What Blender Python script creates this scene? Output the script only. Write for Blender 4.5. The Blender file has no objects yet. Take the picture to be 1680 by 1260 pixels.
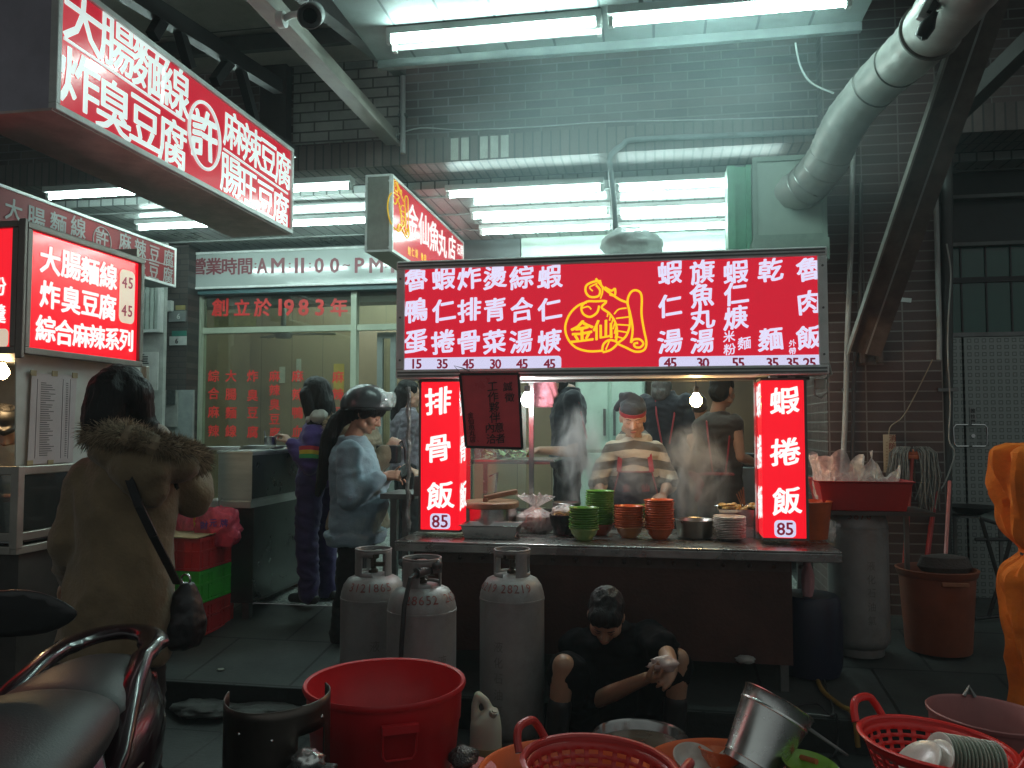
import bpy, bmesh, math, random
from mathutils import Vector, Matrix, Euler, noise, Quaternion
V = Vector
random.seed(7)
scene = bpy.context.scene
COL = scene.collection
R = math.radians
# ---------------------------------------------------------------- camera
FPX = 1350.0                       # focal length in photo pixels (1680 wide)
YAW, PITCH, CAMZ = R(10), R(2.97), 1.55
cam_d = bpy.data.cameras.new('camera'); cam = bpy.data.objects.new('camera', cam_d); COL.objects.link(cam)
cam_d.sensor_width = 36; cam_d.lens = FPX/1680*36; cam_d.clip_end = 400; cam_d.clip_start = 0.05
cam.location = (0, 0, CAMZ); cam.rotation_euler = (R(90)+PITCH, 0, YAW)
scene.camera = cam
# ---------------------------------------------------------------- night sky and exposure
wd = bpy.data.worlds.new('World'); scene.world = wd; wd.use_nodes = True
bgn = wd.node_tree.nodes['Background']
_w = wd.node_tree
_tc = _w.nodes.new('ShaderNodeTexCoord'); _sp = _w.nodes.new('ShaderNodeSeparateXYZ'); _w.links.new(_tc.outputs['Generated'], _sp.inputs[0])
_cr = _w.nodes.new('ShaderNodeValToRGB'); _w.links.new(_sp.outputs[2], _cr.inputs[0])
_cr.color_ramp.elements[0].position = .05; _cr.color_ramp.elements[0].color = (.42, .43, .43, 1)
_cr.color_ramp.elements[1].position = .55; _cr.color_ramp.elements[1].color = (.90, .98, .95, 1)
_w.links.new(_cr.outputs[0], bgn.inputs[0]); bgn.inputs[1].default_value = 0.30          # the glow of the night street overhead
scene.view_settings.view_transform = 'Standard'; scene.view_settings.look = 'None'
scene.view_settings.exposure = 0.12; scene.view_settings.gamma = 1
cy = scene.cycles
cy.use_denoising = True
try: cy.denoiser = 'OPENIMAGEDENOISE'
except Exception: pass
cy.max_bounces = 6; cy.diffuse_bounces = 3; cy.glossy_bounces = 3; cy.transmission_bounces = 5; cy.transparent_max_bounces = 12
cy.volume_bounces = 0; cy.sample_clamp_indirect = 4; cy.caustics_reflective = False; cy.caustics_refractive = False
cy.volume_step_rate = 2.0; cy.volume_max_steps = 96
TUBE = 84.0                        # strength of the fluorescent tubes
# ---------------------------------------------------------------- photo rays -> points at a real depth
_cm = Euler(cam.rotation_euler).to_matrix()
def ray(px, py): return _cm @ V(((px-840)/FPX, -(py-630)/FPX, -1))
CO = V((0, 0, CAMZ))
def PY(px, py, Y): d = ray(px, py); return CO + d*(Y/d.y)
def PZ(px, py, z): d = ray(px, py); return CO + d*((z-CAMZ)/d.z)
def PX(px, py, X): d = ray(px, py); return CO + d*(X/d.x)
def PD(px, py, D): return CO + ray(px, py)*D
CURB = 4.2
def gz(y):
    if y < CURB: return 0.0
    z = 0.155+0.12*(y-CURB)
    return z if z < 0.33 else min(0.33+0.049*(y-5.66), 0.45)
def PG(px, py):                    # where the ray meets the ground
    d = ray(px, py); t = 0.5
    while t < 30:
        p = CO+d*t
        if p.z <= gz(p.y): return V((p.x, p.y, gz(p.y)))
        t += 0.004
    return CO+d*10
# ---------------------------------------------------------------- objects
def tag(o, label=None, cat=None, group=None, kind=None):
    if label: o['label'] = label
    if cat: o['category'] = cat
    if group: o['group'] = group
    if kind: o['kind'] = kind
    return o
MW = {}
def thing(name, label, cat, loc=(0, 0, 0), rz=0, group=None):
    o = bpy.data.objects.new(name, None); COL.objects.link(o); o.empty_display_size = .1
    o.location = loc; o.rotation_euler = (0, 0, rz)
    MW[o.name] = Matrix.Translation(V(loc)) @ Matrix.Rotation(rz, 4, 'Z')
    return tag(o, label, cat, group)
def dup(root, loc, rz=0, label=None, group=None, rot=None):
    r = root.copy(); COL.objects.link(r); r.location = loc; r.rotation_euler = rot if rot else (0, 0, rz)
    if label: r['label'] = label
    if group: r['group'] = group
    for ch in list(root.children):
        c = ch.copy(); COL.objects.link(c); c.parent = r
        for g in list(ch.children):
            d = g.copy(); COL.objects.link(d); d.parent = c
    MW[r.name] = Matrix.Translation(V(loc)) @ Matrix.Rotation(rz, 4, 'Z')
    return r
class MB:
    def __init__(s): s.v = []; s.f = []; s.m = []; s.cur = 0
    def add(s, vs, fs, M=None):
        n = len(s.v)
        s.v += [tuple(M @ V(p)) if M else tuple(p) for p in vs]
        for f in fs: s.f.append([i+n for i in f]); s.m.append(s.cur)
        return s
    def box(s, c, d, rot=None, taper=1.0):
        x, y, z = d[0]/2, d[1]/2, d[2]/2; t = taper
        vs = [(-x, -y, -z), (x, -y, -z), (x, y, -z), (-x, y, -z), (-x*t, -y*t, z), (x*t, -y*t, z), (x*t, y*t, z), (-x*t, y*t, z)]
        M = Matrix.Translation(V(c))
        if rot is not None: M = M @ (rot.to_matrix().to_4x4() if isinstance(rot, (Euler, Quaternion)) else (rot.to_4x4() if isinstance(rot, Matrix) else Euler(rot).to_matrix().to_4x4()))
        return s.add(vs, [(0, 3, 2, 1), (4, 5, 6, 7), (0, 1, 5, 4), (1, 2, 6, 5), (2, 3, 7, 6), (3, 0, 4, 7)], M)
    def bb(s, a, b): return s.box([(a[i]+b[i])/2 for i in range(3)], [abs(b[i]-a[i]) for i in range(3)])
    def bar(s, a, b, w, h, up=(0, 0, 1)):
        a, b = V(a), V(b); d = b-a; L = d.length; d.normalize(); u = V(up)
        if abs(d.dot(u)) > .98: u = V((1, 0, 0))
        r = d.cross(u).normalized(); u = r.cross(d).normalized()
        M = Matrix((r, d, u)).transposed()
        return s.box((a+b)/2, (w, L, h), M)
    def ring_loft(s, rings, caps=True, closed=False):
        n = len(s.v); k = len(rings[0])
        for r in rings: s.v += [tuple(p) for p in r]
        m = len(rings)
        for i in range(m if closed else m-1):
            i2 = (i+1) % m
            for j in range(k):
                j2 = (j+1) % k
                s.f.append([n+i*k+j, n+i*k+j2, n+i2*k+j2, n+i2*k+j]); s.m.append(s.cur)
        if caps and not closed:
            s.f.append([n+j for j in range(k)][::-1]); s.m.append(s.cur)
            s.f.append([n+(m-1)*k+j for j in range(k)]); s.m.append(s.cur)
        return s
    def tube(s, pts, r, seg=8, caps=True, closed=False):
        pts = [V(p) for p in pts]; rs = r if isinstance(r, (list, tuple)) else [r]*len(pts)
        rings = []; u = None; m = len(pts)
        for i, p in enumerate(pts):
            if closed: d = pts[(i+1) % m]-pts[i-1]
            else: d = pts[min(i+1, m-1)]-pts[max(i-1, 0)]
            d.normalize()
            if u is None: u = d.cross(V((0, 0, 1)) if abs(d.z) < .9 else V((1, 0, 0))).normalized()
            else:
                u = u-d*u.dot(d); u = u.normalized() if u.length > 1e-6 else d.orthogonal().normalized()
            w = d.cross(u)
            rings.append([p+(u*math.cos(2*math.pi*k/seg)+w*math.sin(2*math.pi*k/seg))*rs[i] for k in range(seg)])
        return s.ring_loft(rings, caps, closed)
    def lathe(s, prof, c=(0, 0, 0), seg=32, M=None, hole=None, arc=None, sx=1, sy=1):
        c = V(c); n = len(s.v); full = arc is None
        a0, a1 = (0, 2*math.pi) if full else arc
        k = seg if full else seg+1
        for (r, z) in prof:
            for j in range(k):
                a = a0+(a1-a0)*j/seg; p = V((r*math.cos(a)*sx, r*math.sin(a)*sy, z))
                s.v.append(tuple((M @ p if M else p)+c))
        for i in range(len(prof)-1):
            for j in range(seg):
                if hole and hole(i, j): continue
                j2 = (j+1) % seg if full else j+1
                s.f.append([n+i*k+j, n+i*k+j2, n+(i+1)*k+j2, n+(i+1)*k+j]); s.m.append(s.cur)
        return s
    def disc(s, c, r, seg=24, z=0, M=None):
        vs = [(r*math.cos(2*math.pi*j/seg), r*math.sin(2*math.pi*j/seg), z) for j in range(seg)]
        T = Matrix.Translation(V(c)) @ (M.to_4x4() if M else Matrix())
        return s.add(vs, [list(range(seg))], T)
    def sph(s, c, r, seg=14, M=None):
        r = (r, r, r) if not isinstance(r, (tuple, list)) else r
        nr = max(6, seg//2+1); T = Matrix.Translation(V(c)) @ (M.to_4x4() if M else Matrix())
        vs = [(0, 0, -r[2])]; fs = []
        for i in range(1, nr):
            a = math.pi*i/nr-math.pi/2
            for j in range(seg):
                b = 2*math.pi*j/seg; vs.append((r[0]*math.cos(a)*math.cos(b), r[1]*math.cos(a)*math.sin(b), r[2]*math.sin(a)))
        vs.append((0, 0, r[2])); L = len(vs)-1
        for j in range(seg):
            j2 = (j+1) % seg
            fs.append((0, 1+j2, 1+j)); fs.append((L, L-seg+j, L-seg+j2))
            for i in range(nr-2): fs.append((1+i*seg+j, 1+i*seg+j2, 1+(i+1)*seg+j2, 1+(i+1)*seg+j))
        return s.add(vs, fs, T)
    def quad(s, a, b, c, d): return s.add([a, b, c, d], [(0, 1, 2, 3)])
    def mesh(s, name, M=None):
        me = bpy.data.meshes.new(name)
        me.from_pydata([M @ V(p) for p in s.v] if M else s.v, [], s.f); return me
    def build(s, name, mat, parent=None, world=False, smooth=False, bevel=0, solid=0, angle=35, sub=0, kind=None):
        M = None
        if parent is not None and world:
            r = parent
            while r.parent: r = r.parent
            M = MW[r.name].inverted()
        me = s.mesh(name, M)
        mats = mat if isinstance(mat, (list, tuple)) else [mat]
        for q in mats: me.materials.append(q)
        if len(mats) > 1: me.polygons.foreach_set('material_index', s.m)
        bm = bmesh.new(); bm.from_mesh(me)
        bmesh.ops.recalc_face_normals(bm, faces=bm.faces) if not solid and not smooth == 'keep' else None
        bm.to_mesh(me); bm.free()
        o = bpy.data.objects.new(name, me); COL.objects.link(o)
        if parent is not None: o.parent = parent
        if smooth:
            me.shade_smooth(); me.set_sharp_from_angle(angle=R(angle)) if angle < 170 else None
        if sub: m = o.modifiers.new('sub', 'SUBSURF'); m.levels = sub; m.render_levels = sub
        if solid: m = o.modifiers.new('solid', 'SOLIDIFY'); m.thickness = solid; m.offset = 0
        if bevel:
            m = o.modifiers.new('bev', 'BEVEL'); m.width = bevel; m.segments = 2; m.limit_method = 'ANGLE'; m.angle_limit = R(40)
        if kind: o['kind'] = kind
        return o
def spl(pts, n=6):                  # a smooth curve through the points
    pts = [V(p) for p in pts]; out = []
    for i in range(len(pts)-1):
        p0, p1, p2, p3 = pts[max(i-1, 0)], pts[i], pts[i+1], pts[min(i+2, len(pts)-1)]
        for k in range(n):
            t = k/n; out.append(.5*((2*p1)+(p2-p0)*t+(2*p0-5*p1+4*p2-p3)*t*t+(3*p1-p0-3*p2+p3)*t**3))
    return out+[pts[-1]]
# ---------------------------------------------------------------- materials
MATS = {}
def _nodes(name):
    m = bpy.data.materials.new(name); m.use_nodes = True
    nt = m.node_tree; return m, nt, nt.nodes['Principled BSDF']
def N(nt, t, **kw):
    n = nt.nodes.new(t)
    for k, v in kw.items():
        if k in n.inputs: n.inputs[k].default_value = v
        else: setattr(n, k, v)
    return n
def c4(c): return (c[0], c[1], c[2], 1)
def pm(name, col, rough=.5, metal=0, var=.25, scale=6, bump=0, bscale=60, em=None, es=0, trans=0, coat=0, alpha=1, stretch=None, dirt=0, dirtcol=(.03, .025, .02), spec=.5, sss=0, nosample=False, sheen=0, rvar=.12):
    """principled surface with mottled colour, roughness breakup, bump and dirt"""
    if name in MATS: return MATS[name]
    m, nt, b = _nodes(name); L = nt.links
    tc = N(nt, 'ShaderNodeTexCoord'); vec = tc.outputs['Object']
    if stretch:
        mp = N(nt, 'ShaderNodeMapping'); mp.inputs['Scale'].default_value = stretch; L.new(vec, mp.inputs['Vector']); vec = mp.outputs['Vector']
    nz = N(nt, 'ShaderNodeTexNoise'); nz.inputs['Scale'].default_value = scale; nz.inputs['Detail'].default_value = 6; nz.inputs['Roughness'].default_value = .62
    L.new(vec, nz.inputs['Vector'])
    cr = N(nt, 'ShaderNodeValToRGB')
    cr.color_ramp.elements[0].position = .3; cr.color_ramp.elements[1].position = .72
    cr.color_ramp.elements[0].color = c4([c*(1-var) for c in col]); cr.color_ramp.elements[1].color = c4([min(1, c*(1+var*.8)) for c in col])
    L.new(nz.outputs['Fac'], cr.inputs['Fac']); out = cr.outputs['Color']
    if dirt:
        n2 = N(nt, 'ShaderNodeTexNoise'); n2.inputs['Scale'].default_value = scale*.37; n2.inputs['Detail'].default_value = 9; n2.inputs['Roughness'].default_value = .75
        L.new(vec, n2.inputs['Vector'])
        r2 = N(nt, 'ShaderNodeMapRange'); r2.inputs[1].default_value = .48; r2.inputs[2].default_value = .75; r2.inputs[4].default_value = dirt
        L.new(n2.outputs['Fac'], r2.inputs[0])
        mx = N(nt, 'ShaderNodeMix', data_type='RGBA'); L.new(r2.outputs[0], mx.inputs[0]); L.new(out, mx.inputs[6]); mx.inputs[7].default_value = c4(dirtcol); out = mx.outputs[2]
    L.new(out, b.inputs['Base Color'])
    rr = N(nt, 'ShaderNodeMapRange'); rr.inputs[3].default_value = max(.03, rough-rvar); rr.inputs[4].default_value = min(1, rough+rvar); L.new(nz.outputs['Fac'], rr.inputs[0]); L.new(rr.outputs[0], b.inputs['Roughness'])
    b.inputs['Metallic'].default_value = metal; b.inputs['Specular IOR Level'].default_value = spec
    if coat: b.inputs['Coat Weight'].default_value = coat; b.inputs['Coat Roughness'].default_value = .08
    if trans: b.inputs['Transmission Weight'].default_value = trans
    if sss: b.inputs['Subsurface Weight'].default_value = sss; b.inputs['Subsurface Scale'].default_value = .02
    if sheen: b.inputs['Sheen Weight'].default_value = sheen
    if alpha < 1: b.inputs['Alpha'].default_value = alpha
    if em is not None: b.inputs['Emission Color'].default_value = c4(em); b.inputs['Emission Strength'].default_value = es
    if bump:
        nb = N(nt, 'ShaderNodeTexNoise'); nb.inputs['Scale'].default_value = bscale; nb.inputs['Detail'].default_value = 4; L.new(vec, nb.inputs['Vector'])
        bp = N(nt, 'ShaderNodeBump'); bp.inputs['Strength'].default_value = bump; bp.inputs['Distance'].default_value = .01
        L.new(nb.outputs['Fac'], bp.inputs['Height']); L.new(bp.outputs[0], b.inputs['Normal'])
    if nosample: m.cycles.emission_sampling = 'NONE'
    MATS[name] = m; return m
def emat(name, col, s, nosample=False):
    if name in MATS: return MATS[name]
    m = bpy.data.materials.new(name); m.use_nodes = True; nt = m.node_tree; nt.nodes.clear()
    e = N(nt, 'ShaderNodeEmission'); e.inputs[0].default_value = c4(col); e.inputs[1].default_value = s
    o = N(nt, 'ShaderNodeOutputMaterial'); nt.links.new(e.outputs[0], o.inputs[0])
    if nosample: m.cycles.emission_sampling = 'NONE'
    MATS[name] = m; return m
def tiles(name, c1, c2, mortar, w, h, ms=.006, offset=.5, axes='xz', rough=.5, bump=.5, dirt=.5, shift=(0, 0), bias=0, dirtcol=(.03, .028, .026), spec=.4, msmooth=.15):
    if name in MATS: return MATS[name]
    m, nt, b = _nodes(name); L = nt.links
    tc = N(nt, 'ShaderNodeTexCoord'); sp = N(nt, 'ShaderNodeSeparateXYZ'); L.new(tc.outputs['Object'], sp.inputs[0])
    cb = N(nt, 'ShaderNodeCombineXYZ')
    for k, a in enumerate(axes):
        ad = N(nt, 'ShaderNodeMath', operation='ADD'); ad.inputs[1].default_value = shift[k]
        L.new(sp.outputs['XYZ'.index(a.upper())], ad.inputs[0]); L.new(ad.outputs[0], cb.inputs[k])
    br = N(nt, 'ShaderNodeTexBrick'); br.offset = offset; br.squash = 1
    br.inputs['Scale'].default_value = 1; br.inputs['Brick Width'].default_value = w; br.inputs['Row Height'].default_value = h
    br.inputs['Mortar Size'].default_value = ms; br.inputs['Mortar Smooth'].default_value = msmooth; br.inputs['Bias'].default_value = bias
    br.inputs['Color1'].default_value = c4(c1); br.inputs['Color2'].default_value = c4(c2); br.inputs['Mortar'].default_value = c4(mortar)
    L.new(cb.outputs[0], br.inputs['Vector'])
    nz = N(nt, 'ShaderNodeTexNoise'); nz.inputs['Scale'].default_value = 2.3; nz.inputs['Detail'].default_value = 9; nz.inputs['Roughness'].default_value = .7; L.new(tc.outputs['Object'], nz.inputs['Vector'])
    mr = N(nt, 'ShaderNodeMapRange'); mr.inputs[1].default_value = .42; mr.inputs[2].default_value = .78; mr.inputs[4].default_value = dirt; L.new(nz.outputs['Fac'], mr.inputs[0])
    mx = N(nt, 'ShaderNodeMix', data_type='RGBA'); L.new(mr.outputs[0], mx.inputs[0]); L.new(br.outputs['Color'], mx.inputs[6]); mx.inputs[7].default_value = c4(dirtcol)
    L.new(mx.outputs[2], b.inputs['Base Color']); b.inputs['Roughness'].default_value = rough; b.inputs['Specular IOR Level'].default_value = spec
    rr = N(nt, 'ShaderNodeMapRange'); rr.inputs[3].default_value = max(.05, rough-.15); rr.inputs[4].default_value = min(1, rough+.2); L.new(nz.outputs['Fac'], rr.inputs[0]); L.new(rr.outputs[0], b.inputs['Roughness'])
    n3 = N(nt, 'ShaderNodeTexNoise'); n3.inputs['Scale'].default_value = 45; L.new(tc.outputs['Object'], n3.inputs['Vector'])
    s1 = N(nt, 'ShaderNodeMath', operation='MULTIPLY_ADD'); s1.inputs[1].default_value = -1.0; L.new(br.outputs['Fac'], s1.inputs[0])
    s2 = N(nt, 'ShaderNodeMath', operation='MULTIPLY'); s2.inputs[1].default_value = .35; L.new(n3.outputs['Fac'], s2.inputs[0]); L.new(s2.outputs[0], s1.inputs[2])
    bp = N(nt, 'ShaderNodeBump'); bp.inputs['Strength'].default_value = bump; bp.inputs['Distance'].default_value = .006; L.new(s1.outputs[0], bp.inputs['Height']); L.new(bp.outputs[0], b.inputs['Normal'])
    MATS[name] = m; return m
def film(name, col, rough=.15, opac=.35, bump=.6, bscale=14, em=0):
    """thin translucent plastic"""
    if name in MATS: return MATS[name]
    m, nt, b = _nodes(name); L = nt.links
    b.inputs['Base Color'].default_value = c4(col); b.inputs['Roughness'].default_value = rough
    tr = N(nt, 'ShaderNodeBsdfTransparent'); tr.inputs[0].default_value = (1, 1, 1, 1)
    mix = N(nt, 'ShaderNodeMixShader'); out = nt.nodes['Material Output']
    tc = N(nt, 'ShaderNodeTexCoord'); nz = N(nt, 'ShaderNodeTexNoise'); nz.inputs['Scale'].default_value = bscale; nz.inputs['Detail'].default_value = 3; nz.inputs['Distortion'].default_value = 1.2
    L.new(tc.outputs['Object'], nz.inputs['Vector'])
    mr = N(nt, 'ShaderNodeMapRange'); mr.inputs[1].default_value = .35; mr.inputs[2].default_value = .7; mr.inputs[3].default_value = max(0, opac-.2); mr.inputs[4].default_value = min(1, opac+.25)
    L.new(nz.outputs['Fac'], mr.inputs[0]); L.new(mr.outputs[0], mix.inputs[0]); L.new(tr.outputs[0], mix.inputs[1]); L.new(b.outputs[0], mix.inputs[2]); L.new(mix.outputs[0], out.inputs[0])
    bp = N(nt, 'ShaderNodeBump'); bp.inputs['Strength'].default_value = bump; bp.inputs['Distance'].default_value = .02; L.new(nz.outputs['Fac'], bp.inputs['Height']); L.new(bp.outputs[0], b.inputs['Normal'])
    MATS[name] = m; return m
def glassy(name, tint=(.9, 1, .97), refl=.5, opac=.12, col=(.3, .33, .32), rough=.04):
    """a clear pane: mostly lets light through, reflects by fresnel, a little grime"""
    if name in MATS: return MATS[name]
    m = bpy.data.materials.new(name); m.use_nodes = True; nt = m.node_tree; nt.nodes.clear(); L = nt.links
    o = N(nt, 'ShaderNodeOutputMaterial'); tr = N(nt, 'ShaderNodeBsdfTransparent'); tr.inputs[0].default_value = c4(tint)
    gl = N(nt, 'ShaderNodeBsdfGlossy'); gl.inputs['Roughness'].default_value = rough
    fr = N(nt, 'ShaderNodeFresnel'); fr.inputs[0].default_value = 1.5
    ml = N(nt, 'ShaderNodeMath', operation='MULTIPLY'); ml.inputs[1].default_value = refl*2; L.new(fr.outputs[0], ml.inputs[0])
    mx = N(nt, 'ShaderNodeMixShader'); L.new(ml.outputs[0], mx.inputs[0]); L.new(tr.outputs[0], mx.inputs[1]); L.new(gl.outputs[0], mx.inputs[2])
    df = N(nt, 'ShaderNodeBsdfDiffuse'); df.inputs[0].default_value = c4(col)
    m2 = N(nt, 'ShaderNodeMixShader'); m2.inputs[0].default_value = opac; L.new(mx.outputs[0], m2.inputs[1]); L.new(df.outputs[0], m2.inputs[2]); L.new(m2.outputs[0], o.inputs[0])
    MATS[name] = m; return m
# ---------------------------------------------------------------- lettering
_G = {}
def glyph(ch, bold):
    k = ch
    if k in _G: return _G[k]
    c = bpy.data.curves.new('g', 'FONT'); c.body = ch; c.resolution_u = 2; c.align_x = 'LEFT'
    o = bpy.data.objects.new('g', c); COL.objects.link(o)
    dg = bpy.context.evaluated_depsgraph_get(); dg.update(); me = bpy.data.meshes.new_from_object(o.evaluated_get(dg))
    vs = [v.co.copy() for v in me.vertices]; fs = [list(p.vertices) for p in me.polygons]
    bpy.data.meshes.remove(me)
    bpy.data.objects.remove(o); bpy.data.curves.remove(c)
    if not vs: _G[k] = ([], [], 1, 1); return _G[k]
    x0 = min(v.x for v in vs); x1 = max(v.x for v in vs); y0 = min(v.y for v in vs); y1 = max(v.y for v in vs)
    cx, cyy = (x0+x1)/2, (y0+y1)/2
    vs = [((v.x-cx), (v.y-cyy)) for v in vs]
    _G[k] = (vs, fs, x1-x0, y1-y0); return _G[k]
def letters(mb, items, O, U, W, eps=.002, bold=.02, brush=0, wrap=None):
    """items: (char, u, v, height, width or None); O + U*u + W*v (+ normal*eps) is the plane"""
    O, U, W = V(O), V(U), V(W); Nn = U.cross(W).normalized()
    for it in items:
        ch, u, v, h = it[:4]; w = it[4] if len(it) > 4 else None
        vs, fs, gw, gh = glyph(ch, bold)
        if not vs: continue
        cjk = ord(ch) > 0x2e80
        s = h/0.92 if cjk else h/max(gh, .3)
        if ch in ':~-_.·一': s = h/.7
        sx = s if w is None else (w/max(gw, .2) if not cjk else w/.92)
        pts = []
        ph = random.random()*6
        for (a, b) in vs:
            if brush:
                a2 = a*(1+.06*math.sin(b*5+ph))+.10*b*b*brush*.6; b2 = b+a*.13*brush+.02*brush*math.sin(a*9+ph*2)
                a, b = a2, b2
            uu, vv = u+a*sx, v+b*s
            pts.append(wrap(uu, vv) if wrap else O+U*uu+W*vv+Nn*eps)
        mb.add(pts, fs)
        if bold and not wrap:           # heavier strokes: the outline again, nudged, each copy a hair behind
            bw = bold*.80*s*min(1, (260/max(60, len(vs)))**.5)
            for k, (du, dv) in enumerate(((1, .55), (-1, .55), (.55, -1), (-.55, -1), (0, 1), (1, -.3), (-1, -.3))):
                mb.add([p+U*du*bw+W*dv*bw*.8-Nn*.00016*(k+1) for p in pts], fs)
    return mb
def row(s, u0, u1, v, h, w=None):
    n = len(s)
    if n == 1: return [(s, (u0+u1)/2, v, h, w)]
    return [(c, u0+(u1-u0)*i/(n-1), v, h, w) for i, c in enumerate(s)]
def colm(s, u, v0, v1, h, w=None):
    n = len(s)
    if n == 1: return [(s, u, (v0+v1)/2, h, w)]
    return [(c, u, v0+(v1-v0)*i/(n-1), h, w) for i, c in enumerate(s)]
# ---------------------------------------------------------------- smooth closed bodies
class BL:
    """overlapping tapered limbs and ellipsoids, fused into one continuous skin"""
    def __init__(s): s.b = MB()
    def limb(s, pts, seg=14):
        for p in pts: s.b.sph(p[:3], p[3], seg)
        for a, c in zip(pts[:-1], pts[1:]):
            if (V(a[:3])-V(c[:3])).length < 1e-4: continue
            s.b.tube([a[:3], c[:3]], [a[3], c[3]], seg)
        return s
    def ell(s, c, r, rot=None, seg=18):
        s.b.sph(c, r, seg, M=(Euler(rot).to_matrix() if rot is not None and not isinstance(rot, Matrix) else rot)); return s
    def loft(s, rings, seg=24):
        """rings: (centre, lateral vector, forward vector) with vectors carrying the radii"""
        out = []
        for c, a, b in rings:
            c, a, b = V(c), V(a), V(b)
            out.append([c+a*math.copysign(abs(math.cos(2*math.pi*k/seg))**.9, math.cos(2*math.pi*k/seg))+b*math.copysign(abs(math.sin(2*math.pi*k/seg))**.9, math.sin(2*math.pi*k/seg)) for k in range(seg)])
        s.b.ring_loft(out); return s
    def build(s, name, mat, parent=None, voxel=.01, smooth=4, disp=None, kind=None):
        me = s.b.mesh(name+'_raw'); bm = bmesh.new(); bm.from_mesh(me); bmesh.ops.recalc_face_normals(bm, faces=bm.faces); bm.to_mesh(me); bm.free()
        o = bpy.data.objects.new('tmp', me); COL.objects.link(o)
        m = o.modifiers.new('r', 'REMESH'); m.mode = 'VOXEL'; m.voxel_size = voxel
        m = o.modifiers.new('s', 'SMOOTH'); m.factor = .5; m.iterations = smooth
        dg = bpy.context.evaluated_depsgraph_get(); me2 = bpy.data.meshes.new_from_object(o.evaluated_get(dg))
        bpy.data.objects.remove(o); bpy.data.meshes.remove(me)
        if disp:
            nv = [v.normal.copy() for v in me2.vertices]
            for v, n in zip(me2.vertices, nv): v.co += n*disp(v.co)
        me2.name = name; me2.shade_smooth(); me2.materials.clear()
        for q in (mat if isinstance(mat, (list, tuple)) else [mat]): me2.materials.append(q)
        o = bpy.data.objects.new(name, me2); COL.objects.link(o)
        if parent is not None: o.parent = parent
        if kind: o['kind'] = kind
        return o
def folds(amp=.008, f=(9, 9, 20), seed=0, amp2=.004, f2=40):
    def d(p):
        q = V((p.x*f[0]+seed, p.y*f[1]+seed*2.3, p.z*f[2]-seed))
        n1 = noise.noise(q+noise.noise_vector(q*.5)*.8)
        return amp*(1-2*abs(n1))*1.0 + amp2*noise.noise(V((p.x*f2, p.y*f2, p.z*f2+seed))) - amp*.3
    return d
# ================================================================ SETTING
m_slab = tiles('street_slab', (.020, .023, .022), (.030, .034, .033), (.005, .0055, .0055), .46, .46, .009, .5, 'xy', .46, .5, .6, (.11, .2), dirtcol=(.018, .02, .02))
m_walk = tiles('walk_slab', (.036, .042, .040), (.056, .063, .060), (.007, .008, .008), .62, .62, .009, .5, 'xy', .5, .5, .5, (.1, .12), dirtcol=(.022, .025, .025))
m_kerb = pm('kerb_stone', (.026, .029, .028), .9, spec=.1, bump=.5, bscale=30, dirt=.6, dirtcol=(.01, .01, .01))
def terrazzo_mat():
    m, nt, b = _nodes('terrazzo'); L = nt.links; tc = N(nt, 'ShaderNodeTexCoord')
    vo = N(nt, 'ShaderNodeTexVoronoi'); vo.inputs['Scale'].default_value = 85; L.new(tc.outputs['Object'], vo.inputs['Vector'])
    cr = N(nt, 'ShaderNodeValToRGB'); e = cr.color_ramp.elements
    e[0].position = .2; e[0].color = (.10, .12, .11, 1); e[1].position = .8; e[1].color = (.46, .5, .47, 1)
    L.new(vo.outputs['Color'], cr.inputs['Fac']); L.new(cr.outputs['Color'], b.inputs['Base Color']); b.inputs['Roughness'].default_value = .4
    return m
m_terr = terrazzo_mat()
m_tilew = tiles('white_floor_tile', (.62, .70, .66), (.66, .74, .70), (.15, .17, .16), .5, .5, .006, 0, 'xy', .25, .1, .25)
g = MB(); g.quad((-40, -14, 0), (40, -14, 0), (40, CURB+.02, 0), (-40, CURB+.02, 0)); g.build('road', m_slab, kind='structure')
g = MB(); g.bb((-40, CURB, -.1), (40, CURB+.15, .1525)); g.build('kerb', m_kerb, bevel=.004, kind='structure')
CY = [CURB-.001, 4.9, 5.66, 6.6, 8.12, 12]
g = MB()
for a, b in ((CURB-.001, 5.47),): g.quad((-40, a+.003, gz(a+.001)), (40, a+.003, gz(a+.001)), (40, b, gz(b)), (-40, b, gz(b)))
g.quad((PY(1340, 900, 5.75).x, 5.47, gz(5.47)), (40, 5.47, gz(5.47)), (40, 5.67, .33), (PY(1340, 900, 5.75).x, 5.67, .33)); g.quad((PY(1340, 900, 5.75).x, 5.67, .33), (40, 5.67, .33), (40, 9, .33), (PY(1340, 900, 5.75).x, 9, .33))
g.build('pavement', m_walk, kind='structure')
g = MB(); ys = [5.47, 5.66, 8.12, 12]
AX = PY(1340, 900, 5.75).x
for a, b in zip(ys[:-1], ys[1:]): g.quad((-40, a, gz(a)+.002), (AX, a, gz(a)+.002), (AX, b, gz(b)+.002), (-40, b, gz(b)+.002))
g.build('arcade_floor', m_terr, kind='structure')
SF = 8.1                                    # shop front plane
g = MB(); g.bb((-2.55, SF+.0, .40), (3.6, 12, .555)); g.build('shop_floor', m_tilew, kind='structure')

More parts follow.
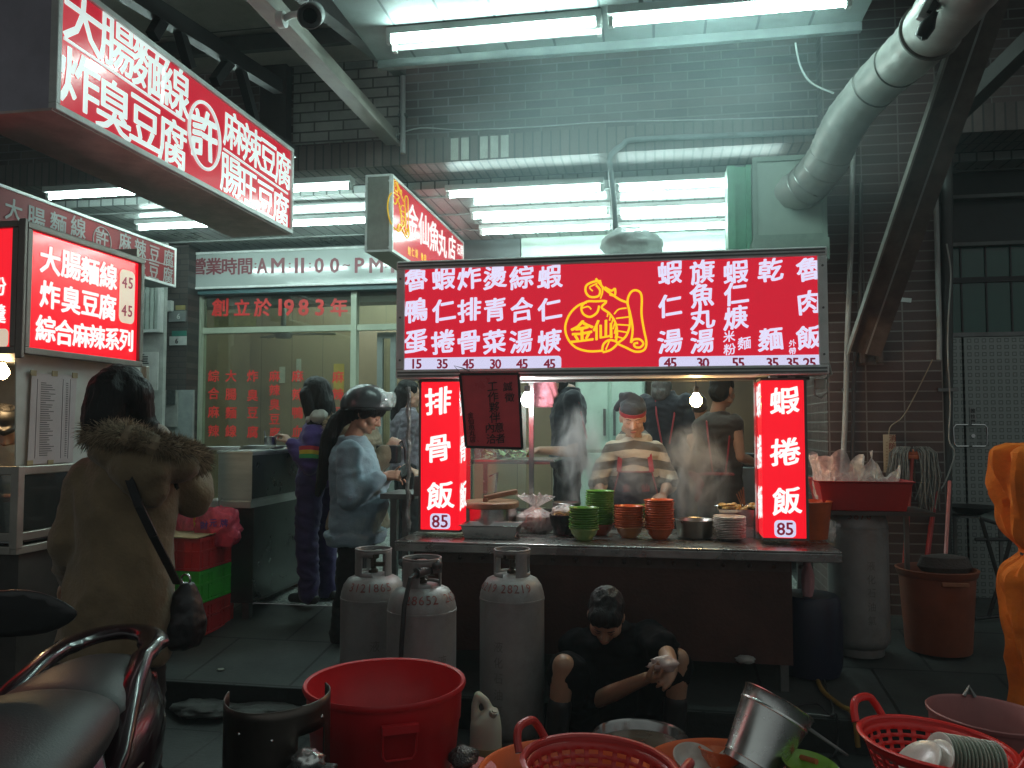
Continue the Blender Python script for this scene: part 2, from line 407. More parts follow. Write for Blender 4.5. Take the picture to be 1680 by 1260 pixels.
# ---- brick and tile
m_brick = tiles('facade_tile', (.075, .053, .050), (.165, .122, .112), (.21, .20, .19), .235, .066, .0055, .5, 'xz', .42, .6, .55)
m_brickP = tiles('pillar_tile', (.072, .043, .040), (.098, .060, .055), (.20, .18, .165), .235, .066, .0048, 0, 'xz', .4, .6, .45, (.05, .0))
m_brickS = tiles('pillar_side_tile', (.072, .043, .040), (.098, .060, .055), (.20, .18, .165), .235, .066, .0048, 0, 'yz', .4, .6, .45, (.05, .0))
m_sold = tiles('soldier_tile', (.14, .115, .105), (.20, .165, .15), (.07, .07, .065), .068, .40, .007, 0, 'xz', .4, .6, .5, (0, -3.35))
m_soff = tiles('soffit_tile', (.17, .15, .14), (.24, .21, .20), (.04, .045, .045), .068, .24, .008, 0, 'xy', .4, .6, .5)
m_greyw = tiles('pale_tile', (.30, .31, .28), (.38, .38, .34), (.10, .10, .09), .235, .078, .007, .5, 'xz', .5, .6, .55)
m_pale = pm('pale_green_paint', (.50, .62, .55), .45, var=.12, scale=3, dirt=.45, dirtcol=(.2, .22, .2))
m_dark = pm('black_void_paint', (.012, .014, .014), .6)
m_conc = pm('dull_concrete', (.10, .105, .10), .7, bump=.4, dirt=.6)
FY = 5.9
ZB = PY(900, 257, FY).z                     # underside of the facade beam
bld = thing('arcade_building', 'brown tiled building with open arcade behind the stalls', 'building', (0, FY, 0))
g = MB(); g.bb((-9, FY, ZB+.19), (4.6, FY+.42, 8.5)); g.build('upper_wall', m_brick, bld, True)
g = MB(); g.bb((-9, FY-.006, ZB), (4.6, FY+.03, ZB+.19)); g.build('soldier_course', m_sold, bld, True)
g = MB(); g.bb((-9, FY+.03, ZB-.001), (4.6, FY+.42, ZB+.19)); g.build('beam_soffit', m_soff, bld, True)
# pale patched brick panel, left of the corner
a, b = PY(482, 138, FY-.02), PY(562, 232, FY-.02)
g = MB(); g.bb((a.x, FY-.02, b.z), (PY(655, 138, FY).x, FY, a.z+.5)); g.build('pale_tile_panel', m_greyw, bld, True)
a = PY(428, 330, FY-.03); c = PY(482, 130, FY-.03)
g = MB(); g.bb((PY(436, 200, FY).x, FY-.1, ZB), (PY(478, 200, FY).x, FY, 6)); g.build('dark_pier', pm('dark_pier_tile', (.03, .022, .022), .5), bld, True)
g = MB()
for k in range(5):
    x = PY(740+k*17+(14 if k > 1 else 0), 240, FY).x; g.bb((x, FY-.01, ZB+.012), (x+.058, FY-.004, ZB+.178))
g.build('pale_repair_tile', pm('pale_repair', (.55, .58, .52), .4), bld, True)
# right pillar
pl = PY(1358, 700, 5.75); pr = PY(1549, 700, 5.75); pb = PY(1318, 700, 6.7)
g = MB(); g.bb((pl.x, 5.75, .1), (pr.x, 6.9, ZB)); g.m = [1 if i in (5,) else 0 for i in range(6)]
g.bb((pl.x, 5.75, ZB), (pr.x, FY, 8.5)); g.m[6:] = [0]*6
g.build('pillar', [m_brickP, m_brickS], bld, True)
# left pillar with house number
q0, q1 = PY(264, 600, 7.8), PY(306, 600, 7.8)
g = MB(); g.bb((q0.x, 7.8, .2), (q1.x, 8.02, 3.45)); g.build('pillar', tiles('dark_pillar_tile', (.06, .05, .047), (.085, .07, .065), (.03, .03, .03), .2, .06, .005, .5, 'xz', .45, .5, .4), bld, True)
# arcade ceiling of long white slats running back
m_ceil = tiles('ceiling_slat', (.30, .34, .325), (.35, .39, .37), (.05, .065, .06), .115, 9, .007, 0, 'xy', .28, .5, .35, (0.02, 2.2))
m_ceilJ = m_ceil
CEZ = 3.46
g = MB(); g.bb((-9, FY+.42, CEZ), (4.6, SF+.3, CEZ+.06)); g.build('arcade_ceiling', m_ceil, bld, True)
g = MB()
for y in (6.55, 7.12, 7.7): g.bb((-9, y-.012, CEZ-.012), (4.6, y+.012, CEZ-.001))
g.build('ceiling_rail', pm('grey_ceiling_rail', (.30, .33, .32), .5), bld, True)
# fascia over the shop front and back wall
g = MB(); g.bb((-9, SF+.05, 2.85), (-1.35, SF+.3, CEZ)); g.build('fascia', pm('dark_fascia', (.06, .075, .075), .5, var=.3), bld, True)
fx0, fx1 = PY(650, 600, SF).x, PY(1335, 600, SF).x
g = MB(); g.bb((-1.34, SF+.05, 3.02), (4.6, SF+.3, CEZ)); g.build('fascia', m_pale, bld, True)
# ---- kitchen shell behind the stall
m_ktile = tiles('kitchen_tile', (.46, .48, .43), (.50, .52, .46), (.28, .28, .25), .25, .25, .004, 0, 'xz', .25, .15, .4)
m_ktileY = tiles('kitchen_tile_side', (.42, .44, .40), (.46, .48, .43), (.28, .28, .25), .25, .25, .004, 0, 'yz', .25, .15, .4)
m_brownw = pm('brown_panel', (.12, .062, .028), .5, var=.3, scale=2)
g = MB(); g.bb((-1.0, 10.0, .4), (3.6, 10.1, 3.45)); g.build('kitchen_wall', m_ktile, bld, True)
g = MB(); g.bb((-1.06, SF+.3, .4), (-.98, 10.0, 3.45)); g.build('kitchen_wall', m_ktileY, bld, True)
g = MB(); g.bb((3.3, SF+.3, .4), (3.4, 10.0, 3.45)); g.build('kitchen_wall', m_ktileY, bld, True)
a = PY(1062, 700, 9.4).x; b = PY(1245, 700, 9.4).x
g = MB(); g.bb((a, 9.4, .555), (b+.4, 9.46, 2.9)); g.build('partition', m_brownw, bld, True)
g = MB(); g.bb((-9, SF+.3, 3.3), (4.6, 12, 3.4)); g.build('shop_ceiling', pm('shop_ceiling_paint', (.45, .48, .46), .6), bld, True)
g = MB(); g.bb((-9, 8, 3.5), (5, 12, 8)); g.build('rear_wall', m_dark, bld, True)
# ---- dining room seen through the glass
m_wood = tiles('brown_wall_panel', (.30, .22, .135), (.33, .24, .15), (.13, .09, .05), .42, 8, .004, 0, 'xz', .4, .2, .2)
g = MB(); g.bb((-5.2, 9.9, .4), (-1.07, 10.0, 3.3)); g.build('dining_wall', m_wood, bld, True)
g = MB(); g.bb((-5.3, SF+.3, .4), (-5.2, 10.0, 3.3)); g.build('dining_wall', m_wood, bld, True)
g = MB(); g.bb((-5.2, SF+.02, .40), (-2.56, 12, .55)); g.build('dining_floor', m_tilew, bld, True)
# wall left of the shop front
g = MB(); g.bb((-9, SF, .3), (PY(300, 600, SF).x, SF+.25, CEZ)); g.build('side_wall', tiles('old_wall_tile', (.22, .23, .21), (.27, .28, .26), (.1, .1, .1), .2, .1, .005, .5, 'xz', .5, .3, .5), bld, True)
g = MB(); g.bb((-7, 5.0, .2), (-6.8, SF, CEZ)); g.build('side_wall', m_conc, bld, True)

# ---- building on the right: steel doors, green glass, bars
RY = 6.45
rb = thing('dark_building', 'dark right-hand building with green glass above patterned steel doors', 'building', (PY(1600, 700, RY).x, RY, 0))
x0 = PY(1551, 700, RY).x; x1 = PY(1680, 700, RY).x+1.6
zt = PY(1600, 552, RY).z; zg = PY(1620, 392, RY).z
m_bldg = pm('dark_green_wall', (.022, .032, .031), .45, var=.3, dirt=.4)
g = MB(); g.bb((x0-.2, RY+.14, .1), (x1, RY+.3, 9)); g.build('wall', m_bldg, rb, True)
g = MB()
for yy in (232, 318, 397):
    z = PY(1620, yy, RY).z; g.bb((x0+.02, RY+.05, z-.012), (x1, RY+.139, z+.014))
g.build('ledge_bar', pm('pale_ledge', (.20, .22, .21), .6, bump=.4, dirt=.5), rb, True)
g = MB(); g.bb((x0, RY+.11, zt+.02), (x1, RY+.135, zg))
g.build('green_window', pm('green_glass', (.012, .12, .09), .07, var=.2, scale=1.5, bump=.12, bscale=1.6, spec=.9), rb, True)
g = MB()
for k in range(1, 8):
    x = x0+k*.17; g.bb((x-.006, RY+.1, zt+.02), (x+.006, RY+.109, zg))
g.bb((x0, RY+.09, PY(1620, 455, RY).z-.02), (x1, RY+.109, PY(1620, 455, RY).z+.02))
g.build('window_bar', pm('dark_bar', (.012, .016, .016), .4), rb, True)
def door_mat():
    m, nt, b = _nodes('patterned_steel'); L = nt.links; tc = N(nt, 'ShaderNodeTexCoord'); sp = N(nt, 'ShaderNodeSeparateXYZ'); L.new(tc.outputs['Object'], sp.inputs[0])
    def tri(sock):
        a = N(nt, 'ShaderNodeMath', operation='MULTIPLY'); a.inputs[1].default_value = 1/.05; L.new(sock, a.inputs[0])
        f = N(nt, 'ShaderNodeMath', operation='FRACT'); L.new(a.outputs[0], f.inputs[0])
        s_ = N(nt, 'ShaderNodeMath', operation='SUBTRACT'); s_.inputs[1].default_value = .5; L.new(f.outputs[0], s_.inputs[0])
        q = N(nt, 'ShaderNodeMath', operation='ABSOLUTE'); L.new(s_.outputs[0], q.inputs[0]); return q.outputs[0]
    mx = N(nt, 'ShaderNodeMath', operation='MAXIMUM'); L.new(tri(sp.outputs[0]), mx.inputs[0]); L.new(tri(sp.outputs[2]), mx.inputs[1])
    c = N(nt, 'ShaderNodeMath', operation='COMPARE'); c.inputs[1].default_value = .24; c.inputs[2].default_value = .055; L.new(mx.outputs[0], c.inputs[0])
    mi = N(nt, 'ShaderNodeMix', data_type='RGBA'); L.new(c.outputs[0], mi.inputs[0]); mi.inputs[6].default_value = (.30, .34, .32, 1); mi.inputs[7].default_value = (.14, .16, .15, 1)
    L.new(mi.outputs[2], b.inputs['Base Color']); b.inputs['Metallic'].default_value = .6; b.inputs['Roughness'].default_value = .33
    bp = N(nt, 'ShaderNodeBump'); bp.inputs['Strength'].default_value = .35; bp.inputs['Distance'].default_value = .004; L.new(c.outputs[0], bp.inputs['Height']); L.new(bp.outputs[0], b.inputs['Normal'])
    return m
m_door = door_mat(); m_steel = pm('brushed_steel', (.42, .44, .43), .32, .9, var=.12, scale=5, stretch=(1, 1, 9), dirt=.25)
m_steelD = pm('dull_steel', (.20, .21, .205), .42, .85, var=.25, dirt=.45)
m_chrome = pm('polished_steel', (.62, .64, .63), .14, 1, var=.08)
xm = PY(1583, 700, RY).x
d = None
for (xa, xb, sg) in ((x0+.02, xm-.006, 1), (xm+.006, xm+.85, -1)):
    g = MB(); g.bb((xa, RY, .32), (xb, RY+.05, zt-.004)); d = g.build('steel_door', m_door, rb, True, bevel=.004)
    hx = PY(1571, 700, RY).x if sg > 0 else PY(1603, 700, RY).x
    zh0, zh1 = PY(1590, 697, RY).z, PY(1590, 732, RY).z
    w = .045*sg if sg > 0 else -.045
    g = MB(); g.tube([(hx+.05*sg, RY, zh0), (hx+.05*sg, RY-.05, zh0), (hx-.03*sg, RY-.055, zh0), (hx-.045*sg, RY-.055, zh0-.02), (hx-.045*sg, RY-.055, zh1+.02), (hx-.03*sg, RY-.055, zh1), (hx+.05*sg, RY-.05, zh1), (hx+.05*sg, RY, zh1)], .007, 8)
    g.build('door_handle', m_chrome, d, True, smooth=True)
g = MB(); c = PY(1597, 715, RY-.01); g.tube([c, c+V((0, .03, 0))], .014, 12); g.build('keyhole', m_chrome, d, True)
g = MB(); c = PY(1596, 683, RY-.003); g.box(c, (.04, .004, .13)); g.build('door_sticker', pm('pale_sticker', (.42, .44, .42), .5), d, True)
g = MB(); letters(g, colm('推拉門', 0, .04, -.04, .03), c+V((0, -.004, 0)), (1, 0, 0), (0, 0, 1)); g.build('door_sticker_writing', pm('sticker_ink', (.05, .05, .05), .6), d, True)
g = MB(); g.bb((x0-.1, RY-.0, zt), (x1, RY+.1, zt+.03)); g.build('door_header', m_steelD, rb, True)
g = MB(); g.bb((x0, RY-.5, .1), (x1, RY+.1, .315)); g.build('doorstep', pm('doorstep_stone', (.17, .20, .185), .6, bump=.3, dirt=.4), rb, True)
# ================================================================ LAMPS AND SIGNS
m_tube = emat('fluorescent_glow', (.70, 1.0, .94), TUBE)
m_tubeA = emat('arcade_tube_glow', (.74, 1.0, .95), 56.0)
m_tubeoff = pm('unlit_tube', (.6, .64, .62), .3)
m_white = pm('white_enamel', (.62, .66, .63), .4, var=.12, dirt=.3, dirtcol=(.3, .3, .27))
m_alu = pm('aluminium_trim', (.80, .84, .81), .42, .0, var=.15, dirt=.3)
m_aluD = pm('dull_aluminium', (.15, .16, .155), .45, .5, var=.2, dirt=.3)
m_black = pm('black_plastic', (.012, .012, .013), .45)
def fluor(x0, x1, y, z, label, group, drop=None, twin=False, lit=1):
    t = thing('fluorescent_lamp', label, 'lamp', ((x0+x1)/2, y, z), 0, group)
    g = MB(); g.bb((x0-.03, y-.055 if not twin else y-.02, z+.028), (x1+.03, y+.055 if not twin else y+.14, z+.075)); g.build('housing', m_white, t, True, bevel=.006)
    g = MB(); g.tube([(x0, y, z), (x1, y, z)], .0155, 12); g.build('tube', m_tube if group.startswith('lamps') else m_tubeA, t, True, smooth=True)
    g = MB()
    for x in (x0-.012, x1+.012):
        g.box((x, y, z+.006), (.028, .042, .06))
        if twin: g.box((x, y+.11, z+.006), (.028, .042, .06))
    g.build('socket', m_white, t, True, bevel=.004)
    if twin: g = MB(); g.tube([(x0, y+.11, z), (x1, y+.11, z)], .0155, 12); g.build('unlit_tube', m_tubeoff, t, True, smooth=True)
    if drop:
        g = MB()
        for x in (x0+.15, x1-.15): g.bb((x-.012, y-.012, z+.07), (x+.012, y+.012, drop))
        g.build('bracket', m_steelD, t, True)
    return t
ZA = 3.395
def fl_px(px0, px1, py, label, length=None, left=True, **k):
    p = PZ((px0+px1)/2, py, ZA); a, b = PY(px0, py, p.y).x, PY(px1, py, p.y).x
    if length:
        if left: b = a+length
        else: a = b-length
    return fluor(a, b, p.y, ZA, label, 'tubes under the arcade ceiling', CEZ)
fl_px(82, 285, 318, 'lit tube under arcade ceiling, half covered by the long red sign', 1.2)
fl_px(230, 380, 371, 'lit tube farther back, above the dim red banner sign', 1.2)
fl_px(478, 573, 309, 'lit tube whose end shows past the long red sign', 1.2, False)
fl_px(470, 640, 365, 'lit tube just above the white opening-hours sign', 1.2)
fl_px(738, 985, 315, 'front lit ceiling tube over the shrimp menu sign, left of the pipe')
fl_px(778, 995, 351, 'middle lit ceiling tube over the shrimp menu sign, left of the pipe')
fl_px(792, 1000, 378, 'rear lit ceiling tube over the shrimp menu sign, left of the pipe')
fl_px(1016, 1210, 305, 'front lit ceiling tube between the pipe and the green frame', 1.2)
fl_px(1018, 1210, 345, 'middle lit ceiling tube between the pipe and the green frame', 1.2)
fl_px(1020, 1210, 374, 'rear lit ceiling tube behind the white bag', 1.2)
# canopy over the street and its two lamps
ZC = 3.865
a, b = PY(642, 57, 4.55), PY(978, 47, 4.55)
fluor(a.x, b.x, 4.55, (a.z+b.z)/2, 'twin street-canopy lamp with one tube out, beside the camera beam', 'lamps under the street canopy', ZC+.02, twin=True)
a, b = PY(1006, 31, 4.4), PY(1388, 13, 4.4)
fluor(a.x, b.x, 4.4, (a.z+b.z)/2, 'bright street-canopy lamp nearest the silver duct', 'lamps under the street canopy', ZC+.02)
cn = thing('street_canopy', 'grey sheet canopy over the stall front carrying two lamps', 'canopy', (0, 3.5, ZC))
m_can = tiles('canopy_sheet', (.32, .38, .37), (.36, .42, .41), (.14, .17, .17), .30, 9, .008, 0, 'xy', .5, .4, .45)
cx0, cx1 = -1.75, PY(1450, 50, 4.5).x
g = MB(); g.bb((cx0, .6, ZC+.04), (cx1, 4.98, ZC+.07)); g.build('canopy_sheet', m_can, cn, True)
g = MB(); g.bb((cx0, 4.95, ZC-.015), (cx1, 4.99, ZC+.04)); g.build('canopy_beam', pm('canopy_paint', (.20, .24, .235), .5, dirt=.3), cn, True)
rc = thing('shading_roof', 'dark roof sheet added at the upper right to block sky light', 'canopy', (4, 5, 4.6))  # added roof that keeps the sky light off the clutter at the right
g = MB(); g.bb((cx1+.1, 4.45, 4.55), (9, 6.4, 4.6)); g.build('shading_sheet', pm('dark_shading_sheet', (.03, .032, .032), .6), rc, True)
# white box beam with flange, steel truss behind the long sign
wb = thing('roof_beam', 'white steel box beam running out from the brick wall', 'beam', (-1.9, 5.9, 3.6))
e = PY(652, 238, FY); bx = e.x-.06
g = MB(); g.bb((bx-.03, .2, e.z), (bx+.055, FY, e.z+.11)); g.bb((bx+.055, .2, e.z-.012), (bx+.085, FY, e.z+.02)); g.build('beam', pm('cream_beam_paint', (.30, .29, .25), .5, dirt=.5, dirtcol=(.2, .18, .15)), wb, True, bevel=.004)
db = thing('diagonal_brace', 'sloping grey roof brace meeting the brick corner above the camera', 'brace', (-1.9, 5.9, 4.1))
g = MB(); g.bar(PY(657, 112, FY), PX(470, -40, bx+.05), .09, .12); g.build('brace', pm('grey_brace_paint', (.22, .25, .24), .5, dirt=.4), db, True)
tr = thing('roof_truss', 'black steel roof truss with slanted webs above the long sign', 'truss', (-2.6, 5, 3.9))
XT = -2.62
A = lambda x, y: PX(x, y, XT)
g = MB(); g.bar(A(190, -25), A(456, 142), .07, .10); g.build('chord', m_black, tr, True)
c2 = [A(120, 10), A(480, 250)]
g = MB(); g.bar(c2[0], c2[1], .06, .08); g.build('chord', m_black, tr, True)
for (p, q) in (((268, 28), (250, 60)), ((292, 42), (312, 112)), ((378, 98), (352, 135)), ((392, 104), (418, 200))):
    g = MB(); g.bar(A(*p), A(*q), .05, .06); g.build('web', m_black, tr, True)
lc = thing('side_canopy', 'pale panelled canopy above the long red sign', 'canopy', (-4, 4, 4.3))
g = MB(); g.bb((-8, -.5, 4.34), (bx-.1, 5.86, 4.38)); g.build('canopy_sheet', tiles('pale_canopy_panel', (.40, .37, .32), (.45, .42, .37), (.12, .11, .10), 9, .62, .01, 0, 'xy', .5, .3, .5), lc, True)
g = MB()
for y in (3.2, 4.3, 5.3): g.bb((-8, y, 4.22), (bx-.1, y+.05, 4.33))
g.build('canopy_beam', pm('dark_joist', (.10, .105, .10), .5), lc, True)

# ---- generic acrylic faces
m_red = pm('lit_red_acrylic', (.40, .008, .016), .22, em=(.72, .009, .034), es=.74, var=.05, scale=.9, coat=.3, rvar=.04)
m_redhot = pm('bright_red_acrylic', (.40, .008, .012), .22, em=(.92, .006, .020), es=.95, var=.05, scale=.9, coat=.3, rvar=.04)
m_redlow = pm('red_acrylic', (.45, .018, .028), .18, em=(.6, .014, .04), es=.62, var=.05, scale=.9, coat=.5, rvar=.04)
m_reddim = pm('unlit_red_acrylic', (.22, .03, .034), .55, var=.2, scale=2, spec=.15)
m_ltr = emat('lit_white_letter', (.80, .76, 1.0), .92, True)
m_ltrw = emat('bright_white_letter', (1, .96, .93), 1.05, True)
m_ltrd = pm('white_letter', (.62, .68, .66), .35, em=(.8, .92, .9), es=.62, nosample=True)
m_ltrx = pm('faded_white_letter', (.30, .29, .28), .6)
m_yel = emat('lit_yellow_line', (1.0, .62, .02), .95, True)
m_yelp = pm('yellow_letter', (.7, .45, .02), .4, em=(1, .6, .02), es=.35, nosample=True)
m_num = pm('dark_red_number', (.28, .01, .04), .4, em=(.3, .01, .04), es=.5, nosample=True)
m_plate = emat('lit_price_strip', (.74, .72, .98), .85, True)
def depth(p): return (p-CO).dot(_cm @ V((0, 0, -1)))
def put(items, plane, c, mb, bold=.02, brush=0, eps=.004):
    """items (char, px, py, height in px); plane 'Y' faces the street, 'X' faces along it"""
    it = []
    for ch, px, py, h, *w in items:
        p = PY(px, py, c) if plane == 'Y' else PX(px, py, c)
        k = depth(p)/FPX; it.append((ch, p.x if plane == 'Y' else p.y, p.z, h*k, w[0]*k if w else None))
    if plane == 'Y': return letters(mb, it, (0, c, 0), (1, 0, 0), (0, 0, 1), eps, bold, brush)
    return letters(mb, it, (c, 0, 0), (0, 1, 0), (0, 0, 1), eps, bold, brush)
def plate(mb, px0, py0, px1, py1, plane, c, eps=.002, r=.25):
    a = PY(px0, py0, c) if plane == 'Y' else PX(px0, py0, c); b = PY(px1, py1, c) if plane == 'Y' else PX(px1, py1, c)
    u0, u1 = (a.x, b.x) if plane == 'Y' else (a.y, b.y); z0, z1 = min(a.z, b.z), max(a.z, b.z); rr = min(u1-u0, z1-z0)*r
    pts = []
    for (cx, cz, s) in ((u1-rr, z1-rr, 0), (u0+rr, z1-rr, 1), (u0+rr, z0+rr, 2), (u1-rr, z0+rr, 3)):
        for k in range(5):
            an = math.pi/2*(s+k/4); pts.append((cx+rr*math.cos(an), cz+rr*math.sin(an)))
    vs = [(u, c-eps, z) if plane == 'Y' else (c+eps, u, z) for u, z in pts]
    mb.add(vs, [list(range(len(vs)))[::-1]])
def frame(mb, x0, x1, z0, z1, y0, y1, w, axis='Y'):
    """rectangular frame lying in a wall plane"""
    for (a, b, c, d) in ((x0, x1, z1-w, z1), (x0, x1, z0, z0+w), (x0, x0+w, z0+w, z1-w), (x1-w, x1, z0+w, z1-w)):
        if axis == 'Y': mb.bb((a, y0, c), (b, y1, d))
        else: mb.bb((y0, a, c), (y1, b, d))
# ---- main menu sign of the stall
YS = 4.42
L0, L1 = PY(651, 525, YS), PY(1358, 510, YS); zt_, zb_ = PY(1004, 417, YS).z, PY(1004, 617, YS).z
sg = thing('menu_sign', 'long lit red menu sign with white dish names and yellow shrimp emblem', 'sign', ((L0.x+L1.x)/2, YS, zb_))
g = MB(); g.bb((L0.x+.01, YS+.02, zb_+.01), (L1.x-.01, YS+.26, zt_-.01)); g.build('sign_case', m_aluD, sg, True)
g = MB(); frame(g, L0.x, L1.x, zb_, zt_, YS-.012, YS+.27, .048); g.build('sign_frame', m_alu, sg, True, bevel=.006)
g = MB()
for zz in (zb_+.012, zb_+.030, zt_-.014, zt_-.032): g.bb((L0.x+.01, YS-.016, zz-.004), (L1.x-.01, YS-.0125, zz+.004))
for zz in (zb_+.1, zb_+.34, zt_-.1):
    for xx in (L0.x+.024, L1.x-.024): g.tube([(xx, YS-.017, zz), (xx, YS-.0125, zz)], .006, 8)
g.build('frame_trim', m_aluD, sg, True)
g = MB(); g.bb((L0.x+.048, YS, zb_+.048), (L1.x-.048, YS+.018, zt_-.048)); g.build('sign_face', m_red, sg, True)
g = MB()
for x, s in ((683, '魯鴨蛋'), (728, '蝦仁捲'), (770, '炸排骨'), (812, '燙青菜'), (856, '綜合湯'), (902, '蝦仁焿')):
    k = (x-683)/220*-3
    put([(s[0], x, 457+k, 37), (s[1], x, 509+k*.6, 37), (s[2], x-1, 561+k*.3, 37)], 'Y', YS, g, .034, 1)
for x, s, ys in ((1099, '蝦仁湯', (447, 502, 560)), (1152, '旗魚丸湯', (446, 484, 521, 560)), (1207, '蝦仁焿', (446, 481, 521)), (1264, '乾麵', (443, 556)), (1327, '魯肉飯', (441, 496, 553))):
    put([(c, x, y, 37) for c, y in zip(s, ys)], 'Y', YS, g, .034, 1)
put([('米', 1196, 552, 18), ('粉', 1197, 573, 18), ('麵', 1221, 563, 20), ('外', 1300, 563, 11), ('帶', 1300, 576, 11)], 'Y', YS, g, .02, 1)
g.build('dish_lettering', m_ltr, sg, True)
for s_ in ((662, 587.5, 921, 606), (1081, 585.5, 1350, 605)): g = MB(); plate(g, *s_, 'Y', YS, .003); g.build('price_strip', m_plate, sg, True)
g = MB()
for x, s in ((683, '15'), (726, '35'), (769, '45'), (813, '30'), (857, '45'), (902, '45')): put([(s[0], x-4.6, 597, 15), (s[1], x+4.6, 597, 15)], 'Y', YS, g, .032, 0, .006)
for x, s in ((1100, '45'), (1153, '30'), (1211, '55'), (1267, '35'), (1300, '35'), (1328, '25')): put([(s[0], x-5, 595.5, 16), (s[1], x+5, 595.5, 16)], 'Y', YS, g, .032, 0, .006)
g.build('price_number', m_num, sg, True)
LOGO = [[(1290, 425), (1235, 445), (1180, 500), (1150, 580), (1163, 655), (1215, 718), (1300, 745), (1392, 742)],
        [(1392, 750), (1400, 700), (1440, 672), (1492, 690), (1450, 735), (1395, 752)], [(1440, 676), (1415, 735)],
        [(1580, 690), (1592, 600), (1576, 500), (1558, 420), (1575, 365), (1605, 345), (1640, 358), (1652, 400), (1650, 500), (1665, 600), (1682, 690), (1665, 738), (1610, 748), (1550, 722), (1492, 696)],
        [(1580, 690), (1600, 668), (1640, 668), (1662, 695), (1640, 720), (1608, 716), (1602, 696), (1628, 690)],
        [(1385, 285), (1340, 288), (1290, 312), (1284, 355), (1312, 388), (1366, 384), (1378, 345), (1352, 312)], [(1360, 300), (1310, 325), (1330, 350)],
        [(1350, 268), (1400, 330), (1460, 375), (1510, 408), (1556, 425)], [(1382, 290), (1395, 350), (1380, 400)],
        [(1408, 325), (1452, 348), (1476, 335), (1474, 378), (1440, 372)],
        [(1556, 425), (1572, 500), (1572, 580), (1545, 650), (1492, 692)],
        [(1350, 418), (1420, 418), (1388, 458), (1440, 498), (1478, 556), (1490, 620), (1482, 684)],
        [(1470, 502), (1500, 470), (1552, 462)], [(1482, 530), (1566, 520)], [(1490, 570), (1572, 575)], [(1496, 612), (1558, 622)], [(1492, 650), (1532, 662)],
        [(1350, 418), (1290, 420), (1256, 456), (1268, 500), (1312, 520), (1358, 492), (1372, 446)], [(1262, 462), (1300, 452), (1320, 470)],
        [(1432, 484), (1425, 520)], [(1448, 504), (1440, 545)], [(1464, 530), (1452, 570)], [(1476, 556), (1464, 600)], [(1484, 584), (1472, 630)], [(1486, 610), (1478, 660)]]
def logo(mb, f, r=1.0):
    for st in LOGO:
        pts = [V((x, y, 0)) for x, y in st]; out = []
        for i in range(len(pts)-1):
            p0, p1, p2, p3 = pts[max(i-1, 0)], pts[i], pts[i+1], pts[min(i+2, len(pts)-1)]
            for k in range(4):
                t = k/4; out.append(.5*((2*p1)+(p2-p0)*t+(2*p0-5*p1+4*p2-p3)*t*t+(3*p1-p0-3*p2+p3)*t**3))
        out.append(pts[-1])
        thin = len(st) <= 3
        mb.tube([f(p.x, p.y) for p in out], (.0045 if thin else .0068)*r, 6)
g = MB(); logo(g, lambda x, y: PY(640+x/4, 390+y/4, YS)+V((0, -.001, 0))); put([('金', 955, 543, 36), ('仙', 988, 541, 32)], 'Y', YS, g, .03, 1)
g.build('shrimp_emblem', m_yel, sg, True)
g = MB(); c = PY(712, 613, YS-.03); g.tube([PY(755, 612, YS-.02), PY(745, 600, YS-.02), PY(760, 604, YS-.02), PY(775, 611, YS-.02)], .003, 5); g.build('tie_wire', m_steelD, sg, True)
# ---- two upright lit pillars on the table
def pillar_sign(label, xa, xb, y0, y1, chars, num, side, YP, depthm=.17):
    A0, A1 = PY(xa, 750, YP), PY(xb, 750, YP); z1, z0 = PY((xa+xb)/2, y0, YP).z, PY((xa+xb)/2, y1, YP).z
    t = thing('pillar_sign', label, 'sign', ((A0.x+A1.x)/2, YP, z0))
    g = MB(); sa_, sb_ = (A0.x+.012, A1.x) if side > 0 else (A0.x, A1.x-.012)
    g.bb((sa_, YP, z0+.012), (sb_, YP+depthm, z1-.012)); g.build('sign_face', m_redhot, t, True, bevel=.005)
    g = MB(); g.bb((A0.x-.002, YP+.004, z0), (A1.x+.002, YP+depthm+.012, z0+.0118)); g.bb((A0.x-.002, YP+.004, z1-.0118), (A1.x+.002, YP+depthm+.012, z1)); o_ = A0.x-.002 if side > 0 else A1.x-.0118; g.bb((o_, YP+.004, z0+.012), (o_+.0138, YP+depthm+.012, z1-.012)); g.build('case_edge', m_aluD, t, True)
    g = MB(); xm_ = (xa+xb)/2
    put([(c, x, y, 43) for c, x, y in chars], 'Y', YP, g, .03, 1)
    xs = A1.x if side > 0 else A0.x
    if side > 0: put([(c, xb+5, y, 43) for c, x, y in chars], 'X', xs, g, .03, 1)
    else: letters(g, [(c, -(YP+.085), PX(xa-5, y, xs).z, .17) for c, x, y in chars], (xs, 0, 0), (0, -1, 0), (0, 0, 1), .004, .03, 1)
    g.build('dish_lettering', m_ltrw, t, True)
    g = MB(); plate(g, *num, 'Y', YP, .004); g.build('price_plate', m_plate, t, True)
    g = MB(); nx, ny = (num[0]+num[2])/2, (num[1]+num[3])/2
    put([('8', nx-7, ny, 20), ('5', nx+7, ny, 20)], 'Y', YP, g, .02, 0, .008); g.build('price_number', m_num, t, True)
    g = MB(); g.bb((A0.x+.05, YP+.03, z1), (A0.x+.09, YP+.09, zb_+.01)); g.bb((A1.x-.09, YP+.03, z1), (A1.x-.05, YP+.09, zb_+.01)); g.build('hanger', m_alu, t, True)
YP = 4.50
pillar_sign('lit red upright sign 排骨飯 at the left end of the stall top', 687, 754, 623, 873, [('排', 719, 658), ('骨', 719, 736), ('飯', 722, 812)], (706, 842, 739, 868), 1, YP)
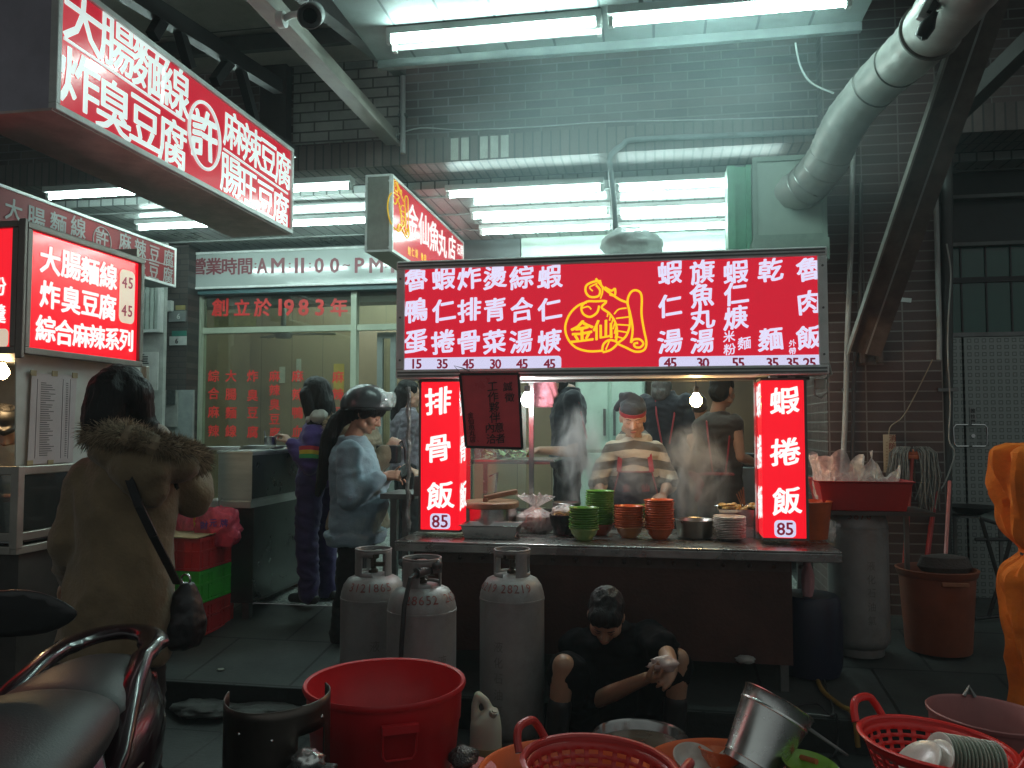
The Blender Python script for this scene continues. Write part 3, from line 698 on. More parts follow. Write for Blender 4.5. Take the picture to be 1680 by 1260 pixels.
pillar_sign('lit red upright sign 蝦捲飯 at the right end of the stall top', 1250, 1325, 620, 887, [('蝦', 1287, 657), ('捲', 1288, 741), ('飯', 1290, 821)], (1270, 853, 1306, 882), -1, YP)
# ---- hand-written hiring notice hung from the menu sign
YN = YS-.06
nt_ = thing('hanging_notice', 'dark red handwritten sheet with black taped edge hung below the menu sign', 'notice', PY(805, 738, YN))
cs = [PY(x, y, YN) for x, y in ((755, 614), (851, 613), (857, 736), (765, 733))]
g = MB(); g.quad(cs[3], cs[2], cs[1], cs[0]); g.build('sheet', pm('red_film', (.75, .065, .085), .3, var=.2, scale=4), nt_, True, solid=.002)
g = MB()
for a_, b_ in zip(cs, cs[1:]+cs[:1]): g.bar(a_+V((0, -.003, 0)), b_+V((0, -.003, 0)), .014, .006, (0, 1, 0))
g.build('tape_edge', m_black, nt_, True)
g = MB(); put([('誠', 833, 634, 15), ('徵', 836, 652, 15), ('工', 808, 634, 17), ('作', 809, 651, 17), ('夥', 811, 668, 17), ('伴', 812, 685, 17), ('意', 819, 701, 16), ('者', 821, 719, 16), ('內', 804, 702, 16), ('洽', 806, 720, 16)]+[(c, 772+i*.9, 681+i*10, 10) for i, c in enumerate('金仙魚丸店')], 'Y', YN-.003, g, .006, .6)
g.build('handwriting', m_black, nt_, True)
# ---- long red sign running out over the street (faces along the street)
XB = -2.40
n0, n1 = PX(87, 173, XB), PX(477, 388, XB); zbt = (n0.z+n1.z)/2; ztp = PX(477, 244, XB).z
t = thing('projecting_sign', 'long lit red sign with two rows of white dish names around a circled 許', 'sign', (XB-.2, (n0.y+n1.y)/2, zbt))
g = MB(); g.bb((XB-.42, n0.y+.0, zbt+.006), (XB-.02, n1.y, ztp)); g.build('sign_case', pm('dark_sign_case', (.46, .44, .52), .45, 0, var=.15), t, True)
g = MB(); frame(g, n0.y-.004, n1.y+.004, zbt, ztp+.004, XB-.02, XB+.016, .028, 'X'); g.build('sign_frame', m_alu, t, True, bevel=.004)
g = MB(); g.bb((XB-.425, n0.y-.006, zbt-.006), (XB-.0, n1.y, zbt+.005)); g.build('bottom_panel', pm('pinkish_under_panel', (.66, .54, .50), .5, dirt=.35), t, True)
g = MB(); g.bb((XB-.018, n0.y+.02, zbt+.02), (XB, n1.y-.02, ztp-.02)); g.build('sign_face', m_redlow, t, True)
g = MB()
put([('大', 136, 36, 90), ('腸', 192, 75, 86), ('麵', 244, 111, 86), ('線', 287, 146, 80), ('炸', 131, 135, 92), ('臭', 187, 178, 88), ('豆', 238, 203, 82), ('腐', 283, 235, 78),
     ('麻', 383, 217, 62), ('辣', 413, 240, 62), ('豆', 440, 260, 58), ('腐', 464, 279, 56), ('腸', 378, 289, 64), ('旺', 406, 307, 60), ('豆', 435, 328, 58), ('腐', 460, 344, 56)], 'X', XB, g, .022)
put([('許', 335, 222, 78)], 'X', XB, g, .035, .8)
c = PX(335, 223, XB); k = depth(c)/FPX; rv = 54*k
g.tube([(XB+.004, c.y+rv*.86*math.cos(a*math.pi/24), c.z+rv*math.sin(a*math.pi/24)) for a in range(48)], .0095, 6, closed=True)
for (p, q) in (((105, 62), (303, 198)), ((367, 244), (472, 318))): g.bar(PX(*p, XB+.004), PX(*q, XB+.004), .006, .012)
g.build('dish_lettering', m_ltrd, t, True)
# ---- faded twin of it farther left
XF = -4.38
n0, n1 = PX(-30, 306, XF), PX(287, 471, XF); zf0, zf1 = n1.z, PX(287, 408, XF).z
t = thing('banner_sign', 'unlit faded red sign with white dish names, half hidden behind the lit stall box', 'sign', (XF-.1, n1.y, zf0))
g = MB(); g.bb((XF-.25, n0.y, zf0), (XF-.012, n1.y, zf1)); g.build('sign_case', m_aluD, t, True)
g = MB(); frame(g, n0.y, n1.y, zf0-.003, zf1+.003, XF-.012, XF+.01, .02, 'X'); g.build('sign_frame', m_alu, t, True)
g = MB(); g.bb((XF-.011, n0.y+.01, zf0+.01), (XF, n1.y-.01, zf1-.01)); g.build('sign_face', m_reddim, t, True)
g = MB(); hf = (zf1-zf0)
put([('大', 22, 345, 36), ('腸', 59, 359, 38), ('麵', 95, 368, 36), ('線', 128, 373, 34), ('麻', 205, 397, 29), ('辣', 230, 408, 29), ('豆', 253, 417, 28), ('腐', 276, 424, 27), ('旺', 230, 438, 29), ('豆', 252, 445, 28), ('腐', 275, 452, 27), ('許', 167, 391, 30)], 'X', XF, g, .02)
c = PX(167, 397, XF); k = depth(c)/FPX
g.tube([(XF+.003, c.y+22*k*math.cos(a*math.pi/16), c.z+24*k*math.sin(a*math.pi/16)) for a in range(32)], .005, 6, closed=True)
g.bar(PX(190, 412, XF+.003), PX(286, 438, XF+.003), .004, .008)
g.build('dish_lettering', m_ltrx, t, True)
# ---- second projecting sign, under the arcade
XG = PX(641, 283, 0).x if False else None
p = PD(641, 412, 6.15); XG = p.x; yg0 = p.y; zg0 = p.z; zg1 = PX(641, 285, XG).z; yg1 = PX(760, 388, XG).y
xl = PY(600, 350, yg0).x
t = thing('hanging_sign', 'red shop sign with white 金仙魚丸店 lettering hung end-on under the arcade', 'sign', ((xl+XG)/2, yg0, zg0))
g = MB(); g.bb((xl, yg0, zg0), (XG-.015, yg1, zg1)); g.build('sign_case', pm('putty_sign_case', (.30, .31, .27), .45, .2, dirt=.3), t, True, bevel=.004)
g = MB(); frame(g, xl-.003, XG+.003, zg0-.003, zg1+.003, yg0-.008, yg0-.001, .016)
for (u, w) in ((.012, .012), (.012, 1), (1, .012), (1, 1)):
    x = xl+.012 if u < .5 else XG-.012; z = zg0+.03 if w < .5 else zg1-.05
    g.tube([(x, yg0-.012, z), (x, yg0-.008, z)], .008, 8)
g.build('end_frame', m_alu, t, True)
g = MB(); frame(g, yg0, yg1, zg0-.002, zg1+.002, XG-.014, XG+.012, .022, 'X'); g.build('sign_frame', m_alu, t, True)
g = MB(); g.bb((XG-.012, yg0+.015, zg0+.015), (XG, yg1-.015, zg1-.015)); g.build('sign_face', m_redlow, t, True)
g = MB(); put([('金', 676, 362, 52, 60), ('仙', 695, 377, 52, 60), ('魚', 712, 388, 48, 56), ('丸', 726, 400, 44, 52), ('店', 741, 406, 38, 46), ('石', 752, 409, 18), ('牌', 757, 411, 18)], 'X', XG, g, .03, 1); g.build('shop_lettering', m_ltrw, t, True)
g = MB(); put([('蝦', 671, 412, 14), ('仁', 677, 414, 14), ('焿', 683, 416, 14), ('魯', 692, 421, 12), ('肉', 697, 423, 12)], 'X', XG, g, .03)
c = PX(654, 340, XG); k = depth(c)/FPX
logo(g, lambda x, y: V((XG+.003, c.y+(x-1420)*.00100, c.z-(y-515)*.00082)), .9); g.build('shrimp_emblem', m_yelp, t, True)
# ---- opening hours sign on the shop front
YH = SF-.16
a, b = PY(306, 408, YH), PY(700, 405, YH); zh1, zh0 = PY(450, 410, YH).z, PY(450, 470, YH).z
t = thing('hours_sign', 'pale unlit sign with dark red opening hours above the glass shop front', 'sign', (a.x+.5, YH, zh0))
g = MB(); g.bb((a.x, YH+.01, zh0), (b.x, YH+.155, zh1)); g.build('sign_case', m_aluD, t, True)
g = MB(); frame(g, a.x-.004, b.x, zh0-.004, zh1+.004, YH-.01, YH+.02, .022); g.build('sign_frame', m_alu, t, True)
g = MB(); g.bb((a.x+.015, YH, zh0+.015), (b.x-.015, YH+.009, zh1-.015)); g.build('sign_face', pm('grey_white_acrylic', (.42, .47, .45), .12, var=.08, scale=1.5, bump=.06, bscale=2.5, coat=.5), t, True)
g = MB()
put([(c, 325.5+25.6*i, 437, 27) for i, c in enumerate('營業時間')]+[(c, 300+x/3.316, 436-(x-300)*.0012, 24 if c not in '~:' else 12, w) for c, x, w in ((':', 396, 5), ('A', 432, 17), ('M', 517, 22), (':', 582, 5), ('1', 618, 8), ('1', 652, 8), (':', 692, 5), ('0', 742, 15), ('0', 826, 15), ('~', 890, 12), ('P', 962, 15), ('M', 1052, 22), (':', 1104, 5), ('1', 1142, 8), ('1', 1172, 8))], 'Y', YH, g, .03)
g.build('hours_lettering', pm('hours_red', (.20, .035, .05), .4), t, True)
# ================================================================ FISH-BALL STALL
m_top = pm('worn_steel_top', (.30, .30, .29), .28, .85, var=.3, scale=7, bump=.15, bscale=25, dirt=.5, dirtcol=(.08, .06, .05))
m_pan = pm('brown_steel_panel', (.075, .030, .022), .45, .3, var=.35, scale=3, bump=.2, dirt=.5, dirtcol=(.02, .014, .012))
m_ss = pm('stainless', (.50, .51, .50), .24, 1, var=.12, scale=6, dirt=.2)
YT0, YT1, ZT = 4.30, 5.08, .935
tx0, tx1 = PY(647, 893, YT0).x, PY(1382, 900, YT0).x
st = thing('food_stall', 'steel-topped food stall with dark riveted front panel under the red menu sign', 'food stall', ((tx0+tx1)/2, 4.7, gz(4.7)))
g = MB(); g.bb((tx0, YT0, ZT-.012), (tx1, YT1, ZT)); g.bb((tx0, YT0, ZT-.055), (tx1, YT0+.012, ZT-.012)); g.build('table_top', m_top, st, True, bevel=.004)
px_ = PY(1300, 1000, 4.46).x
g = MB(); g.bb((tx0+.06, 4.46, .33), (px_, 4.48, ZT-.012)); g.build('front_panel', m_pan, st, True)
g = MB(); g.bb((tx0+.08, 4.448, ZT-.13), (px_-.01, 4.46, ZT-.075))
for k in range(16): g.sph((tx0+.2+k*.128, 4.448, ZT-.102), .013, 8)
g.build('rivet_rail', pm('rust_rail', (.085, .058, .050), .5, .4, var=.4, scale=20), st, True)
g = MB(); g.bb((tx0+.06, 4.48, .33), (tx0+.08, YT1, ZT-.012)); g.bb((px_-.02, 4.48, .33), (px_, YT1, ZT-.012)); g.bb((tx0+.06, YT1-.02, .33), (px_, YT1, ZT-.012)); g.bb((tx0+.06, 4.48, .33), (px_, YT1, .35)); g.build('side_panel', m_pan, st, True)
for x, y in ((tx0+.1, 4.5), (tx0+.1, 5.03), (px_-.04, 4.5), (px_-.04, 5.03), (tx1-.08, 5.03)):
    if 1:
        g = MB(); g.bb((x-.02, y-.02, gz(y)), (x+.02, y+.02, ZT-.012 if x > px_ else .33)); g.build('leg', m_steelD, st, True)
ztop = zt_-.03
for (x, y) in ((PY(769, 700, 5.0).x, 5.0), (PY(1241, 700, 4.72).x, 4.72), (tx0+.05, 4.72), (PY(872, 700, 5.02).x, 5.02)):
    g = MB(); g.bb((x-.014, y-.014, ZT), (x+.014, y+.014, zb_+.05)); g.build('post', m_ss, st, True)
g = MB(); g.bb((L0.x+.05, 4.68, zb_-.015), (L1.x-.05, 4.70, zb_+.03)); g.bb((L0.x+.05, 4.70, zb_+.12), (L1.x-.05, 5.1, zb_+.16)); g.build('roof_rail', m_aluD, st, True)
# plastic-wrapped left post and switch box by the helmeted customer
g = MB(); x = PY(672, 700, 4.72).x; g.tube([(x+.006*math.sin(k*2.1), 4.70+.006*math.cos(k*1.7), ZT+k*.05) for k in range(18)], [.013+.003*math.sin(k*1.9) for k in range(18)], 9); g.build('plastic_wrap', pm('silver_wrap', (.42, .45, .44), .22, .3, var=.4, scale=25, bump=.8, bscale=40), st, True, smooth=True)
g = MB(); g.bb((x+.03, 4.70, 1.14), (x+.075, 4.74, 1.26)); g.build('switch_box', pm('grey_box', (.2, .21, .2), .5), st, True, bevel=.01)
# a raised side shelf left, dark
g = MB(); a = PY(640, 830, 4.85); g.bb((a.x-.02, 4.72, 1.12), (PY(690, 830, 4.85).x, 5.08, 1.15)); g.bb((a.x+.03, 4.76, gz(4.8)), (a.x+.07, 4.80, 1.12)); g.bb((a.x+.03, 5.0, gz(5.0)), (a.x+.07, 5.04, 1.12)); g.build('side_shelf', m_steelD, st, True)
# bulbs
def bulb(px, py, Y, r, mat, label):
    c = PY(px, py, Y); t = thing('hanging_bulb', label, 'light bulb', c)
    g = MB(); g.lathe([(.0, -r*1.15), (r*.6, -r*.95), (r, -r*.3), (r*.95, r*.3), (r*.5, r*1.0), (r*.42, r*1.25)], c, 16); g.build('bulb', mat, t, True, smooth=True)
    g = MB(); g.tube([c+V((0, 0, r*1.25)), c+V((0, 0, r*2.3))], r*.48, 12); g.tube([c+V((0, 0, r*2.3)), V((c.x, c.y, zb_+.13))], .004, 6); g.build('socket', m_black, t, True)
bulb(865, 656, 4.78, .036, emat('cool_bulb_glow', (.95, 1, 1), 260), 'white glowing bulb beside the dark hanging notice')
bulb(1142, 657, 4.80, .034, emat('warm_bulb_glow', (1, .58, .22), 150), 'warm orange glowing bulb over the steaming stall, right side')
# ---- stacked crockery
m_grn = pm('green_melamine', (.10, .30, .035), .28, var=.15, scale=12)
m_grnL = pm('pale_green_melamine', (.30, .48, .14), .3, var=.12, scale=12)
m_org = pm('orange_melamine', (.62, .12, .028), .28, var=.15, scale=12)
m_orgL = pm('tan_orange_melamine', (.60, .22, .07), .3, var=.12, scale=12)
m_redb = pm('coral_melamine', (.55, .10, .05), .3)
m_por = pm('white_melamine', (.60, .57, .52), .25, var=.12, scale=15)
def bowl_me(r=.078, h=.062):
    g = MB(); g.lathe([(0, .006), (r*.45, .004), (r*.5, 0), (r*.55, .004), (r*.62, .012), (r*.86, h*.55), (r*.95, h*.90), (r*1.045, h*.96), (r*1.05, h), (r*1.03, h+.002), (r*.95, h*.95), (r*.83, h*.58), (r*.58, .02), (0, .014)], seg=36); return g
def plate_me(r=.088, h=.016):
    g = MB(); g.lathe([(0, .003), (r*.55, 0), (r*.6, .003), (r*.97, h), (r, h+.001), (r*.97, h+.003), (r*.6, .007), (0, .006)], seg=36); return g
_proto = {}
def stack(name, make, mats, c, n, dz, label, cat, group, jit=.0015):
    for k in range(n):
        mt = mats(k) if callable(mats) else mats
        key = (name, mt.name, make.__name__)
        loc = (c[0]+random.uniform(-jit, jit), c[1]+random.uniform(-jit, jit), c[2]+k*dz)
        lb = label(k) if callable(label) else label
        if key not in _proto:
            o = make().build(name, mt, None, smooth=True, angle=60); _proto[key] = o
        else: o = _proto[key].copy(); COL.objects.link(o)
        for kk in ('label', 'group'): 
            if kk in o: del o[kk]
        o.location = loc; o.rotation_euler = (random.uniform(-.02, .02), random.uniform(-.02, .02), random.uniform(0, 6))
        tag(o, lb, cat, group if lb.startswith(('one', 'a ')) or True else None)
def on_table(px, py): return PZ(px, py, ZT)
p = on_table(958, 886); stack('bowl', bowl_me, lambda k: m_grnL if k == 0 else m_grn, (p.x, p.y, ZT+.001), 10, .0125, lambda k: 'pale green bowl at the bottom of the short green stack' if k == 0 else ('topmost bowl of the short green stack' if k == 9 else 'green bowl inside the short green stack'), 'bowl', 'bowls stacked on the stall')
p = on_table(983, 880); stack('bowl', bowl_me, lambda k: m_redb if k == 0 else m_grn, (p.x, p.y+.06, ZT+.001), 16, .0125, lambda k: 'coral bowl under the tall green stack' if k == 0 else ('topmost bowl of the tall green stack' if k == 15 else 'green bowl inside the tall green stack'), 'bowl', 'bowls stacked on the stall')
p = on_table(1032, 882); stack('bowl', bowl_me, lambda k: m_orgL if k == 0 else m_org, (p.x, p.y, ZT+.001), 10, .0125, lambda k: 'tan bowl at the bottom of the shorter orange stack' if k == 0 else ('topmost bowl of the shorter orange stack' if k == 9 else 'orange bowl inside the shorter orange stack'), 'bowl', 'bowls stacked on the stall')
p = on_table(1082, 884); stack('bowl', bowl_me, m_org, (p.x, p.y, ZT+.001), 13, .0125, lambda k: 'topmost bowl of the taller orange stack' if k == 12 else 'orange bowl inside the taller orange stack', 'bowl', 'bowls stacked on the stall')
p = on_table(1058, 868); stack('bowl', bowl_me, m_grn, (p.x, p.y+.2, ZT+.05), 2, .0115, lambda k: 'lone green bowl behind the orange stacks' if k else 'green bowl just under the lone green bowl behind the orange stacks', 'bowl', 'bowls stacked on the stall')
tag(MB().bb((p.x-.1, p.y+.1, ZT+.001), (p.x+.1, p.y+.3, ZT+.05)).build('chopping_board', pm('board_wood', (.25, .16, .08), .6, stretch=(1, 9, 9)), bevel=.005), 'thick chopping board behind the orange bowl stacks', 'chopping board')
p = on_table(1197, 886); stack('plate', plate_me, m_por, (p.x, p.y, ZT+.001), 13, .0092, lambda k: 'topmost white plate of the stack beside the aluminium basin' if k == 12 else 'white plate inside the stack beside the aluminium basin', 'plate', 'plates stacked on the stall')
# basin, cup, tray, pot with wooden lid
c = on_table(1140, 882); g = MB(); g.lathe([(0, .002), (.085, 0), (.096, .01), (.103, .09), (.108, .098), (.106, .101), (.099, .095), (.092, .014), (0, .01)], (c.x, c.y, ZT+.001), 40)
tag(g.build('basin', pm('aluminium_basin', (.40, .39, .37), .32, .95, dirt=.2), smooth=True, angle=50), 'shallow aluminium basin beside the white plates', 'basin')
c = on_table(1236, 880); g = MB(); g.lathe([(0, .0), (.038, 0), (.04, .17), (.043, .172), (.041, .174), (.037, .168), (.036, .01), (0, .008)], (c.x-.01, c.y+.02, ZT+.001), 28)
t = thing('steel_cup', 'tall steel cup of chopsticks against the right upright sign', 'cup', (c.x-.01, c.y+.02, ZT)); g.build('cup', m_ss, t, True, smooth=True, angle=40)
g = MB()
for k in range(4): g.tube([(c.x-.01+.01*k-.015, c.y+.02, ZT+.02), (c.x-.05-.012*k, c.y+.03, ZT+.27-.012*k)], .0035, 6)
g.build('chopstick', pm('dark_bamboo', (.20, .09, .035), .5), t, True)
c = on_table(803, 884); g = MB()
w, h_ = .158, .075
for s_ in (0, 1):
    o = .0 if not s_ else .006
rb_ = lambda w_, d_, z: [V((c.x+sx*w_, c.y+.07+sy*d_, z)) for sx, sy in ((-1, -1), (1, -1), (1, 1), (-1, 1))]
g.ring_loft([rb_(.138, .085, ZT+.001), rb_(.155, .10, ZT+.07), rb_(.166, .111, ZT+.073), rb_(.166, .111, ZT+.077), rb_(.152, .097, ZT+.074), rb_(.134, .081, ZT+.006)])
tag(g.build('steel_tray', m_ss, bevel=.003), 'empty steel tray at the front left of the stall top', 'tray')
c = PY(806, 868, 4.78); t = thing('stock_pot', 'steel pot covered by a round wooden lid with plank handle', 'pot', (c.x, 4.78, ZT))
g = MB(); g.lathe([(0, .0), (.15, 0), (.155, .14), (.15, .142), (0, .142)], (c.x, 4.78, ZT+.001), 44); g.build('pot', m_ss, t, True, smooth=True, angle=40)
g = MB(); g.lathe([(0, .145), (.16, .143), (.165, .152), (.165, .172), (.158, .18), (0, .18)], (c.x, 4.78, ZT), 44); g.build('lid', pm('wet_wood', (.24, .155, .085), .45, var=.35, scale=9, stretch=(1, 8, 8), bump=.3), t, True, smooth=True, angle=40)
g = MB(); g.bar((c.x-.03, 4.72, ZT+.20), (c.x+.15, 4.80, ZT+.235), .045, .028); g.bar((c.x-.02, 4.715, ZT+.175), (c.x-.02, 4.715, ZT+.20), .03, .03); g.build('lid_handle', pm('dark_wood', (.13, .075, .04), .5, stretch=(8, 1, 8), var=.3), t, True, bevel=.005)
def bag_blob(name, c, r, mat, seed, amp=.25, sub=4, flat=.0, squash=(1, 1, 1), parent=None):
    bm = bmesh.new(); bmesh.ops.create_icosphere(bm, subdivisions=sub, radius=1)
    for v in bm.verts:
        n = v.co.normalized(); q = n*2.1+V((seed, seed*.7, -seed))
        d = 1+amp*noise.noise(q)+amp*.9*(.4-abs(noise.noise(q*1.7+V((0, 0, q.z*.6)))))+amp*.22*(.4-abs(noise.noise(q*4.5)))
        p_ = V((n.x*r[0]*d, n.y*r[1]*d, n.z*r[2]*d))
        if p_.z < -r[2]*.8+flat: p_.z = -r[2]*.8+flat+.0006*noise.noise(q*9)
        v.co = p_
    me = bpy.data.meshes.new(name); bm.to_mesh(me); bm.free(); me.shade_smooth(); me.materials.append(mat)
    o = bpy.data.objects.new(name, me); COL.objects.link(o); o.location = c
    if parent: o.parent = parent; o.location = V(c)-parent.location
    return o
def sack(name, c, r, h, mat, seed, tied=True, parent=None, sq=.8):
    """a thin plastic bag: pleated skin, either knotted with two ears or gaping open"""
    n, m = 64, 34; bm = bmesh.new(); rows = []
    for i in range(m+1):
        k = i/m; row_ = []
        for j in range(n):
            a = 2*math.pi*j/n; ca, sa = math.cos(a), math.sin(a)
            if tied:
                base = (.75+.25*min(1, k*6))*(1 if k < .45 else max(.13, 1-(k-.45)*3.6)) if k < .72 else .13+(k-.72)*2.1*(.35+abs(math.cos(a))**2)
            else: base = .78+.22*min(1, k*5)+.16*max(0, k-.6)
            pl = (.10+.30*k)*(noise.noise(V((ca*2.6+seed, sa*2.6, k*1.3)))*.8+(.35-abs(noise.noise(V((ca*5+seed, sa*5, k*2.2)))))*.75)
            q = r*base*(1+pl); z = h*k
            if not tied and k > .45: z += h*(k-.45)*.9*noise.noise(V((ca*1.6+seed, sa*1.6, 3.1)))
            if tied and k > .72: z += h*.12*noise.noise(V((ca*3, sa*3, seed)))
            z += h*.03*noise.noise(V((ca*4, sa*4, k*5+seed)))*min(1, k*4)
            row_.append(bm.verts.new((q*ca, q*sa*sq, z)))
        rows.append(row_)
    for i in range(m):
        for j in range(n): bm.faces.new((rows[i][j], rows[i][(j+1) % n], rows[i+1][(j+1) % n], rows[i+1][j]))
    bm.faces.new(rows[0][::-1])
    me = bpy.data.meshes.new(name); bm.to_mesh(me); bm.free(); me.shade_smooth(); me.set_sharp_from_angle(angle=R(60)); me.materials.append(mat)
    o = bpy.data.objects.new(name, me); COL.objects.link(o); o.location = V(c)-(parent.location if parent else V((0, 0, 0)))
    if parent: o.parent = parent
    return o
m_bag = film('white_bag_film', (.78, .74, .72), .22, .50, 1.0, 20)
m_meat = pm('raw_meat', (.45, .20, .15), .4, var=.4, scale=25, sss=.1)
c = on_table(877, 874); t = thing('meat_bag', 'crumpled white plastic bag of meat beside the tray', 'plastic bag', (c.x, c.y+.02, ZT))
sack('bag', V((c.x, c.y+.02, ZT+.001)), .115, .215, m_bag, 3.1, True, t); bag_blob('meat', V((c.x+.01, c.y+.02, ZT+.06)), (.085, .07, .07), m_meat, 5.2, .3, 3, parent=t)
c = on_table(926, 880); t = thing('noodle_bowl', 'black bowl of noodles under thin plastic, left of the green bowls', 'bowl', (c.x, c.y+.05, ZT))
g = MB(); g.lathe([(0, .006), (.04, 0), (.05, .004), (.08, .06), (.092, .115), (.09, .118), (.085, .11), (.06, .04), (0, .03)], (c.x, c.y+.05, ZT+.001), 36); g.build('bowl', pm('black_melamine', (.012, .012, .013), .25), t, True, smooth=True)
g = MB()
for k in range(60):
    a = random.uniform(0, 6.28); rr = random.uniform(.02, .078); a2 = a+random.uniform(.5, 1.6)
    g.tube([(c.x+rr*math.cos(a), c.y+.05+rr*math.sin(a), ZT+.108+random.uniform(0, .02)), (c.x+rr*.8*math.cos((a+a2)/2), c.y+.05+rr*.8*math.sin((a+a2)/2), ZT+.125+random.uniform(0, .02)), (c.x+rr*math.cos(a2), c.y+.05+rr*math.sin(a2), ZT+.108+random.uniform(0, .02))], .0035, 5)
g.build('noodles', pm('noodle', (.55, .36, .14), .45), t, True, smooth=True)
bag_blob('plastic', V((c.x, c.y+.06, ZT+.135)), (.075, .07, .035), m_bag, 8.2, .3, 3, parent=t)
c = PY(928, 838, 4.75); g = MB(); g.lathe([(0, .0), (.05, 0), (.07, .05), (.085, .105), (.083, .107), (.066, .05), (0, .012)], (c.x, 4.80, ZT+.07), 30)
tag(g.build('metal_bowl', m_steelD, smooth=True), 'dull metal bowl behind the noodle bowl', 'bowl')
tag(MB().bb((c.x-.07, 4.73, ZT+.001), (c.x+.07, 4.87, ZT+.07)).build('steel_box', m_steelD, bevel=.006), 'low dull steel box under the metal bowl', 'box')
# pan of food at the right with chopsticks
c = PY(1212, 835, 4.85); t = thing('food_pan', 'metal pan of yellow food with long dark chopsticks, beside the right post', 'pan', (c.x, 4.85, ZT))
g = MB(); rb_ = lambda w_, d_, z: [V((c.x+sx*w_, 4.85+sy*d_, z)) for sx, sy in ((-1, -1), (1, -1), (1, 1), (-1, 1))]
g.ring_loft([rb_(.10, .10, ZT+.06), rb_(.12, .12, ZT+.155), rb_(.125, .125, ZT+.158), rb_(.112, .112, ZT+.153), rb_(.10, .10, ZT+.1)]); g.bb((c.x-.09, 4.76, ZT+.001), (c.x+.09, 4.94, ZT+.06)); g.build('pan', m_ss, t, True)
g = MB()
for k in range(26): g.sph((c.x+random.uniform(-.085, .085), 4.85+random.uniform(-.085, .085), ZT+.15+random.uniform(0, .03)), (random.uniform(.015, .03), random.uniform(.015, .03), random.uniform(.008, .016)), 8)
g.build('food', pm('yellow_food', (.50, .34, .10), .4, var=.5, scale=22), t, True, smooth=True)
# glass guard with greens behind, left part of the stall
t = thing('glass_guard', 'glass sneeze guard over a shelf of greens behind the hanging notice', 'glass guard', (PY(820, 700, 5.05).x, 5.05, ZT))
xa, xb = PY(772, 700, 5.03).x, PY(868, 700, 5.03).x
g = MB(); g.bb((xa+.02, 5.04, ZT+.02), (xb-.02, 5.046, zb_-.06)); g.build('pane', glassy('guard_glass', (.92, 1, .97), .6, .10, (.4, .45, .43), .06), t, True)
g = MB(); zs = PY(820, 752, 5.3).z; g.bb((xa, 5.06, zs-.012), (xb+.15, 5.55, zs)); g.build('shelf', m_ss, t, True)
g = MB()
for k in range(70):
    x = random.uniform(xa+.03, xb-.05); y = random.uniform(5.12, 5.5); z = zs+random.uniform(.0, .05); a = random.uniform(0, 6.28); w = random.uniform(.02, .05)
    d1 = V((math.cos(a), math.sin(a), random.uniform(-.2, .6)))*w; d2 = V((-math.sin(a), math.cos(a), random.uniform(-.3, .3)))*w*.5; pc = V((x, y, z))
    g.add([pc-d1, pc+d2, pc+d1+V((0, 0, .01)), pc-d2], [(0, 1, 2), (0, 2, 3)])
g.build('greens', pm('leafy_greens', (.20, .28, .07), .5, var=.5, scale=30), t, True, kind='stuff')
g = MB(); g.tube([PY(812, 815, 5.1), PY(816, 775, 5.1), PY(803, 782, 5.1)], .007, 8); g.build('support_arm', m_chrome, t, True)
# tub of orange plastic behind the right sign, small tools
c = PY(1332, 862, 4.72); g = MB(); g.lathe([(0, 0), (.095, 0), (.12, .2), (.125, .203), (.118, .205), (.09, .01), (0, .008)], (c.x, 4.80, ZT+.001), 36)
tag(g.build('orange_tub', pm('orange_plastic', (.55, .11, .03), .4, dirt=.2), smooth=True, angle=50), 'orange plastic tub half hidden behind the right upright sign', 'tub')
# pink cloth bag hung by the white bulb
o = bag_blob('pink_bag', PY(893, 642, 5.3), (.07, .05, .13), film('pink_film', (.85, .30, .38), .4, .75), 11.5, .35); tag(o, 'pink plastic bag hanging right of the white bulb', 'plastic bag')
# white wrapped box on top of the sign
c = PY(1035, 412, YS+.12); o = bag_blob('foam_box_bag', V((c.x, YS+.15, zt_+.075)), (.165, .11, .10), film('box_bag', (.80, .88, .85), .3, .95, .7, 9), 21.4, .16, 4); o.rotation_euler = (0, 0, .1); tag(o, 'white plastic-wrapped takeaway boxes lying on top of the menu sign', 'plastic bag')
# junction box below sign right
t = thing('junction_box', 'small pale cable box beneath the right end of the menu sign', 'cable box', PY(1345, 630, YS+.1)); c = t.location.copy()
g = MB(); g.box(c, (.055, .04, .05)); g.build('box', pm('pale_box', (.42, .42, .36), .5), t, True, bevel=.006)
g = MB(); g.tube([c+V((-.03, -.02, -.02)), c+V((-.03, -.03, -.06)), c+V((.0, -.03, -.075)), c+V((.035, -.02, -.04)), c+V((.04, 0, .06))], .004, 6); g.tube([c+V((.02, 0, .02)), c+V((.06, .0, .05)), c+V((.05, .1, .2))], .005, 6); g.build('cable', pm('grey_cable', (.3, .3, .27), .5), t, True, smooth=True)
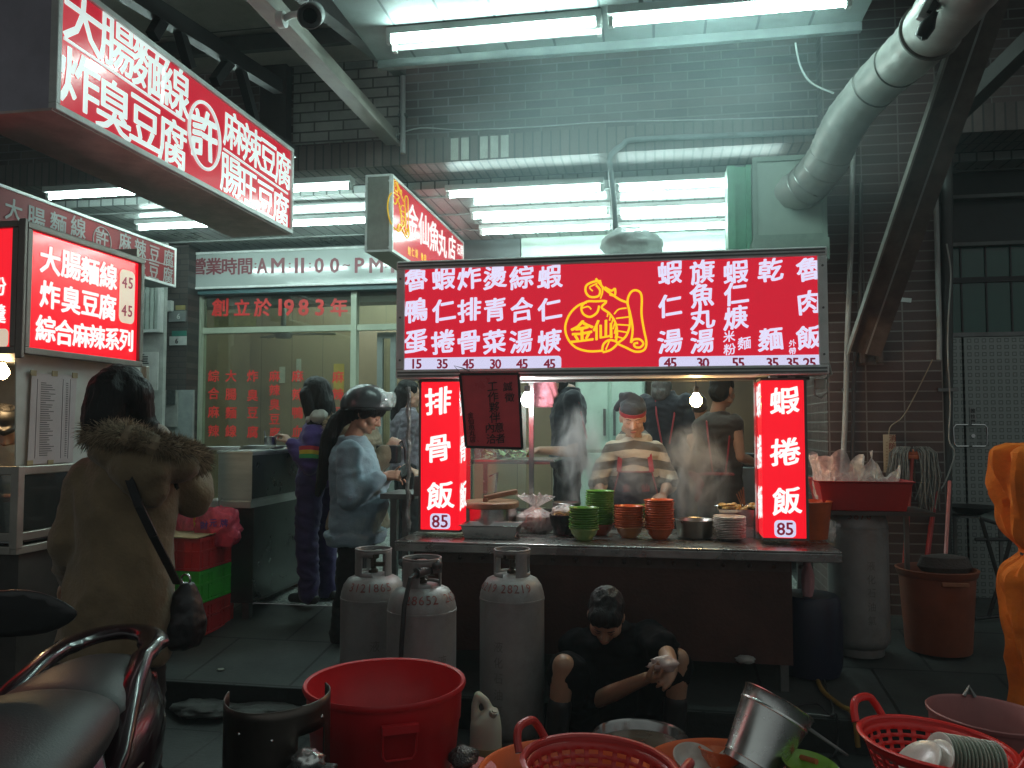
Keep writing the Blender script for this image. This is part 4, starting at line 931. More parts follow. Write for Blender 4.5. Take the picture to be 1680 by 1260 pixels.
# ================================================================ KITCHEN BEHIND THE STALL
m_fridge = pm('pale_green_enamel', (.50, .66, .56), .3, var=.08, dirt=.2, dirtcol=(.25, .3, .27))
a, b = PY(944, 640, 8.4).x, PY(1058, 640, 8.4).x
t = thing('fridge', 'pale green upright fridge with steel door frames behind the cook', 'fridge', ((a+b)/2, 8.4, .56))
g = MB(); g.bb((a, 8.4, .56), (b, 9.0, 2.7)); g.build('body', m_fridge, t, True, bevel=.02)
m_ = (a+b)/2
for (u, w) in ((a+.02, m_-.015), (m_+.015, b-.02)):
    for (z0, z1) in ((.6, 1.28), (1.31, 2.66)):
        g = MB(); g.bb((u, 8.37, z0), (w, 8.4, z1)); dd = g.build('fridge_door', m_fridge, t, True, bevel=.008)
        g = MB(); g.bb((w-.05 if u < m_-.1 else u+.02, 8.33, z0+.15), (w-.025 if u < m_-.1 else u+.045, 8.37, z0+.42)); g.build('door_handle', m_steelD, dd, True)
a, b = PY(770, 760, 7.4).x, PY(930, 760, 7.4).x
t = thing('prep_table', 'steel prep table with trays behind the glass guard', 'table', ((a+b)/2, 7.6, .45))
g = MB(); g.bb((a, 7.2, 1.22), (b, 8.0, 1.26)); g.build('table_top', m_ss, t, True)
g = MB(); g.bb((a, 7.22, .80), (b, 7.98, .83)); g.build('shelf', m_ss, t, True)
for x in (a+.04, b-.04):
    for y in (7.26, 7.94): g = MB(); g.bb((x-.02, y-.02, gz(y)), (x+.02, y+.02, 1.22)); g.build('leg', m_ss, t, True)
for i, (px, w, h, mt, lb) in enumerate(((800, .17, .10, m_ss, 'wide steel pot on the prep table behind the glass'), (858, .09, .07, m_org, 'small orange tub on the prep table behind the glass'), (925, .085, .11, pm('orange_bucket', (.75, .16, .03), .4), 'bright orange bucket at the end of the prep table'))):
    x = PY(px, 790, 7.4).x; g = MB(); g.lathe([(0, 0), (w*.85, 0), (w, h), (w*1.03, h), (w*.95, h-.004), (w*.8, .01), (0, .01)], (x, 7.45, 1.262), 24); tag(g.build('tub', mt, smooth=True, angle=50), lb, 'tub')
a, b = PY(1175, 740, 7.6).x, PY(1300, 740, 7.6).x
t = thing('cooking_range', 'dark steel cooking range beside the bare-armed worker', 'stove', ((a+b)/2, 7.8, .45))
g = MB(); g.bb((a, 7.4, .46), (b+.3, 8.05, 1.2)); g.build('body', m_steelD, t, True, bevel=.01)
g = MB()
for k in range(2): g.lathe([(.0, 1.22), (.16, 1.215), (.2, 1.31), (.205, 1.31), (.155, 1.21)], (a+.25+k*.45, 7.7, 0), 24)
g.build('wok', m_black, t, True, smooth=True)
# wall strips in the kitchen: hung towels / papers
g = MB(); c = PY(1265, 660, 7.0); tag(bag_blob('red_cloth', PY(1252, 655, 6.6), (.03, .03, .16), pm('red_cloth_mat', (.35, .02, .03), .8), 31, .3, 3), 'red cloth hanging beside the right post', 'cloth')
# ================================================================ LIT BOX STALL ON THE LEFT
XL = -2.715
p0, p1 = PX(40, 470, XL), PX(229, 510, XL); zl1, zl0 = PX(40, 367, XL).z, PX(40, 577, XL).z
t = thing('stall_sign', 'bright red lit box sign listing 大腸麵線 and 炸臭豆腐 at 45', 'sign', (XL-.3, p0.y, zl0))
xl0 = -4.6
g = MB(); g.bb((xl0, p0.y, zl0), (XL-.012, p1.y, zl1)); g.build('sign_case', m_aluD, t, True)
g = MB(); frame(g, p0.y-.01, p1.y+.01, zl0-.01, zl1+.012, XL-.012, XL+.02, .03, 'X'); frame(g, xl0, XL-.0125, zl0-.01, zl1+.012, p0.y-.03, p0.y+.0, .03); g.bb((XL-.012, p0.y-.03, zl0-.03), (XL+.02, p0.y-.011, zl1+.02)); g.build('sign_frame', pm('brown_alu', (.20, .17, .15), .45, .4, dirt=.3), t, True, bevel=.004)
g = MB(); g.bb((XL-.0115, p0.y+.02, zl0+.02), (XL, p1.y-.02, zl1-.018)); g.bb((xl0, p0.y-.012, zl0+.02), (XL-.04, p0.y-.001, zl1-.018)); g.build('sign_face', m_redhot, t, True)
g = MB(); Q = lambda s: [(c, x/3.15, 300+y/3.15, h) for c, x, y, h in s]
put(Q([('大', 258, 402, 44), ('腸', 366, 428, 44), ('麵', 463, 456, 42), ('線', 558, 482, 41), ('炸', 256, 580, 43), ('臭', 365, 606, 43), ('豆', 464, 625, 41), ('腐', 553, 643, 41), ('綜', 234, 754, 42), ('合', 330, 774, 41), ('麻', 418, 787, 38), ('辣', 500, 797, 37), ('系', 578, 806, 36), ('列', 650, 813, 35)]), 'X', XL, g, .04)
put([('粉', -3, 470, 30), ('羹', -3, 515, 30)], 'Y', p0.y-.012, g, .03)
g.build('dish_lettering', m_ltrw, t, True)
g = MB(); plate(g, 196, 440, 219, 533, 'X', XL, .003); plate(g, -20, 540, 14, 570, 'Y', p0.y-.012, .003); g.build('price_plate', pm('ivory_plate', (.6, .5, .38), .4, em=(.9, .72, .55), es=.62, nosample=True), t, True)
g = MB(); put([('4', 203, 463, 18), ('5', 213, 465, 18), ('4', 202, 509, 18), ('5', 212, 511, 18)], 'X', XL, g, .02, 0, .006); g.build('price_number', m_num, t, True)
t = thing('snack_stall', 'steel snack stall with glass case and white side panel at the left edge', 'food stall', (XL-.6, p0.y+.5, 0))
yk0, yk1 = p0.y+.0, p1.y+.1
zc1, zc0 = PX(40, 772, XL).z, PX(40, 880, XL).z
g = MB(); g.quad((XL-.06, yk0+.05, zc1), (XL-.06, yk1, zc1), (XL-.06, yk1, zl0), (XL-.06, yk0+.03, zl0)); g.build('side_panel', film('milky_panel', (.62, .62, .58), .35, .80, .1, 2), t, True, solid=.006)
g = MB()
for z in (zc1, zc0): g.bb((XL-.03, yk0, z-.018), (XL, yk1, z+.018)); g.bb((xl0, yk0-.0, z-.018), (XL-.031, yk0+.03, z+.018))
g.bb((XL-.035, yk0-.004, zc0-.05), (XL+.003, yk0+.034, zc1+.02)); g.bb((XL-.03, yk1-.03, zc0-.02), (XL, yk1, zl0)); g.bb((XL-.12, yk0+.35, zc0), (XL-.09, yk0+.38, zl0))
g.bb((XL-.03, yk0, zc0-.075), (XL, yk1, zc0-.04)); g.bb((xl0, yk0, zc0-.075), (XL-.031, yk0+.03, zc0-.04))
g.build('case_frame', pm('case_alu', (.36, .34, .30), .35, .7, dirt=.3), t, True, bevel=.003)
g = MB(); g.bb((XL-.018, yk0+.03, zc0+.02), (XL-.014, yk1-.03, zc1-.02)); g.bb((xl0, yk0+.012, zc0+.02), (XL-.04, yk0+.016, zc1-.02)); g.build('case_glass', glassy('case_glass', (.93, .98, .95), .6, .07), t, True)
g = MB(); g.bb((xl0, yk0+.03, zc0-.03), (XL-.031, yk1-.02, zc0-.019)); g.build('case_floor', m_ss, t, True)
g = MB(); g.bb((xl0, yk0+.05, .05), (XL-.03, yk1-.02, zc0-.08)); g.build('cabinet', pm('dark_cabinet', (.055, .050, .046), .45, .4, var=.3, dirt=.4), t, True)
g = MB(); g.bb((xl0, yk0+.6, zc0), (xl0+.02, yk1, 2.3)); g.bb((xl0, yk1+.3, .5), (XL-.3, yk1+.32, 2.6)); g.build('back_panel', pm('steel_back', (.40, .36, .31), .35, .6, dirt=.3), t, True)
pa = XL+.005
t = thing('menu_sheet', 'pink-tinted printed menu sheet taped to the white stall panel', 'menu', PX(78, 765, XL-.05))
XM = XL-.045
cs = [PX(x, y, XM) for x, y in ((52, 612), (126, 616), (119, 758), (45, 762))]
g = MB(); g.quad(cs[3], cs[2], cs[1], cs[0]); g.build('sheet', pm('pink_paper', (.52, .43, .43), .5, var=.08), t, True, solid=.0015)
g = MB()
for (x, y) in ((55, 612), (90, 613), (123, 616), (49, 760), (83, 759)): cc = PX(x, y, XM+.003); g.box(cc, (.003, .035, .025))
g.build('tape', pm('tan_tape', (.38, .28, .14), .5), t, True)
g = MB()
for i in range(34):
    y0_ = 628+i*3.6; k = (y0_-612)/150*-4
    a_ = PX(68+k, y0_, XM+.002); b_ = PX(random.uniform(76, 92)+k, y0_+.4, XM+.002); g.box((a_+b_)/2, (.001, b_.y-a_.y, .0042))
    a_ = PX(111+k, y0_+1, XM+.002); g.box(a_, (.001, .012, .004))
for x in (62, 104, 116):
    a_, b_ = PX(x, 622, XM+.0015), PX(x-5, 752, XM+.0015); g.bar(a_, b_, .001, .0015)
g.build('printed_lines', pm('grey_ink', (.16, .13, .13), .6), t, True)
for i, (yy, xx, n) in enumerate(((.18, -.10, 15), (.32, -.12, 15), (.06, -.16, 14), (.12, -.34, 15), (.12, -.52, 14))):
    stack('plate', lambda: plate_me(.075, .014), lambda k: m_por if k < n-2 else m_org, (XL+xx-.03, yk0+yy+.06, zc0-.012), n, .0125, lambda k: ('orange plate topping a stack in the left glass case' if k >= n-2 else 'white plate in the stacks inside the left glass case'), 'plate', 'plates inside the left glass case')
bulb(3, 610, p0.y+.45, .034, emat('amber_bulb_glow', (1, .66, .32), 120), 'warm bulb at the left edge under the lit stall sign')
# ================================================================ GLASS SHOP FRONT
m_fr = pm('cream_green_frame', (.46, .52, .40), .4, var=.08, dirt=.2)
sx = lambda px: PY(px, 600, SF).x
sz = lambda py, px=480: PY(px, py, SF).z
t = thing('shop_front', 'cream-framed glass shop front with red vertical dish lettering', 'shop front', ((sx(320)+sx(640))/2, SF, .45))
zh, ztr = sz(482), sz(540)
g = MB(); g.bb((sx(309), SF-.05, .44), (sx(333), SF+.06, zh)); g.build('jamb', m_fr, t, True)
g = MB(); g.bb((sx(577), SF-.04, .44), (sx(586), SF+.05, zh)); g.build('mullion', m_fr, t, True)
for (a_, b_, z0_, z1_, nm) in ((334, 576.5, ztr-.03, ztr+.03, 'transom'), (586.5, 655, ztr-.03, ztr+.03, 'transom'), (334, 576.5, .44, .56, 'sill')): g = MB(); g.bb((sx(a_), SF-.03, z0_), (sx(b_), SF+.04, z1_)); g.build(nm, m_fr, t, True)
g = MB(); g.bb((sx(302), SF-.12, zh+.001), (sx(1000)-1.6, SF+.1, zh+.14)); g.build('shutter_box', pm('teal_shutter', (.05, .12, .13), .4, dirt=.3), t, True)
g = MB(); g.bb((sx(298), SF-.1, .3), (sx(308), SF+.04, zh)); g.build('shutter_track', pm('navy_track', (.035, .055, .065), .4), t, True)
mg = glassy('shop_glass', (.88, .92, .84), 1.0, .05, (.3, .28, .22), .02)
g = MB(); g.bb((sx(333.5), SF, .56), (sx(576.8), SF+.006, ztr-.03)); g.build('pane', mg, t, True)
g = MB(); g.bb((sx(333.5), SF, ztr+.03), (sx(576.8), SF+.006, zh)); g.bb((sx(586.5), SF, ztr+.03), (sx(655), SF+.006, zh)); g.build('pane', mg, t, True)
g = MB(); c3 = lambda x, y: (300+x/3.316, 380+y/3.316)
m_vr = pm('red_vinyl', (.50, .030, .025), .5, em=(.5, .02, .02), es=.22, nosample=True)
it = []
for s, x, ys in (('綜合麻辣', 168, (785, 880, 980, 1083)), ('大腸麵線', 262, (785, 885, 985, 1085)), ('炸臭豆腐', 380, (785, 890, 985, 1090)), ('麻辣臭豆腐', 500, (785, 862, 940, 1020, 1095)), ('麻辣鴨血', 625, (785, 885, 985, 1085)), ('麻辣豆腐', 845, (790, 885, 985, 1085))):
    for c, y in zip(s, ys): it.append((c, *c3(x, y), 19 if len(s) < 5 else 18))
put(it, 'Y', SF-.002, g, .025)
put([(c, *c3(x, 412), h) for c, x, h in (('創', 203, 29), ('立', 322, 27), ('於', 435, 29), ('1', 530, 26), ('9', 578, 26), ('8', 657, 26), ('3', 745, 26), ('年', 850, 29))], 'Y', SF-.002, g, .035)
g.build('dish_lettering', m_vr, t, True)
# yellow paper behind the glass, papers on the far wall
g = MB(); a, b = PY(352, 515, SF+.2), PY(420, 535, SF+.2); g.bb((a.x, SF+.2, b.z), (b.x, SF+.205, a.z)); tag(g.build('yellow_poster', pm('yellow_paper', (.42, .34, .12), .6, var=.3, scale=9)), 'yellow poster inside the glass under the large red lettering', 'poster')
for i, (px, py, w, h, lb) in enumerate(((490, 607, .05, .22, 'tall pale paper strip on the dining room wall'), (463, 615, .06, .16, 'small pale paper slip on the dining room wall, left of the tall strip'))):
    c = PY(px, py, 9.88); g = MB(); g.box((c.x, 9.88, c.z), (w*1.3, .006, h*1.3)); tag(g.build('wall_paper', pm('pale_paper', (.55, .55, .48), .6)), lb, 'paper')
c = PY(556, 620, 9.88); g = MB(); g.box((c.x, 9.88, c.z), (.14, .006, .36)); tag(g.build('wall_poster', pm('yellow_wall_paper', (.55, .38, .05), .6, var=.4, scale=6)), 'bright yellow poster on the dining room wall', 'poster')
c = PY(395, 663, 9.88); g = MB(); g.box((c.x, 9.88, c.z), (.07, .02, .09)); tag(g.build('wall_switch', m_white, bevel=.005), 'white light switch on the brown dining room wall', 'switch')
c = PY(465, 548, 9.0); t = thing('ceiling_fan', 'grey ceiling fan inside the dining room', 'fan', (c.x, 9.0, c.z))
g = MB(); g.lathe([(0, -.06), (.09, -.05), (.11, 0), (.08, .06), (.03, .08), (.03, .5), (0, .5)], (c.x, 9.0, c.z), 20); g.build('motor', m_steelD, t, True, smooth=True, angle=50)
for k in range(3): g = MB(); a = .3+k*2.09; g.bar((c.x+.1*math.cos(a), 9+.1*math.sin(a), c.z), (c.x+.6*math.cos(a), 9+.6*math.sin(a), c.z+.01), .13, .012); g.build('blade', m_steelD, t, True)
fluor(PY(590, 492, 9.3).x, PY(590, 492, 9.3).x+1.2, 9.3, 3.16, 'lit tube inside the dining room behind the top glass', 'tubes inside the shop', 3.3)
fluor(-4.6, -3.4, 9.0, 3.16, 'lit tube over the dining room wall, deep inside the shop', 'tubes inside the shop', 3.3)
# sliding door, bench in the doorway
t = thing('sliding_door', 'grey sliding door standing open beside the glass front', 'door', (sx(630), SF+.15, .56))
g = MB(); frame(g, sx(612), sx(643), .56, ztr-.04, SF+.12, SF+.17, .06); g.build('door_frame', pm('grey_door', (.22, .25, .23), .45), t, True)
g = MB(); g.bb((sx(612)+.06, SF+.14, 1.25), (sx(643)-.06, SF+.15, ztr-.1)); g.build('pane', mg, t, True)
g = MB(); g.bb((sx(612)+.06, SF+.135, .62), (sx(643)-.06, SF+.155, 1.25)); g.build('panel', pm('grey_door_panel', (.20, .23, .21), .45), t, True)
t = thing('low_cabinet', 'low grey slatted cabinet inside the shop doorway', 'cabinet', (sx(655), SF+.6, .56))
g = MB(); g.bb((sx(628), SF+.5, .556), (sx(690), SF+.9, 1.2))
for k in range(5): g.bb((sx(628)+.01, SF+.485, .62+k*.115), (sx(690)-.01, SF+.5, .71+k*.115))
g.build('body', pm('grey_cabinet', (.24, .26, .25), .5), t, True, bevel=.004)
# ---- house number plates, shutter vents and notices left of the glass front
pa_ = lambda x, y, Y=7.78: PY(x, y, Y)
t = thing('house_number', 'white house number plate reading 6 under a green strip', 'number plate', pa_(291, 565))
a, b = pa_(278, 552), pa_(305, 566); g = MB(); g.bb((a.x, 7.78, b.z), (b.x, 7.795, a.z)); g.build('plate', pm('plate_white', (.55, .58, .55), .4), t, True)
a2, b2 = pa_(282, 543), pa_(305, 551.5); g = MB(); g.bb((a2.x, 7.78, b2.z), (b2.x, 7.795, a2.z)); g.build('street_strip', pm('plate_green', (.03, .18, .14), .4), t, True)
g = MB(); put([('6', 290, 559.5, 8)], 'Y', 7.777, g, .03); g.build('number', m_black, t, True)
t = thing('upper_number', 'grey plate numbered 6 above the white house number', 'number plate', pa_(291, 527))
a, b = pa_(277, 510), pa_(304, 527); g = MB(); g.bb((a.x, 7.78, b.z), (b.x, 7.795, a.z)); g.build('plate', pm('plate_grey', (.22, .24, .24), .4), t, True)
g = MB(); a, b = pa_(288, 501), pa_(303, 508); g.bb((a.x, 7.78, b.z), (b.x, 7.795, a.z)); g.build('tag_strip', pm('tag_brass', (.30, .25, .10), .4), t, True)
g = MB(); put([('6', 293, 519, 9)], 'Y', 7.777, g, .03); g.build('number', m_white, t, True)
t = thing('meter_box', 'small white box on the dark pillar beside the house numbers', 'box', pa_(277, 510)); a, b = pa_(270, 494), pa_(284, 511); g = MB(); g.bb((a.x, 7.74, b.z), (b.x, 7.795, a.z)); g.build('box', m_white, t, True, bevel=.005)
t = thing('louvre_window', 'white louvred window left of the dark pillar', 'window', PY(248, 545, 7.4))
a, b = PY(226, 462, 7.4), PY(264, 545, 7.4); g = MB(); frame(g, a.x, b.x, b.z, a.z, 7.38, 7.44, .03); g.build('frame', m_white, t, True)
g = MB()
for k in range(4): x = a.x+.04+k*(b.x-a.x-.06)/4; g.bb((x, 7.4, b.z+.03), (x+.035, 7.42, a.z-.03))
g.bb((a.x, 7.41, b.z+(a.z-b.z)*.78), (b.x, 7.43, b.z+(a.z-b.z)*.83)); g.build('louvre', pm('louvre_grey', (.45, .52, .48), .4), t, True)
g = MB(); g.bb((a.x-.3, 7.45, .35), (b.x, 7.5, 3.4)); tag(g.build('white_wall', pm('white_wall_paint', (.42, .44, .41), .6, dirt=.4), bevel=0), 'pale wall panel below the louvred window', 'wall panel')
t = thing('notice_board', 'white notice sheet with small print behind the coat woman', 'notice', PY(245, 640, 7.38)); a, b = PY(226, 578, 7.38), PY(259, 640, 7.38)
g = MB(); g.bb((a.x, 7.37, b.z), (b.x, 7.385, a.z)); g.build('sheet', pm('sheet_white', (.55, .56, .53), .5), t, True)
g = MB()
for k in range(5): g.bb((a.x+.02, 7.366, a.z-.03-k*.022), (a.x+.02+random.uniform(.06, .13), 7.369, a.z-.02-k*.022))
g.build('print', m_black, t, True)
t = thing('side_notice', 'small framed notice between the pillar and the glass front', 'notice', PY(282, 700, 7.7)); a, b = PY(262, 642, 7.7), PY(292, 700, 7.7)
g = MB(); g.bb((a.x, 7.68, b.z), (b.x, 7.70, a.z)); g.build('sheet', pm('sheet_grey', (.30, .31, .29), .5, var=.3, scale=9), t, True)
a, b = PY(274, 640, 7.67), PY(287, 664, 7.67); g = MB(); g.bb((a.x, 7.665, b.z), (b.x, 7.678, a.z)); g.build('dark_picture', pm('dark_print', (.05, .06, .06), .4, var=.8, scale=30), t, True)
g = MB(); a, b = PY(262, 640, 7.72), PY(309, 1000, 7.72); g.bb((a.x, 7.72, .35), (b.x, 7.76, a.z)); tag(g.build('steel_cabinet', pm('pale_cabinet', (.32, .36, .35), .4, dirt=.3)), 'pale tall cabinet behind the dark pillar', 'cabinet')
# ---- steel serving counter with papers and cup
cc = PD(413, 800, 5.45); XC, YC = cc.x, cc.y
zt2 = PX(413, 740, XC).z; zled = PX(413, 826, XC).z; yc1 = PX(508, 800, XC).y; xcl = PY(335, 800, YC).x
m_cnt = pm('counter_steel', (.52, .54, .53), .36, .7, var=.14, scale=4, stretch=(1, 1, 6), dirt=.25)
m_cntD = pm('counter_side', (.045, .052, .050), .33, .5, var=.2, dirt=.3)
t = thing('serving_counter', 'stainless serving counter in front of the lettered glass', 'counter', ((xcl+XC)/2, YC, gz(YC)))
g = MB(); g.bb((xcl+.10, YC, zled+.02), (XC, yc1, zt2-.02)); g.build('upper_case', m_cnt, t, True)
g = MB(); g.bb((xcl+.09, YC-.01, zt2-.02), (XC+.01, yc1+.01, zt2)); g.build('counter_top', m_cnt, t, True, bevel=.004)
g = MB(); g.bb((XC, YC+.001, zled+.03), (XC+.004, yc1, zt2-.03)); g.bb((XC+.0, YC+.03, gz(YC)+.14), (XC+.004, yc1, zled-.005)); g.build('side_panel', pm('side_steel', (.10, .115, .11), .3, .8, var=.2, dirt=.3), t, True)
g = MB(); g.bb((xcl, YC-.02, zled-.03), (XC+.006, yc1, zled+.018)); g.build('ledge', m_cnt, t, True, bevel=.004)
g = MB(); g.bb((xcl+.03, YC+.03, gz(YC)+.12), (XC-.002, yc1-.03, zled-.031)); g.build('body', m_cntD, t, True)
for x in (xcl+.08, XC-.06):
    for y in (YC+.08, yc1-.1): g = MB(); g.bb((x-.025, y-.025, gz(y)), (x+.025, y+.025, gz(YC)+.13)); g.build('foot', m_steelD, t, True)
c = PX(444, 722, XC-.12); t = thing('utensil_cup', 'steel cup of tongs standing on the serving counter', 'cup', (c.x, c.y, zt2)); g = MB(); g.lathe([(0, 0), (.042, 0), (.046, .085), (.05, .088), (.045, .09), (.04, .005), (0, .004)], (c.x, c.y, zt2+.001), 22); g.build('cup', m_ss, t, True, smooth=True, angle=40)
g = MB(); g.tube([(c.x+.01, c.y, zt2+.02), (c.x+.07, c.y, zt2+.13)], .006, 6); g.tube([(c.x-.02, c.y, zt2+.02), (c.x-.05, c.y, zt2+.13)], .005, 6); g.build('tongs', m_ss, t, True)
for i, (dx, dy, w, d_, rz, lb) in enumerate(((-.32, .12, .26, .16, .3, 'white paper stack nearest the corner of the serving counter'), (-.18, .5, .25, .18, -.2, 'white paper stack behind the steel cup on the counter'))):
    g = MB()
    for k in range(3): g.box((XC+dx+.01*k, YC+dy, zt2+.006+k*.008), (w, d_, .007), (0, 0, rz+k*.12))
    tag(g.build('paper_stack', pm('white_paper', (.58, .60, .58), .6)), lb, 'papers')
# ---- plastic crates with cardboard, pink bags
nc = PG(324, 1054); yc2 = PX(380, 1024, nc.x).y
def crate(z, mat, label, h=.2):
    w, d_ = .36, max(.42, min(.6, yc2-nc.y)); t = thing('plastic_crate', label, 'crate', (nc.x-w/2, nc.y+d_/2, z), 0, 'stacked plastic crates')
    g = MB(); x0_, x1_, y0_, y1_ = -w/2, w/2, -d_/2, d_/2
    g.bb((x0_, y0_, 0), (x1_, y1_, .008))
    for (a, b, c, d) in ((x0_, x1_, y0_, y0_+.006), (x0_, x1_, y1_-.006, y1_), (x0_, x0_+.006, y0_+.006, y1_-.006), (x1_-.006, x1_, y0_+.006, y1_-.006)): g.bb((a, c, .008), (b, d, h-.004))
    g.build('wall', mat, t)
    g = MB()
    for zz, hh in ((h-.022, .022), (.0, .014), (h*.55, .012)):
        g.bb((x0_-.008, y0_-.008, zz), (x1_+.008, y0_-.0005, zz+hh)); g.bb((x1_+.0005, y0_-.0005, zz), (x1_+.008, y1_+.008, zz+hh)); g.bb((x0_-.008, y0_-.0005, zz), (x0_-.0005, y1_+.008, zz+hh))
    n = 11
    for k in range(n+1):
        yy = y0_+d_*k/n
        if k in (3, 4, 7, 8) or k < 2 or k > n-2: g.bb((x1_+.0005, yy-.004, .014), (x1_+.006, yy+.004, h-.022))
    for k in range(8): xx = x0_+w*k/7; g.bb((xx-.004, y0_-.006, .014), (xx+.004, y0_-.0005, h-.022))
    g.bb((x1_+.0005, -.09, h*.12), (x1_+.005, .09, h*.5))
    g.build('rib', mat, t); return t
m_cr = pm('red_crate', (.60, .022, .028), .4, var=.2, dirt=.2); m_cg = pm('green_crate', (.06, .52, .045), .4, var=.2, dirt=.2)
zc_ = gz(nc.y+.2)
crate(zc_, m_cr, 'red plastic crate at the bottom of the crate stack'); crate(zc_+.205, m_cg, 'green plastic crate in the middle of the crate stack'); crate(zc_+.41, m_cr, 'red plastic crate topmost in the stack, under the cardboard')
g = MB(); zz = zc_+.62; g.add([(nc.x-.40, nc.y-.02, zz), (nc.x+.0, nc.y-.03, zz-.005), (nc.x+.03, nc.y+.3, zz+.012), (nc.x+.02, nc.y+.52, zz+.005), (nc.x-.40, nc.y+.52, zz)], [(0, 1, 2, 3, 4)]); tag(g.build('cardboard_sheet', pm('cardboard', (.36, .24, .12), .8, var=.12, bump=.2), solid=.006), 'flat cardboard sheet lying on the topmost red crate', 'cardboard')
m_pink = film('pink_bag_film', (.85, .09, .16), .25, .85, .9, 12)
c = PY(360, 862, YC-.1); t = thing('bag_bundle', 'bundle of pink plastic bags printed with blue characters hung on the counter', 'plastic bags', (c.x, YC-.1, c.z-.1))
bag_blob('bag', V((c.x, YC-.12, c.z-.02)), (.15, .06, .14), m_pink, 41, .3, 4, parent=t)
g = MB(); g.tube([(c.x, YC-.12, c.z+.1), (c.x+.005, YC-.12, c.z+.16), (c.x-.01, YC-.06, c.z+.17)], .008, 6); g.build('hook', m_chrome, t, True)
g = MB(); put([('財', 335, 862, 13), ('元', 350, 858, 13), ('牌', 368, 858, 13)], 'Y', YC-.205, g, .02, .5); g.build('bag_lettering', pm('blue_ink', (.06, .04, .35), .5), t, True)
c = PY(305, 865, YC-.06); tag(bag_blob('pink_bag', c, (.06, .05, .16), m_pink, 47, .3, 4), 'pink plastic bag hanging left of the printed bag bundle', 'plastic bag')
c = PY(322, 862, YC-.04); tag(bag_blob('yellow_bag', c, (.035, .03, .13), film('yellow_bag_film', (.8, .55, .05), .3, .85), 49, .2, 3), 'yellow plastic bag squeezed between the pink bags', 'plastic bag')
